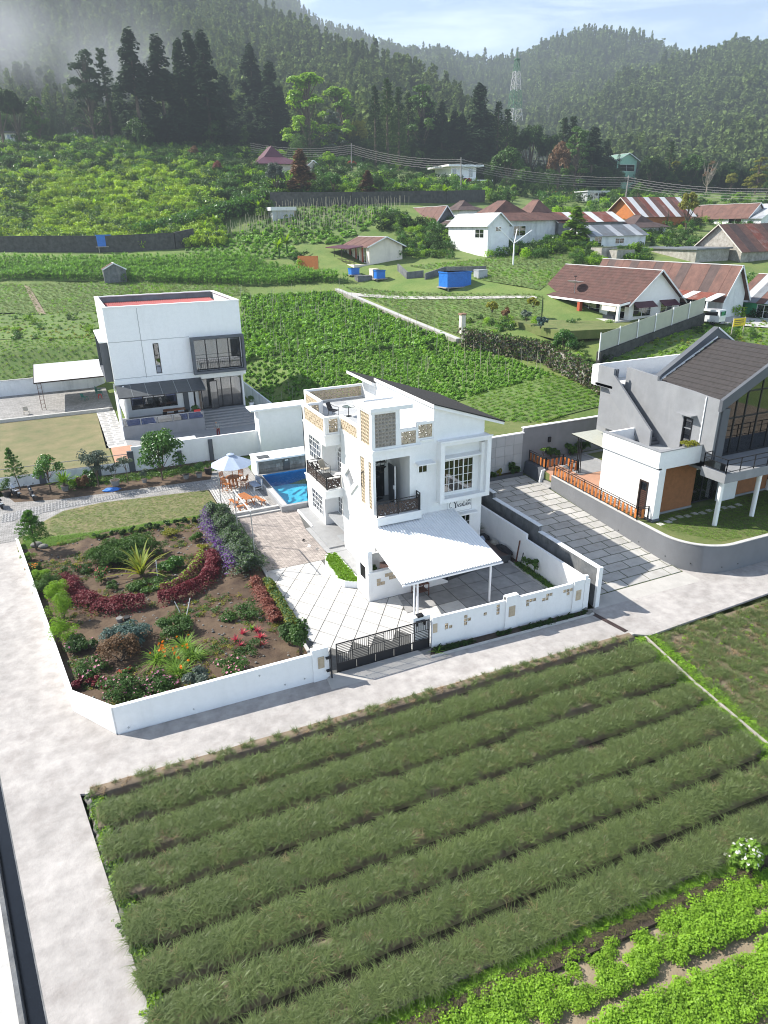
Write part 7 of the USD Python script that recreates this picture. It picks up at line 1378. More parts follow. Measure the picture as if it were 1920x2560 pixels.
for b,(y0,y1,lb)in enumerate(((9.2,10.65,'bright green carrot bed beside the earth bank'),(7.2,8.7,'second bright green carrot bed in the bottom right corner'),(5.2,6.7,'third bright green carrot bed, cut by the frame corner'))):
 bed=thing('carrot_bed',lb,'carrot bed',(12,(y0+y1)/2,-0.34),group='carrot beds');xl,xr=2.5,22.5
 X=np.linspace(xl,xr,40);Tg=np.array([0,0.2,0.8,1.0]);Xg,Tg=np.meshgrid(X,Tg,indexing='ij');tl=lambda x:-0.063*(x-12)
 put(bed,'soil_ridge',grid_mesh(Xg,y0+(y1-y0)*Tg+tl(Xg),-0.42+0.16*np.sin(np.pi*Tg)+0.02),'dry_soil',smooth=True)
 n=int((xr-xl)*(y1-y0)*46);x=rg.uniform(xl,xr,n);t=rg.uniform(0,1,n);d=meshkit.fbm(np.c_[x*0.9,t*1.4,x*0+b],3);ok=d>0.3;x,t,d=x[ok],t[ok],d[ok]
 stuff('carrot_leaves','feathery carrot tops',None,CAR,np.c_[x,y0+(y1-y0)*t+tl(x),np.full(len(x),-0.3)],rg.uniform(0,6.28,len(x)),rg.uniform(0.6,1.25,len(x))*(0.75+0.7*d),rg.integers(0,4,len(x)),parent=bed)
shrub('white_flower_bush','bush with white flowers at the right edge beside the carrots','bush',(18.6,10.75,-0.2),0.55,0.95,'leaf_grass',900,0.09,10,('petal_white',60,0.12))
n=9500;x=rg.uniform(24.7,50,n);y=rg.uniform(8,22.8,n);ok=(x>np.interp(y,[8,14,23],[23.9,24.75,26.2]))&((((x+y*0.06)%1.6)>0.22));x,y=x[ok],y[ok];n=len(x)
stuff('right_leeks','leeks and weeds of the field at the right edge','crop',LEEK+WEED,np.c_[x,y,np.full(n,-0.16)],rg.uniform(0,6.28,n),rg.uniform(0.65,1.05,n),rg.choice([0,1,2,3,4,4,6],n))
n=900;f=rg.random(n);stuff('border_weeds','low bright weeds along the board edging','weeds',WEED,np.c_[26.1-f*1.7+rg.normal(0.25,0.2,n),23-f*9.5,np.full(n,-0.12)],rg.uniform(0,6.28,n),rg.uniform(0.5,1.2,n),rg.integers(0,2,n))
n=1500;f=rg.random(n);stuff('bed_end_grass','green grass at the right ends of the leek beds','grass',WEED,np.c_[25.4-f*1.9+rg.normal(0.0,0.25,n),23.2-f*12,np.full(n,-0.08)],rg.uniform(0,6.28,n),rg.uniform(0.5,1.3,n),rg.integers(0,2,n))
def patch(corners,nu=40,nv=24,dz=0.06,lo=40):
 c=[D(*p,lo=lo)for p in corners];u,v=np.meshgrid(np.linspace(0,1,nu),np.linspace(0,1,nv),indexing='ij')
 X=(c[3][0]*(1-u)+c[2][0]*u)*(1-v)+(c[0][0]*(1-u)+c[1][0]*u)*v;Y=(c[3][1]*(1-u)+c[2][1]*u)*(1-v)+(c[0][1]*(1-u)+c[1][1]*u)*v
 return X,Y,T(X,Y)+dz
CROP={'bean':[(tuft(np.random.default_rng(60+k),34,0.34,0.4,0.26,0.7),'leaf_crop')for k in range(3)],'grass':[(blades(np.random.default_rng(64+k),22,0.5,0.045,0.9,0.7,0.2,2),'leaf_grass')for k in range(2)]+[(blades(np.random.default_rng(66),22,0.5,0.045,0.9,0.7,0.2,2),'leaf_crop')],'onion':[(blades(np.random.default_rng(67+k),24,0.42,0.04,0.8,0.5,0.22,2),'leaf_onion')for k in range(2)]+[(blades(np.random.default_rng(69),24,0.42,0.04,0.8,0.5,0.22,2),'leaf_crop')],'corn':[(blades(np.random.default_rng(70+k),13,1.15,0.13,1.0,0.9,0.04,3,0.9).join(blades(np.random.default_rng(75+k),9,1.0,0.12,1.2,0.9,0.04,3,0.35)).tube([(0,0,0),(0,0,1.6)],[0.03,0.01],3,False),'leaf_corn')for k in range(3)],'scrub':[(tuft(np.random.default_rng(80+k),34,0.45,0.35,0.2,0.6),('leaf_bright','leaf_grass','leaf_yellow')[k])for k in range(3)],'cabbage':[(tuft(np.random.default_rng(84+k),24,0.24,0.2,0.22,0.6),('leaf_crop','leaf_grass')[k])for k in range(2)],}
def field(name,label,crop,corners,spacing,sc,soil='field_green',row=None,jit=0.35,seed=0,thin=0.0,lo=40):
 X,Y,Z=patch(corners,lo=lo);single(name,grid_mesh(X,Y,Z),soil,label+' (ground)' if False else label,None,kind='structure',smooth=True)
 c=[np.array([X[0,0],Y[0,0]]),np.array([X[-1,0],Y[-1,0]]),np.array([X[-1,-1],Y[-1,-1]]),np.array([X[0,-1],Y[0,-1]])];poly=Polygon(c)
 rg=np.random.default_rng(seed+900);x0,y0,x1,y1=poly.bounds;rs=row or spacing
 xs,ys=np.meshgrid(np.arange(x0,x1,spacing),np.arange(y0,y1,rs),indexing='ij');x,y=xs.ravel(),ys.ravel();x=x+rg.normal(0,jit*spacing,len(x));y=y+rg.normal(0,jit*(0.25 if row else 1)*rs,len(y))
 ok=contains_xy(poly,x,y)&(rg.random(len(x))>thin);x,y=x[ok],y[ok];n=len(x);pr_=CROP[crop];tone=meshkit.fbm(np.c_[x,y,x*0]*0.12,3)
 stuff(name+'_crop',label.replace('field','plants').replace('soil','plants'),'crop',pr_,np.c_[x,y,T(x,y)+0.05],rg.uniform(0,6.28,n),rg.uniform(0.75,1.25,n)*sc*(0.75+0.5*tone),np.minimum((tone*1.6+rg.random(n)-0.8)*len(pr_),len(pr_)-1).clip(0).astype(int))
 return poly
F1=field('bean_field','green bean field directly behind the white house','bean',[(520,800),(975,742),(1200,812),(680,960)],0.5,0.85,row=0.75,seed=1)
F1b=field('leek_plot','blue green leek plot behind the tile wall','grass',[(1000,850),(1205,814),(1330,872),(1040,975)],0.42,0.85,row=0.7,seed=2)
F2=field('maize_field','staked bright green field between block house and stone path','bean',[(520,640),(722,634),(985,738),(520,792)],0.62,1.3,row=1.05,seed=3)
field('onion_field','pale green onion field right of the stone edged path','onion',[(745,620),(1172,640),(1168,690),(1000,728)],0.5,1.0,row=0.8,seed=4)
field('corn_field','tall corn field across the left behind the small hut','corn',[(-30,570),(520,558),(760,612),(-30,612)],0.6,1.0,row=0.85,seed=5)
field('left_onion_field','olive green onion field left of the dirt path','onion',[(-30,615),(60,618),(95,680),(-30,680)],0.5,1.0,row=0.75,seed=6)
field('hut_onion_field','olive onion field between dirt path and hut','onion',[(65,616),(330,612),(230,672),(100,680)],0.5,1.0,row=0.75,seed=7)
field('centre_onion_field','grey green onion field behind the block house roof','onion',[(330,612),(505,600),(545,640),(230,645)],0.5,1.05,row=0.75,seed=8)
field('scrub_plot','rough grassy plot with scattered shrubs on the left','scrub',[(-30,686),(215,676),(220,738),(-30,740)],1.0,0.7,seed=9)
field('left_green_field','bright green field behind the left carport','grass',[(-30,748),(225,722),(230,770),(-30,838)],0.5,0.85,row=0.75,seed=10)
field('staked_field','terraced field with rows of bamboo stakes below the long dark wall','bean',[(430,530),(640,452),(862,452),(740,530)],1.2,1.7,row=1.9,seed=11)
field('upper_field','green field left of the corrugated shed with banana plants','bean',[(395,545),(600,490),(660,560),(520,562)],1.1,1.3,row=1.6,seed=12)
field('villa_field','pale green onion field in front of the old white house','onion',[(885,575),(1295,555),(1165,628),(1020,603)],0.55,1.0,row=0.85,seed=13)
field('slope_grass','grassy slope below the polycarbonate fence','scrub',[(1230,815),(1440,705),(1700,690),(1700,760)],0.8,0.75,seed=14)
field('upper_cabbage','cabbage rows in the field beyond the village roofs','cabbage',[(1170,446),(1385,450),(1360,468),(1180,462)],1.3,1.5,row=1.6,seed=15)
def stakes(name,label,poly,n,h,seed,parent=None):
 rg=np.random.default_rng(seed);x0,y0,x1,y1=poly.bounds;x,y=rg.uniform(x0,x1,n*4),rg.uniform(y0,y1,n*4);ok=contains_xy(poly,x,y);x,y=x[ok][:n],y[ok][:n]
 stuff(name,label,'stakes',[(MB().tube([(0,0,0),(0.05,0.02,1)],[0.028,0.02],4),'bamboo'),(MB().tube([(0,0,0),(-0.07,0.05,1)],[0.024,0.018],4),'timber_grey')],np.c_[x,y,T(x,y)],rg.uniform(0,6.28,len(x)),np.c_[np.ones(len(x)),np.ones(len(x)),rg.uniform(0.7,1.2,len(x))*h],rg.integers(0,2,len(x)))
stakes('bean_stakes','thin bamboo stakes standing in the bean field behind the white house',F1,90,2.2,1);stakes('maize_stakes','thin bamboo stakes in the bright field behind the block house',F2,130,2.2,2)
rg=rng_()
for r in range(5):
 a,b=D(600-r*34,462+r*13),D(880-r*26,447+r*12);n=60;f=np.linspace(0,1,n)+rg.normal(0,0.004,n);x,y=a[0]+(b[0]-a[0])*f,a[1]+(b[1]-a[1])*f
 stuff('stake_row',['back','second','third','fourth','front'][r]+' row of bamboo stakes below the long dark wall','stakes',[(MB().tube([(0,0,0),(0.05,0.02,1)],[0.04,0.03],4),'bamboo')],np.c_[x,y,T(x,y)],rg.uniform(0,6.28,n),np.c_[np.ones(n),np.ones(n),rg.uniform(1.6,2.6,n)],np.zeros(n))
# ------ village houses on the slope
K=D1
def sheets(t,quads,mt,n,name='roof_sheet',th=0.06):
 """Each roof slope (eave-left, eave-right, ridge-right, ridge-left) as n separate sheets."""
 for q in quads:
  q=[np.asarray(p,float)for p in q];up=np.cross(q[1]-q[0],q[3]-q[0]);up/=np.linalg.norm(up);up=up if up[2]>0 else-up
  for k in range(n):
   f0,f1=k/n,(k+1)/n;dz=up*(0.03 if k%2 else 0)
   b=[q[0]+(q[1]-q[0])*f0,q[0]+(q[1]-q[0])*f1,q[3]+(q[2]-q[3])*f1,q[3]+(q[2]-q[3])*f0];b=[p+dz for p in b]
   put(t,name,MB().hexa(b,[p+up*th for p in b]),mt[k%len(mt)]if isinstance(mt,(list,tuple))else mt)
def cottage(name,label,c,r,e,a,l,roof='rust_roof',wall='white_old',n=6,hip=False,over=0.5,wins=(),ridge='y',flat_=False,cat='house',lo=60,base=2.5,porch=None):
 """c, r, e, a: near corner, right end, eave above the corner and roof apex as seen (1659 wide view); l: depth in metres or the far end as seen."""
 P=D(*c,lo=lo);x0,y0,zg=P;x1=AY(r[0]*K,r[1]*K,y0)[0];ze=AY(e[0]*K,e[1]*K,y0)[2];y1=y0+l if np.ndim(l)==0 else AX(l[0]*K,l[1]*K,x0)[1]
 za=AY(a[0]*K,a[1]*K,y0)[2]if ridge=='y' else AX(a[0]*K,a[1]*K,x0)[2]
 t=thing(name,label,cat,P);xm,ym=(x0+x1)/2,(y0+y1)/2;o=over
 if hip:pass
 if flat_:put(t,'wall',MB().box((x0,y0,zg-base),(x1,y1,ze)),wall);put(t,'roof',MB().box((x0-o,y0-o,ze),(x1+o,y1+o,za)),roof)
 elif hip:
  put(t,'wall',MB().box((x0,y0,zg-base),(x1,y1,ze)),wall);zm=ze+(za-ze)*0.38;i=0.2
  E_=[(x0-o,y0-o),(x1+o,y0-o),(x1+o,y1+o),(x0-o,y1+o)];w,h=x1-x0,y1-y0;M_=[(x0+w*i,y0+h*i),(x1-w*i,y0+h*i),(x1-w*i,y1-h*i),(x0+w*i,y1-h*i)]
  R_=[(xm,y0+h*0.36),(xm,y0+h*0.36),(xm,y1-h*0.36),(xm,y1-h*0.36)];E3,M3,R3=[(*p,ze-0.05)for p in E_],[(*p,zm)for p in M_],[(*p,za)for p in R_]
  for k in range(4):k2=(k+1)%4;sheets(t,[(E3[k],E3[k2],M3[k2],M3[k])],roof,4,'roof_sheet');put(t,'roof_slope',MB().add([M3[k],M3[k2],R3[k2],R3[k]],[(0,1,2),(0,2,3)]),roof if isinstance(roof,str)else roof[0])
  put(t,'ridge_cap',MB().bar(R3[0],R3[2],0.2),'rust_dark')
 elif ridge=='y':
  put(t,'wall',MB().slaby([(x0,zg-base),(x1,zg-base),(x1,ze),(xm,za-0.05),(x0,ze)],y0,y1),wall);s=(za-ze)/(xm-x0);zo=ze-s*o
  sheets(t,[((x0-o,y0-o,zo),(x0-o,y1+o,zo),(xm,y1+o,za),(xm,y0-o,za)),((x1+o,y0-o,zo),(x1+o,y1+o,zo),(xm,y1+o,za),(xm,y0-o,za))],roof,n)
  put(t,'ridge_cap',MB().bar((xm,y0-o,za+0.08),(xm,y1+o,za+0.08),0.25,0.08),'zinc_white');put(t,'bargeboard',MB().bar((x0-o,y0-o-0.03,zo+0.05),(xm,y0-o-0.03,za+0.05),0.05,0.2).bar((x1+o,y0-o-0.03,zo+0.05),(xm,y0-o-0.03,za+0.05),0.05,0.2),'white_old')
 else:
  put(t,'wall',MB().slabx([(y0,zg-base),(y1,zg-base),(y1,ze),(ym,za-0.05),(y0,ze)],x0,x1),wall);s=(za-ze)/(ym-y0);zo=ze-s*o
  sheets(t,[((x0-o,y0-o,zo),(x1+o,y0-o,zo),(x1+o,ym,za),(x0-o,ym,za)),((x0-o,y1+o,zo),(x1+o,y1+o,zo),(x1+o,ym,za),(x0-o,ym,za))],roof,n)
  put(t,'bargeboard',MB().bar((x0-o,y0-o,zo),(x0-o,ym,za),0.25,0.12).bar((x0-o,y1+o,zo),(x0-o,ym,za),0.25,0.12),'cream_paint')
 if porch:sheets(t,[((x0-o-porch[2],y0-o,ze-0.75),(x0-o-porch[2],y1+o,ze-0.75),(x0-o+0.1,y1+o,ze+0.05),(x0-o+0.1,y0-o,ze+0.05))],porch[0],porch[1],'porch_sheet');[put(t,'porch_post',MB().box((x0-o-porch[2]+0.1,y0+k*(y1-y0)/5,zg-1),(x0-o-porch[2]+0.3,y0+k*(y1-y0)/5+0.2,ze-0.75)),'white_old')for k in range(6)]
 for(f,p,q,z0,z1)in wins:
  H_=ze-zg
  if f=='y':window(t,'y',y0-0.01,x0+(x1-x0)*p,x0+(x1-x0)*q,zg+H_*z0,zg+H_*z1,2,1,2)
  else:window(t,'x',x0-0.01,y0+(y1-y0)*p,y0+(y1-y0)*q,zg+H_*z0,zg+H_*z1,2,1,2)
 return t,(x0,x1,y0,y1,zg,ze,za)
v,(x0,x1,y0,y1,zg,ze,za)=cottage('tiled_villa','white single storey villa with mossy red tiled roof, red porch pillars and satellite dish',(1356,694),(1466,666),(1358,653),(1413,585),(1170,686),roof='roof_tile_red',wall='white_paint',n=1,over=0.7,wins=(('y',0.08,0.42,0.2,0.85),('y',0.62,0.85,0.3,0.85),('x',0.72,0.95,0.1,0.85),('x',0.3,0.55,0.0,0.85),('x',0.04,0.2,0.1,0.85)))
xm,s=(x0+x1)/2,(za-ze)/((x1-x0)/2);tm_=MB();nr,nc=13,40
for i in range(nr):
 for j in range(nc):
  xa,xb=x0-0.7+(xm-x0+0.7)*i/nr,x0-0.7+(xm-x0+0.7)*(i+1)/nr;ya,yb=y0-0.7+(y1-y0+1.4)*j/nc,y0-0.7+(y1-y0+1.4)*(j+0.93)/nc;zz=lambda x:ze+s*(x-x0)+0.07
  q=MB().hexa([(xa,ya,zz(xa)),(xb,ya,zz(xb)),(xb,yb,zz(xb)),(xa,yb,zz(xa))],[(xa,ya,zz(xa)+0.09),(xb,ya,zz(xb)+0.03),(xb,yb,zz(xb)+0.03),(xa,yb,zz(xa)+0.09)])
  if i<7:put(v,'roof_tile',q,'roof_tile_red')
  else:tm_.join(q)
put(v,'roof_tile',tm_,'roof_tile_red',kind='stuff')
for k,(p,q)in enumerate(((0.05,0.45),(0.58,0.9))):aw_=put(v,'window_awning',MB().hexa([(x0+(x1-x0)*p,y0-1.1,ze-0.75),(x0+(x1-x0)*q,y0-1.1,ze-0.75),(x0+(x1-x0)*q,y0,ze-0.1),(x0+(x1-x0)*p,y0,ze-0.1)],[(x0+(x1-x0)*p,y0-1.1,ze-0.68),(x0+(x1-x0)*q,y0-1.1,ze-0.68),(x0+(x1-x0)*q,y0,ze-0.03),(x0+(x1-x0)*p,y0,ze-0.03)]),'maroon')
ya,yb=y0-0.4,y0+(y1-y0)*0.92
put(v,'porch_roof',MB().hexa([(x0-2.2,ya,ze-0.45),(x0-0.3,ya,ze-0.2),(x0-0.3,yb,ze-0.2),(x0-2.2,yb,ze-0.45)],[(x0-2.2,ya,ze-0.2),(x0-0.3,ya,ze+0.1),(x0-0.3,yb,ze+0.1),(x0-2.2,yb,ze-0.2)]),'white_clean');put(v,'porch_tiles',MB().hexa([(x0-2.1,ya+0.1,ze-0.19),(x0-0.3,ya+0.1,ze+0.11),(x0-0.3,yb-0.1,ze+0.11),(x0-2.1,yb-0.1,ze-0.19)],[(x0-2.1,ya+0.1,ze-0.1),(x0-0.3,ya+0.1,ze+0.2),(x0-0.3,yb-0.1,ze+0.2),(x0-2.1,yb-0.1,ze-0.1)]),'roof_tile_red')
put(v,'porch_floor',MB().box((x0-2.6,ya,zg-2),(x0,yb,zg+0.12)),'slab_pale')
for f in(0.42,0.72):yy_=y0+(y1-y0)*f;put(v,'porch_pillar',MB().box((x0-2.1,yy_-0.3,zg),(x0-1.6,yy_+0.3,ze-0.35)),'red_pillar')
for f in(0.0,0.9):yy_=y0+(y1-y0)*f;put(v,'porch_column',MB().box((x0-2.1,yy_-0.2,zg),(x0-1.75,yy_+0.2,ze-0.35)),'white_clean')
put(v,'porch_blind',MB().box((x0-2.1,y0+0.4,ze-1.2),(x0-2.06,y0+3.2,ze-0.45)),'cream_paint');put(v,'porch_sofa',MB().box((x0-1.6,y0+1.2,zg+0.1),(x0-0.7,y0+3.4,zg+0.6)).box((x0-0.8,y0+1.2,zg+0.6),(x0-0.6,y0+3.4,zg+1.0)),'bike_dark')
dsh=thing('satellite_dish','mesh satellite dish on a short mast over the villa porch roof','satellite dish',(x0+0.2,y0+(y1-y0)*0.62,ze))
dx,dy=x0+0.2,y0+(y1-y0)*0.62;aa=np.linspace(0,6.283,21);rr_=np.linspace(0.05,1.25,6);A_,R2=np.meshgrid(aa,rr_,indexing='ij')
put(dsh,'dish',grid_mesh(dx+R2*np.cos(A_),dy+R2*np.sin(A_),ze+1.75+0.22*R2**2-0.1*np.cos(A_)*R2),'zinc_white',smooth=True);put(dsh,'mast',MB().cyl((dx,dy,ze-0.3),0.05,2.1,6),'grey_metal');put(dsh,'feed_arm',MB().bar((dx,dy,ze+1.7),(dx-0.05,dy,ze+2.75),0.04).box((dx-0.25,dy-0.12,ze+2.7),(dx+0.15,dy+0.12,ze+2.85)),'black_metal')
def run(pts,**k):return[D(*p,**k)for p in pts]
gv=run([(1000,716),(1120,690),(1165,688)]);single('villa_garden',MB().prism(Polygon([(x0-14,y0-3),(x0+1,y0-6.5),(x0+3,y0),(x0,y1),(x0-13,y1)]),zg-1.2,zg-0.05),'lawn_green','villa lawn above the stone retaining wall',None,kind='structure')
def thick_wall(name,label,pts,h,mt,th=0.5,sink=2.0,z0=None,cat='wall',cap=None):
 pp=[np.asarray(p,float)for p in pts];t=thing(name,label,cat,pp[0])
 for a,b in zip(pp[:-1],pp[1:]):
  n=max(1,int(np.linalg.norm(b-a)/5));
  for k in range(n):
   p,q=a+(b-a)*k/n,a+(b-a)*(k+1)/n;d=(q-p)[:2]/np.linalg.norm((q-p)[:2]);nn=np.array([-d[1],d[0]])*th/2
   f4=lambda e:[(*(p[:2]-nn),p[2]+e),(*(q[:2]-nn),q[2]+e),(*(q[:2]+nn),q[2]+e),(*(p[:2]+nn),p[2]+e)]
   put(t,'wall_panel',MB().hexa(f4(-sink),f4(h)),mt)
   if cap:put(t,'coping',MB().hexa(f4(h),f4(h+0.08)),cap)
 return t
def ivy(name,label,pts,h,n,mt,size=0.3,th=0.4,mix=None):
 rg=rng_();pp=np.array(pts,float);L=np.r_[0,np.cumsum(np.linalg.norm(np.diff(pp[:,:2],axis=0),axis=1))];s=rg.random(n)*L[-1];P=np.stack([np.interp(s,L,pp[:,i])for i in range(3)],1)
 P[:,2]+=rg.random(n)*h;P[:,:2]+=rg.normal(0,th,(n,2));P-=np.array([FW[0],FW[1],0])*0.4
 t=thing(name,label,'creeper',pp[0]);put(t,'foliage',MB().add(*leaf_quads(rg,P,size,0.3)),mt)
 if mix:k=rg.random(n)<mix[1];put(t,'dry_vines',MB().add(*leaf_quads(rg,P[k]-[0.1,0.1,0.1],size*1.1,0.2)),mix[0])
 put(t,'stem',MB().tube(pp+[0,0,h*0.3],0.05,4),'bark')
G1,G2,G3=D(1000,748),D(1180,785),D(1330,868);G4=D(1290,792);G5=D(1515,703)
thick_wall('stone_retaining_wall','overgrown stone retaining wall below the villa garden',[G1,G2,G3],2.2,'rubble',0.9);ivy('wall_creeper','dry creepers hanging over the stone retaining wall',[G1,G2,G3],2.6,5200,'leaf_ivy',0.3,0.4,('leaf_dryvine',0.75))
thick_wall('fence_base_wall','dark mossy base wall under the polycarbonate fence',[G4,G5],1.6,'dark_stone',0.6)
pf=thing('polycarbonate_fence','translucent ribbed fence panels on thin posts along the villa garden','fence',G4)
for k in range(6):
 p,q=G4+(G5-G4)*k/6,G4+(G5-G4)*(k+1)/6;p,q=p+[0,0,1.6],q+[0,0,1.6]
 put(pf,'fence_panel',MB().hexa([p,q,q+[0,0.05,0],p+[0,0.05,0]],[p+[0,0,2.1],q+[0,0,2.1],q+[0,0.05,2.1],p+[0,0.05,2.1]]),'polycarb');put(pf,'post',MB().bar(p-[0,0.08,1.0],p+[0,-0.08,2.3],0.1),'white_metal')
thick_wall('field_edge_wall','low pale stone edge of the path between the terraced fields',run([(728,632),(800,663),(880,697),(990,742)]),0.5,'rubble',0.8,cap='kerb')
hb=thing('garden_lamp_post','short brick post at the corner of the villa garden','post',D(998,722));p=D(998,722);put(hb,'shaft',MB().box(p-[0.35,0.35,1.5],p+[0.35,0.35,2.6]),'cream_paint');put(hb,'cap',MB().box(p+[-0.45,-0.45,2.6],p+[0.45,0.45,2.8]),'brick_red')
v,(x0,x1,y0,y1,zg,ze,za)=cottage('porch_villa','small cream villa with brown metal roof and railed porch in the middle fields',(798,573),(869,563),(797,532),(834,512),13.0,wall='cream_paint',n=8,over=0.6,wins=(('x',0.1,0.28,0.1,0.9),('x',0.38,0.55,0.0,0.9),('x',0.65,0.8,0.1,0.9),('x',0.86,0.98,0.1,0.9)))
put(v,'porch_floor',MB().box((x0-3.2,y0,zg-3.5),(x0,y1,zg+0.1)),'cream_paint');put(v,'porch_roof',MB().hexa([(x0-3.4,y0+2,ze-0.5),(x0,y0+2,ze-0.1),(x0,y1+2,ze-0.1),(x0-3.4,y1+2,ze-0.5)],[(x0-3.4,y0+2,ze-0.35),(x0,y0+2,ze+0.05),(x0,y1+2,ze+0.05),(x0-3.4,y1+2,ze-0.35)]),('maroon'))
rl=MB();[rl.bar((x0-3.1,y0+0.2,zg+h),(x0-3.1,y1,zg+h),0.09)for h in(0.5,0.95)];[rl.bar((x0-3.1,y0+0.2+k*2.1,zg),(x0-3.1,y0+0.2+k*2.1,zg+(2.9 if k>2 and k%2 else 1.0)),0.1)for k in range(7)];put(v,'porch_railing',rl,'dark_brown_metal')
for k in range(3):put(v,'brown_pillar',MB().box((x0-0.12,y0+2.9+k*3.2,zg),(x0-0.02,y0+3.5+k*3.2,ze-0.3)),'red_pillar')
p,q=D(645,580),D(688,583);single('orange_fence',wall_run(MB(),[p,q],0.15,p[2]-1,p[2]+2.2),'orange_paint','orange painted sheet fence left of the small porch villa','fence')
cottage('old_white_house','weathered white and blue house with pale zinc roof at the field edge',(1052,557),(1098,540),(1058,485),(1080,460),15,roof=('zinc_pale','zinc_white'),n=7,wins=(('x',0.1,0.3,0.6,0.85),('y',0.35,0.6,0.8,0.92)))
cottage('white_lean_to','low white wing in front of the zinc roofed house, creepers at its foot',(975,512),(1000,508),(975,484),(985,476),9,roof='rust_dark',n=3,wins=(('x',0.15,0.4,0.4,0.8),))
cottage('hip_roof_house','old whitewashed house with steep flared brown hip roof beside the zinc one',(1050,537),(1176,525),(1048,478),(1112,431),12,roof='rust_roof',hip=True,over=1.0,wins=(('y',0.45,0.65,0.45,0.8),))
cottage('hip_roof_house','second brown hip roof house, just right behind the whitewashed one',(1140,509),(1216,505),(1138,476),(1188,430),9,roof='rust_roof',hip=True,over=1.0)
cottage('long_brown_house','long low house with brown metal roof left of the zinc roofed house',(945,494),(982,487),(945,475),(968,445),(850,496),wall='raw_render',n=7)
cottage('hip_roof_house','small dark hip roof behind the long brown house',(992,470),(1040,466),(991,454),(1016,432),8,roof='rust_dark',hip=True,over=0.8)
cottage('rust_shed','low block walled shed with rusty red and white sheets left of the round tree',(1205,508),(1346,489),(1206,480),(1215,458),9,roof=('rust_red','rust_red','zinc_white'),wall='raw_render',n=9,over=0.3,ridge='x')
cottage('hip_roof_house','brown hip roof house behind the grey roofed shed',(1368,510),(1437,508),(1366,492),(1404,464),9,roof='rust_dark',hip=True,over=0.8)
cottage('grey_roof_shed','white walled shed with grey corrugated roof and laundry by its door',(1273,536),(1393,528),(1275,509),(1285,487),8,roof=('zinc_grey','zinc_pale','zinc_grey'),n=9,over=0.5,ridge='x',wins=(('y',0.08,0.2,0.0,0.9),('y',0.45,0.6,0.3,0.7)))
cottage('rust_house','house with streaked rusty and white roof partly behind the round yellow tree',(1375,490),(1490,484),(1373,463),(1388,424),11,roof=('rust_red','zinc_white','rust_roof'),wall='orange_paint',n=11,over=1.0,ridge='x')
cottage('brown_long_roof','very long house with smooth brown roof right of the round yellow tree',(1612,496),(1650,492),(1612,468),(1635,439),(1483,496),roof='rust_roof',n=9,wins=(('x',0.1,0.3,0.1,0.9),('x',0.55,0.8,0.1,0.9)))
cottage('zinc_house','pale zinc roof at the right edge behind the long brown roof',(1640,500),(1712,498),(1640,470),(1676,440),12,roof='zinc_pale',n=5)
cottage('stone_gable_house','house with bare stone gable and large rusty roof at the right edge',(1598,568),(1729,562),(1597,540),(1537,485),(1497,548),roof=('rust_roof','rust_dark','rust_roof','rust_red'),wall='rubble',n=8,ridge='x',over=0.6)
cottage('stone_shed','low stone walled shed with patchy rusty roof below the stone gable',(1501,568),(1572,563),(1501,540),(1520,536),(1392,557),roof='zinc_grey',wall='rubble',flat_=True,over=0.4)
cottage('striped_roof_house','house with brown roof whose lower sheets alternate white and rust, behind the villa',(1556,690),(1604,662),(1572,635),(1604,574),27,roof=('rust_roof','rust_roof','rust_dark'),n=16,over=0.6,porch=(('zinc_white','rust_red','rust_red'),20,2.6),wins=(('x',0.1,0.3,0.0,0.9),('x',0.4,0.65,0.0,0.9)))
cottage('green_house','bright green walled house with zinc and rust roof at the right edge',(1680,700),(1769,694),(1680,655),(1720,600),(1585,684),roof=('zinc_grey','zinc_pale','rust_roof'),wall='green_wall',n=6,wins=(('x',0.2,0.5,0.2,0.8),))
cottage('joglo_house','traditional house with tall flared maroon hip roof among the trees',(562,372),(640,368),(562,354),(600,311),14,roof='maroon',wall='cream_paint',hip=True,over=1.6);cottage('annex_roof','lower brown roof right of the maroon hip roof',(660,372),(694,370),(660,362),(676,347),9,roof='rust_dark',wall='cream_paint',n=4)
v,b=cottage('flat_roof_house','white flat roofed modern house behind banana plants',(974,388),(1028,387),(974,360),(990,356),12,roof='white_clean',wall='white_clean',flat_=True,over=2.0,wins=(('y',0.05,0.2,0.2,0.9),('y',0.7,0.85,0.2,0.9)))
put(v,'balcony',MB().box((b[0]+1,b[2]-4,b[4]-0.6),(b[1]+5,b[2],b[4]-0.2)),'white_clean')
cottage('terrace_house','tall white and teal house with pale green roof among the right hand trees',(1330,385),(1372,383),(1330,345),(1350,331),14,roof='teal_roof',wall='mint_wall',n=4,over=1.0,wins=(('y',0.1,0.9,0.3,0.45),('y',0.1,0.9,0.65,0.85)))
cottage('glass_pavilion','small pale glazed pavilion by the red flowers',(1268,436),(1312,434),(1268,414),(1274,412),6,roof='zinc_white',wall='zinc_pale',flat_=True,over=0.4,wins=(('y',0.1,0.5,0.2,0.9),('y',0.55,0.95,0.2,0.9)))
cottage('edge_villa','white villa cut by the left edge behind dark trees',(14,313),(38,311),(14,288),(22,284),10,roof='raw_render',wall='white_clean',flat_=True,over=1.0,wins=(('y',0.2,0.7,0.2,0.9),))
cottage('hidden_house','low white house half hidden behind bushes on the far left',(168,296),(230,294),(168,280),(190,276),9,roof='rust_dark',wall='white_old',flat_=True,over=0.8)
cottage('field_hut','small concrete hut with rusty roof at the edge of the corn',(228,615),(276,613),(226,583),(250,569),3.4,roof='rust_roof',wall='raw_render',n=2,over=0.15)
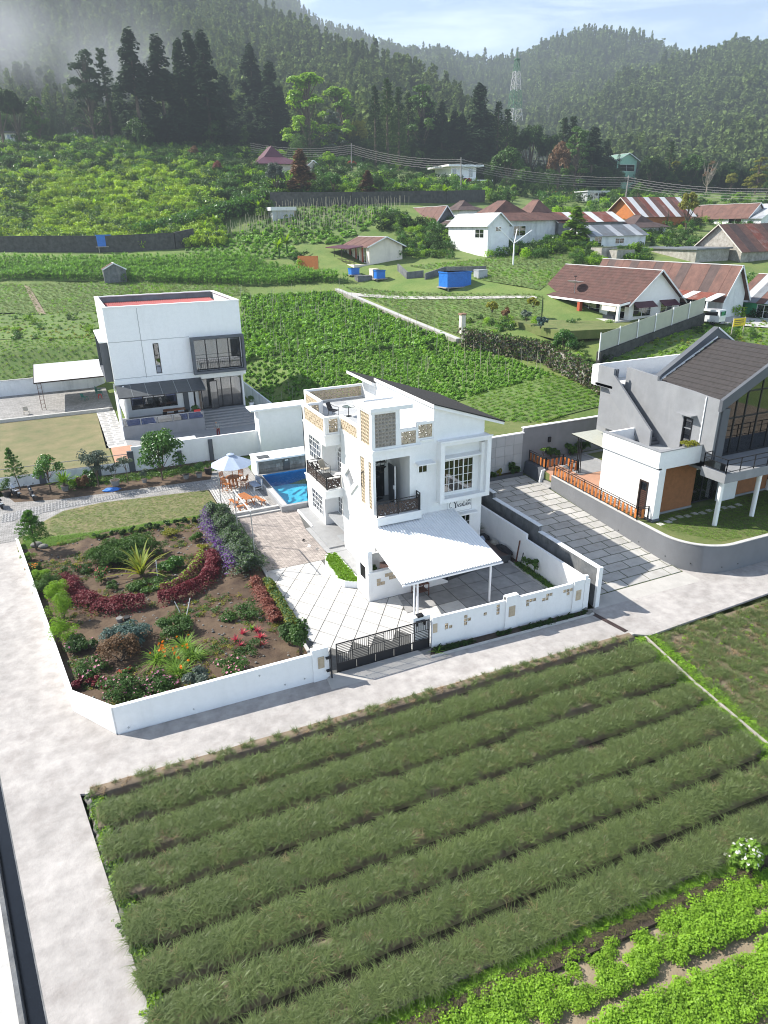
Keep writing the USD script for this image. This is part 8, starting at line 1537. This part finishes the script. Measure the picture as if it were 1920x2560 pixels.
cottage('corrugated_shed','little shed of pale corrugated sheets beside banana plants',(590,480),(636,477),(589,455),(610,447),6,roof='zinc_white',wall='zinc_pale',flat_=True,over=0.5)
for c,s_,lb in(((1314,566),3.0,'rough concrete cube standing in the grass, left of the pair'),((1349,571),3.4,'rough concrete cube standing in the grass, right of the pair')):p=D(*c);t=thing('concrete_tank',lb,'tank',p);put(t,'wall',MB().box(p-[s_*.6,0,1.5],p+[s_*0.6,s_,2.4]),'rubble');put(t,'lid',MB().box(p+[-s_*.5,0.2,2.4],p+[s_*0.5,s_-0.2,2.5]),'joint_moss')
thick_wall('dark_field_wall','long dark stone wall above the staked field',run([(585,446),(760,446),(962,440),(1045,436)]),3.0,'dark_stone',0.6)
W1=run([(-40,548),(10,546),(120,544),(230,545),(380,538),(420,528)]);thick_wall('orchard_wall','dark stone wall at the foot of the orchard slope',W1,3.2,'dark_stone',0.8);ivy('orchard_hedge','ivy and hedge growing over the orchard wall',run([(300,520),(380,505),(470,478),(560,452)]),3.4,3600,'leaf_glossy',0.55,1.0)
def blue_tank(label,c,w,h,leg=0.0,d=None):
 p=D(*c);t=thing('blue_tank',label,'water tank',p);d=d or w;put(t,'tank',MB().box(p+[-w/2,0,leg],p+[w/2,d,leg+h]).box(p+[-w/2-0.1,-0.1,leg+h*0.92],p+[w/2+0.1,d+0.1,leg+h]),'blue_plastic')
 st=MB();[st.bar(p+[sx*w*0.45,sy,-1],p+[sx*w*0.45,sy,leg+0.05],0.15)for sx in(-1,1)for sy in(0.1,d-0.1)];st.box(p+[-w/2-0.4,-0.2,leg-0.15],p+[w/2+0.4,d,leg-0.02]);put(t,'stand',st,'timber_grey')
blue_tank('blue water tank on a wooden stand under the orchard wall',(229,546),2.8,2.3,1.2);blue_tank('big blue tank at the end of the stone path',(992,624),4.6,2.4,0.2,3);blue_tank('small blue tank left of the white tank below the porch villa',(768,598),1.6,1.1,0.3);blue_tank('blue tank right of the yellow one below the porch villa',(823,606),1.7,1.4,0.3)
for c,w,h,mt,lb in(((790,606),3.0,0.8,'raw_render','low concrete basin between the small blue tanks'),((812,603),1.2,1.7,'cream_paint','pale yellow box beside the right blue tank'),((1043,602),1.8,1.4,'zinc_pale','pale grey panel box right of the big blue tank')):p=D(*c);single('basin',MB().box(p-[w/2,0,1],p+[w/2,1.6,h]).box(p+[-w/2-.06,-.06,h-0.15],p+[w/2+.06,1.66,h-0.05]),mt,lb,'basin')
thick_wall('garden_low_wall','low grey walls around the yard below the porch villa',run([(860,585),(880,603),(915,600)]),1.2,'raw_render',0.3);thick_wall('field_low_wall','low grey wall behind the big blue tank',run([(918,605),(960,592),(1050,590)]),1.1,'raw_render',0.3)
single('dirt_path',grid_mesh(*patch([(52,619),(62,619),(100,682),(84,682)],3,20,0.12)),'dry_soil','pale dirt path between the onion fields',None,kind='structure');single('upper_path',grid_mesh(*patch([(722,632),(1160,642),(1160,648),(735,640)],30,3,0.14)),'concrete_fine','pale path between the fields',None,kind='structure')
single('street',grid_mesh(*patch([(1530,682),(1720,698),(1720,716),(1530,702)],20,4,0.2)),'kerb','short stretch of village street by the green house',None,kind='structure')
p=D(1524,699);vn=thing('white_van','white van parked at the end of the translucent fence','van',p,0.25,local=True)
put(vn,'body',MB().slabx(Polygon([(-2.2,0.35),(2.1,0.35),(2.2,1.0),(1.75,1.15),(1.3,1.9),(-2.1,1.95),(-2.25,1.0)]).buffer(-0.08).buffer(0.08),-0.85,0.85),'car_white');put(vn,'windscreen',MB().hexa([(-0.75,1.74,1.18),(0.75,1.74,1.18),(0.75,1.76,1.19),(-0.75,1.76,1.19)],[(-0.7,1.34,1.84),(0.7,1.34,1.84),(0.7,1.37,1.85),(-0.7,1.37,1.85)]),'glass_dark');put(vn,'rear_window',MB().box((-0.65,-2.27,1.2),(0.65,-2.2,1.75)),'glass_dark');put(vn,'side_window',MB().box((-0.87,-1.9,1.2),(-0.851,1.2,1.72)),'glass_dark')
for sx in(-0.8,0.8):
 for sy in(-1.4,1.4):w=put(vn,'wheel',MB().tube([(sx-0.1,sy,0.32),(sx+0.1,sy,0.32)],0.32,14),'tyre');put(w,'rim',MB().tube([(sx-0.12,sy,0.32),(sx+0.12,sy,0.32)],0.18,10),'grey_metal')
p=D(1592,728);ys_=thing('yellow_sign','yellow board sign on two posts in the grass','sign',p);put(ys_,'board',MB().box(p+[-1.1,0,1.4],p+[1.1,0.05,2.4]),'yellow_sign');put(ys_,'lettering',MB().box(p+[-0.9,-0.02,2.1],p+[0.7,-0.005,2.18]).box(p+[-0.9,-0.02,1.85],p+[0.8,-0.005,1.93]).box(p+[-0.9,-0.02,1.62],p+[0.3,-0.005,1.69]),'rust_dark')
for s_ in(-1,1):put(ys_,'post',MB().bar(p+[s_*1.05,0.1,-0.5],p+[s_*1.05,0.1,2.5],0.1),'timber_grey')
tops=[]
for c,tp,lb in(((759,370),(759,309),'utility pole among the trees right of the maroon hip roof'),((996,425),(996,340),'utility pole in front of the white flat roofed house'),((1345,470),(1358,379),'leaning utility pole behind the rusty roofs'),((1745,500),(1750,400),'utility pole beyond the right edge')):
 p=D(*c);s_,d_=SD(p[0],p[1]);q=AD(tp[0]*K,tp[1]*K,d_);t=thing('utility_pole',lb,'utility pole',p);put(t,'shaft',MB().tube([p-[0,0,1],q],[0.22,0.14],8),'pole_grey');put(t,'crossarm',MB().bar(q+[-0.9,0.5,-0.6],q+[0.9,-0.5,-0.6],0.12),'pole_grey');tops.append(q)
p0=AD(540*K,305*K,230);tops=[p0]+tops
for k in range(5):
 pts=[]
 for a,b in zip(tops[:-1],tops[1:]):
  for f in np.linspace(0,1,14):q=a+(b-a)*f;q=q+[0,0,-0.5-0.55*(k%5)-2.0*4*f*(1-f)*0.6];pts.append(q)
 single('power_line',MB().tube(np.array(pts)[np.r_[True,np.linalg.norm(np.diff(pts,axis=0),axis=1)>0.01]],0.045,4),'pole_grey',['topmost','second from top','middle','fourth from top','lowest'][k]+' overhead wire between the utility poles','power line')
bt_,tt_=AD(1110.5*K,262*K,400),AD(1117.5*K,127*K,400);tw_=thing('lattice_tower','tall green and white lattice mast in front of the far ridge','radio mast',bt_);Ht=tt_[2]-bt_[2]
for sec in range(10):
 m=MB();z0,z1=bt_[2]+Ht*sec/10,bt_[2]+Ht*(sec+1)/10;w0,w1=3.0-2.2*sec/10,3.0-2.2*(sec+1)/10;cs=[(-1,-1),(1,-1),(1,1),(-1,1)]
 for k in range(4):
  a,b=np.array(cs[k]),np.array(cs[(k+1)%4]);A0,A1,B0,B1=[np.r_[bt_[:2]+c_*w_,z_]for c_,w_,z_ in((a,w0,z0),(a,w1,z1),(b,w0,z0),(b,w1,z1))];m.bar(A0,A1,0.2).bar(A0,B1,0.11).bar(B0,A1,0.11).bar(A1,B1,0.11)
 put(tw_,'section',m,'tower_white' if sec in(0,1,5,6,7)else 'tower_green')
put(tw_,'antenna',MB().box(tt_+[-1.2,-1.2,-0.4],tt_+[1.2,1.2,0]).cyl(tt_,0.15,3,6),'tower_green')
p=D(1108,574);vp_=thing('forked_pole','white forked pole with three prongs in the pale green field','pole',p);put(vp_,'shaft',MB().bar(p-[0,0,0.5],p+[0,0,3.8],0.18),'white_metal');[put(vp_,'prong',MB().bar(p+[0,0,3.7],p+np.array(e),0.13),'white_metal')for e in((-3.2,0.5,6.4),(3.4,-0.4,5.8),(2.2,2.5,6.0))]
# ------ trees beyond the fields
def tree_proto(kind,seed,n=1500,leaf='leaf_cypress'):
 """Crown and trunk of a tree 10 m tall."""
 rng=np.random.default_rng(seed);tk=MB();m=None
 if kind=='column':
  cl=[]
  for k in range(80):
   f=rng.random()**0.9;rad=1.35*(0.5+0.7*math.sin(math.pi*min(1,f*0.75+0.25)))*(1.0-f)**0.55+0.12;a=rng.uniform(0,6.28);q=rad*rng.uniform(0.35,0.85);cl.append((q*math.cos(a),q*math.sin(a),0.7+f*9.1,0.3+0.36*(1-f),0.7))
  m=crown(rng,int(n*2.2),cl,0.36,0.7,0.6);tk.tube([(0,0,-0.3),(0,0,9)],[0.17,0.03],6)
 elif kind=='spire':
  cl=[(rng.normal(0,0.1),rng.normal(0,0.1),0.4+f*9.3,0.42*(1-f)**0.6+0.08,0.6)for f in np.linspace(0,1,24)];m=crown(rng,n//2,cl,0.22,0.8,0.5);tk.tube([(0,0,-0.3),(0,0,8)],[0.1,0.02],5)
 elif kind=='cone':
  m=MB()
  for k in range(34):
   f=k/34;L=1.5*(1-f)**0.8+0.1;z=0.8+9.1*f
   for a in rng.uniform(0,6.28,7):s=rng.random(n//230)**0.6;p=np.c_[s*L*math.cos(a),s*L*math.sin(a),z-s*L*0.25+s*s*0.25]+rng.normal(0,0.06,(len(s),3));m.add(*leaf_quads(rng,p,0.3,0.7,0,aspect=0.5))
  tk.tube([(0,0,-0.3),(0,0,9.6)],[0.18,0.03],6)
 elif kind=='open':
  cl=[]
  for k in range(38):
   f=rng.uniform(0.22,1);a=rng.uniform(0,6.28);q=2.6*math.sin(math.pi*(0.18+0.74*f))*rng.uniform(0.3,1);c=(q*math.cos(a),q*math.sin(a),10*f-0.5,rng.uniform(0.5,0.85),rng.uniform(0.35,0.6));cl.append(c);tk.tube([(0,0,max(1.5,c[2]-2.2)),c[:3]],[0.1,0.03],4,False)
  m=crown(rng,int(n*1.5),cl,0.32,0.6);tk.tube([(0,0,-0.3),(0.2,0.1,5),(0,0,9)],[0.22,0.14,0.04],6)
 elif kind=='round':
  cl=[]
  for k in range(30):
   d=rng.normal(0,1,3);d/=np.linalg.norm(d);d[2]=abs(d[2])*1.0-0.25;q=rng.uniform(0.55,0.95);cl.append((3.3*d[0]*q,3.3*d[1]*q,5.2+3.9*d[2]*q,rng.uniform(0.8,1.25),rng.uniform(0.7,1.0)))
  m=crown(rng,int(n*1.3),cl,0.42,0.6)
  for c in cl[::3]:tk.tube([(0,0,1.5),c[:3]],[0.16,0.04],4,False)
  tk.tube([(0,0,-0.3),(0,0,5)],[0.3,0.16],6)
 elif kind=='bare':
  for k in range(22):a=rng.uniform(0,6.28);f=rng.uniform(0.3,0.7);tk.tube([(0,0,10*f*0.6),(1.2*math.cos(a),1.2*math.sin(a),10*f),(2*math.cos(a+0.3),2*math.sin(a+0.3),10*f+2.4)],[0.12,0.07,0.02],4,False)
  tk.tube([(0,0,-0.3),(0,0,6)],[0.25,0.1],6);m=crown(rng,n//6,[(rng.normal(0,1.2),rng.normal(0,1.2),rng.uniform(5,9),0.7,0.5)for _ in range(9)],0.3)
 return m,tk
TREES={}
def tree(kind,leaf,name,label,b,top,wide=1.0,n=1500):
 """b: foot, top: tip as seen in the 1659 wide view."""
 p=D(*b,lo=60);s_,d_=SD(p[0],p[1]);wide*={'column':1.5,'cone':1.45,'open':1.3,'spire':1.25}.get(kind,1.0);h=max(3.0,AD(top[0]*K,top[1]*K,d_)[2]-p[2])/10.0;rz=R.uniform(0,6.28);key=(kind,leaf,len([1 for q in TREES if q[:2]==(kind,leaf)])if False else R.integers(0,2))
 if key in TREES:return copy(TREES[key],p,rz,(h*wide,h*wide,h),label)
 t=thing(name,label,'tree',p,rz,(h*wide,h*wide,h),local=True);m,tk=tree_proto(kind,300+len(TREES),n)
 put(t,'crown',m,leaf);put(t,'trunk',tk,'bark_pale' if kind=='bare' else 'bark');TREES[key]=t
 return t
CY,SP,CO,OP,RO=[('column','leaf_cypress','column_tree'),('spire','leaf_cypress','cypress'),('cone','leaf_dark','araucaria'),('open','leaf_mid','gum_tree'),('round','leaf_dark','broad_tree')]
for kd,b,tp,w,lb in((CY,(310,324),(310,69),1.0,'leftmost of the tallest dark columnar trees'),(CY,(365,324),(362,82),0.95,'second tallest columnar tree from the left, dark gap beside it'),(CY,(408,324),(404,90),0.8,'slim columnar tree third from the left in the tall group'),(CY,(434,326),(434,75),0.85,'columnar tree in the middle of the tall group'),(CY,(460,330),(456,74),0.9,'columnar tree on the right of the tall group'),(CY,(495,326),(496,165),1.1,'shorter dark columnar tree right of the tall group'),(CY,(556,330),(557,104),1.0,'tall columnar tree left of the light green gum tree'),(CY,(592,334),(592,138),1.05,'dark columnar tree beside the maroon hip roof'),(CY,(612,334),(612,190),1.0,'small dark columnar tree just left of the gum tree'),(CO,(240,268),(237,102),1.05,'pointed dark conifer left of the tall columns'),(('open','leaf_cypress','pine_tree'),(200,262),(199,102),0.8,'ragged pine standing in the smoke on the left'),(SP,(175,302),(175,196),1.0,'slim black cypress spire alone in front of the smoke'),(SP,(112,290),(110,193),1.0,'twin cypress spire by the smoke, taller left one'),(SP,(118,290),(119,203),1.0,'twin cypress spire by the smoke, right one'),(SP,(136,300),(135,226),1.0,'small cypress spire between the twin and the lone one'),(('round','leaf_dark','broad_tree'),(10,316),(10,150),0.75,'big dark spreading tree at the left edge'),(RO,(45,316),(48,165),0.6,'dark tree just right of the big one at the left edge'),(('open','leaf_mid','gum_tree'),(92,318),(92,204),0.7,'grey green feathery tree left of the cypress spires'),(('open','leaf_bright','gum_tree'),(668,345),(705,140),0.95,'tall light green gum tree with separate leaf clouds'),(('open','leaf_bright','gum_tree'),(735,345),(735,172),0.85,'light green tree leaning right of the tall gum tree'),(('round','leaf_yellow','broad_tree'),(775,345),(776,240),0.7,'yellow green tree left of the dark spires'),(('open','leaf_grey','gum_tree'),(720,350),(722,235),0.8,'pale grey green tree below the gum tree'),(CO,(812,366),(810,183),0.75,'slender dark spire conifer, leftmost of the four'),(CO,(838,368),(835,167),0.85,'tallest dark spire conifer of the four'),(CO,(862,368),(861,187),0.85,'third dark spire conifer of the four'),(CO,(882,366),(880,200),0.9,'rightmost broad dark spire conifer of the four'),(('open','leaf_mid','gum_tree'),(912,352),(912,175),0.8,'ragged mid green tree right of the dark spires'),(CY,(925,350),(926,215),1.0,'dark column tree beside the ragged green one'),(CY,(954,344),(954,224),0.95,'dark column tree left of a close pair'),(CY,(980,342),(978,243),1.0,'left tree of the close dark pair'),(CY,(998,342),(996,250),1.0,'right tree of the close dark pair'),(CY,(1032,342),(1032,186),1.15,'tall olive column tree with a bushy top'),(CO,(1073,335),(1071,218),0.9,'dark conifer right of the olive column tree'),(CO,(1093,335),(1092,234),0.9,'shorter conifer just left of the lattice mast'),(CO,(1108,350),(1106,270),1.0,'small dark conifer at the foot of the lattice mast'),(RO,(1145,345),(1145,236),0.75,'broad dark tree right of the lattice mast'),(RO,(1185,345),(1186,262),0.6,'dark tree behind the big bushy cedar'),(CO,(1215,330),(1214,254),1.0,'pair of pointed conifers on the ridge line, left one'),(CO,(1234,330),(1235,250),1.0,'pair of pointed conifers on the ridge line, right one'),(('round','leaf_mid','broad_tree'),(1095,418),(1100,296),0.95,'very broad bushy dark green tree right of the white flat roof'),(('round','leaf_brown','broad_tree'),(1203,424),(1204,284),0.62,'brownish green tree beside the bushy one'),(CY,(1272,418),(1273,278),1.25,'tall green column tree left of the terrace house'),(CY,(1302,410),(1306,305),1.2,'dark column tree touching the terrace house'),(('open','leaf_mid','gum_tree'),(1240,420),(1242,270),0.8,'green feathery tree between brown and column trees'),(SP,(1316,335),(1315,287),1.0,'thin spire behind the terrace house, left one'),(SP,(1339,335),(1338,292),1.0,'thin spire behind the terrace house, right one'),(SP,(1540,345),(1541,302),1.0,'thin spire against the right hill'),(RO,(1405,375),(1405,318),0.9,'dark round tree right of the terrace house'),(CO,(1444,372),(1443,305),1.1,'dark conifer in the right hand group'),(('round','leaf_mid','broad_tree'),(1492,378),(1492,316),1.0,'bright green broad tree in the right hand group'),(('round','leaf_mid','broad_tree'),(1375,445),(1376,386),0.9,'olive tree in front of the terrace house'),(('open','leaf_yellow','gum_tree'),(1455,415),(1456,345),1.0,'pale olive tree by the overhead wires'),(('bare','leaf_brown','bare_tree'),(1525,420),(1528,340),1.0,'half bare pale tree right of the round yellow tree'),(('round','leaf_yellow','broad_tree'),(1575,420),(1575,365),0.9,'yellowish tree on the right, in front of the hill foot'),(('open','leaf_yellow','gum_tree'),(1630,420),(1630,335),1.0,'tall olive yellow tree at the right edge'),(('round','leaf_mid','broad_tree'),(1655,430),(1655,380),0.9,'green tree cut by the right edge'),(('round','leaf_bright','broad_tree'),(711,368),(711,318),1.0,'round light green tree beside the utility pole'),(('column','leaf_brown','column_tree'),(652,425),(650,325),1.6,'brown green tree in front of the maroon roof'),(('round','leaf_grey','broad_tree'),(598,427),(598,335),0.72,'grey green round tree left of the brown one'),(('round','leaf_glossy','broad_tree'),(722,427),(722,362),1.0,'glossy green round tree below the light one'),(('column','leaf_brown','column_tree'),(795,428),(795,370),1.8,'light brown bush like tree in the middle'),(RO,(822,428),(822,372),0.7,'dark tree right of the light brown one'),(('round','leaf_brown','broad_tree'),(422,352),(423,308),0.9,'brownish crown at the upper edge of the orchard'),(('round','leaf_redbrown','broad_tree'),(472,388),(472,340),0.85,'reddish round tree right of the orchard'),(('round','leaf_glossy','broad_tree'),(960,420),(960,378),0.9,'glossy tree left of the white flat roofed house'),(('round','leaf_yellow','broad_tree'),(1481,496),(1479,399),0.72,'round yellow green clipped tree among the rusty roofs'),(('column','leaf_bright','column_tree'),(1240,532),(1238,449),1.9,'bright leafy tree by the brick wall of the rust shed'),(SP,(1402,478),(1402,438),1.2,'slim cypress beside the rusty house'),(SP,(1440,490),(1440,448),1.3,'slim cypress in front of the rusty house'),(SP,(1511,500),(1513,450),1.2,'slim cypress right of the round yellow tree'),(SP,(1592,480),(1592,448),1.2,'slim cypress before the long brown roof, left one'),(SP,(1621,480),(1621,442),1.2,'slim cypress before the long brown roof, right one'),(('round','leaf_glossy','broad_tree'),(1215,795),(1222,692),0.78,'leafy tree growing over the stone wall of the villa garden')):
 tree(*kd,lb,b,tp,w,2400 if kd[0]in('column','round','open')else 1700)
def mass(name,label,protos,boxes,sc,seed,cat='wood'):
 rg=np.random.default_rng(seed);P=[]
 for(x0,y0,x1,y1,n)in boxes:
  for _ in range(n):P.append(D(rg.uniform(x0,x1),rg.uniform(y0,y1),lo=60))
 P=np.array(P);n=len(P);stuff(name,label,cat,protos,P-[0,0,0.3],rg.uniform(0,6.28,n),rg.uniform(0.65,1.25,n)*sc,rg.integers(0,len(protos),n))
def pr(kind,seed,leaf,n,s=1.0):m,tk=tree_proto(kind,seed,n);return(MB().join(m.moved(sc=s)).join(tk.moved(sc=s)),leaf)
WOOD=[pr('column',501,'leaf_cypress',500),pr('round',502,'leaf_dark',600),pr('open',503,'leaf_dark',500),pr('round',504,'leaf_mid',600)]
mass('dark_wood_mass','dark wood behind the single trees and houses',WOOD,[(0,275,300,305,60),(300,300,1000,335,150),(640,335,1180,352,70),(1000,330,1340,385,110),(1380,345,1680,400,130),(1050,395,1340,425,40)],0.95,61)
BUSH=[(crown(np.random.default_rng(70+k),300,[(a,b,c,0.8,0.6)for a,b,c in np.random.default_rng(90+k).uniform([-0.9,-0.9,0.5],[0.9,0.9,1.7],(8,3))],0.3),l)for k,l in enumerate(('leaf_orchard','leaf_orchard','leaf_bright','leaf_mid'))]
mass('orchard','bright yellow green orchard bushes covering the left slope',BUSH[:3]+BUSH,[(-20,385,480,535,1500),(60,360,470,400,260),(-20,480,330,540,320)],1.15,62,'orchard')
MIX=[BUSH[3],(BUSH[3][0],'leaf_glossy'),(BUSH[3][0],'leaf_dark'),BUSH[2]]
mass('hedge_bushes','dark and glossy bushes around the orchard and below the trees',MIX,[(-20,330,480,385,320),(-20,400,70,540,150),(440,360,580,470,260),(0,300,640,345,420),(640,340,1180,375,330),(1180,425,1680,470,150),(560,385,1050,432,330),(1050,405,1420,440,160)],1.2,63,'bushes')
mass('village_bushes','creepers and bushes around the old houses and field edges',MIX,[(850,485,985,560,150),(1060,540,1200,560,34),(1180,520,1290,548,36),(1375,505,1440,535,24),(1440,505,1500,550,30),(1290,470,1380,500,40),(1440,470,1660,500,60),(1240,545,1400,575,50),(1560,600,1660,690,20),(640,560,660,580,4),(820,470,870,500,30)],0.9,64,'bushes')
mass('plot_shrubs','scattered small shrubs of the rough plot and field edges',MIX,[(0,690,205,738,18),(1230,700,1330,800,22),(1000,690,1160,720,22),(540,745,960,780,10),(1440,710,1640,745,14)],0.5,65,'shrubs')
BAN=MB();rg=np.random.default_rng(77);BAN.join(blades(rg,9,2.4,0.6,0.85,0.55,0.1,4,1.8)).tube([(0,0,-0.2),(0,0,1.9)],[0.18,0.12],6)
ban=None
for c,h,lb in(((207,462),1.0,'on the left orchard slope'),((445,512),1.1,'at the end of the orchard hedge, left one'),((468,505),1.2,'at the end of the orchard hedge, right one'),((560,470),1.2,'left of the corrugated shed'),((594,425),1.3,'below the grey green round tree'),((604,560),1.2,'in the field left of the porch villa, left one'),((621,556),1.4,'in the field left of the porch villa, right one'),((860,430),1.2,'above the long dark wall'),((910,428),1.1,'above the long dark wall, right one'),((960,440),1.4,'at the right end of the dark wall'),((1000,425),1.4,'in front of the white flat roofed house'),((372,336),1.1,'among the bushes under the tall columnar trees')):
 p=D(*c);
 if ban is None:ban=thing('banana_plant','banana plant '+lb,'banana plant',p,0,h,local=True);put(ban,'leaves',blades(np.random.default_rng(77),10,2.5,0.62,0.85,0.55,0.1,4,1.8),'leaf_bright');put(ban,'stem',MB().tube([(0,0,-0.3),(0,0,2.0)],[0.2,0.12],7),'leaf_mid')
 else:copy(ban,p,R.uniform(0,6),h,'banana plant '+lb)
for c,lb in(((1010,398),'red flowering shrub beside the white flat roofed house'),((1195,428),'red flowering shrub left of the glass pavilion'),((1238,428),'red flowering shrub next to the glass pavilion'),((760,366),'orange tinged shrub by the utility pole')):shrub('flowering_shrub',lb,'shrub',D(*c),1.5,2.0,'leaf_mid',160,0.4,7,('petal_red',110,0.45))
for k,(c,r,mt,lb)in enumerate((((1062,700),0.9,'leaf_yellow','yellow orange shrub at the corner of the villa garden'),((1095,712),0.8,'leaf_brown','brownish shrub in the villa garden'),((1135,720),0.8,'leaf_grey','grey agave like plant in the villa garden'),((1150,688),0.8,'leaf_yellow','orange tinted bush at the villa lawn edge'),((1165,735),0.8,'leaf_blue','blue grey spiky plant at the garden wall'))):p=D(*c);shrub('villa_shrub',lb,'shrub',p+[0,0,1.6],r,r*1.7,mt,260,0.25,7)
sp_,sq=AD(30*K,150*K,330),AD(60*K,20*K,420);sm=MB().ball(sp_,1.0,3,(105,60,52));sm.v[0]=(sm.v[0]-sp_)*(0.8+0.45*meshkit.noise((sm.v[0]-sp_)*0.03))[:,None]+sp_
MT['smoke']=usdkit.material(stage,'/World/Looks/smoke',{'g':('geometry',{}),'sb':('vector_math',dict(math_type='subtract',vector2=tuple(sp_))),'dv':('vector_math',dict(math_type='divide',vector2=(92.0,52.0,45.0))),'ln':('vector_math',dict(math_type='length')),'fo':('map_range',dict(range_type='smoothstep',from_min=1.0,from_max=0.25,to_min=0.0,to_max=1.0,clamp=True)),'m2':('math',dict(math_type='multiply')),'n':('noise_texture',dict(scale=0.018,detail=4.0,roughness=0.55,distortion=0.8)),'r':('rgb_ramp',dict(ramp=[(0.36,(0,0,0)),(0.68,(1,1,1))])),'m':('math',dict(math_type='multiply',value2=0.02)),'v':('principled_volume',dict(color=(0.86,0.9,0.96),anisotropy=0.2))},[('g.position','n.vector'),('n.fac','r.fac'),('g.position','sb.vector1'),('sb.vector','dv.vector1'),('dv.vector','ln.vector1'),('ln.value','fo.value'),('r.color','m2.value1'),('fo.result','m2.value2'),('m2.value','m.value1'),('m.value','v.density')],volume='v.volume')
single('smoke',sm,'smoke','white smoke drifting over the slope at the upper left','smoke',kind='stuff')
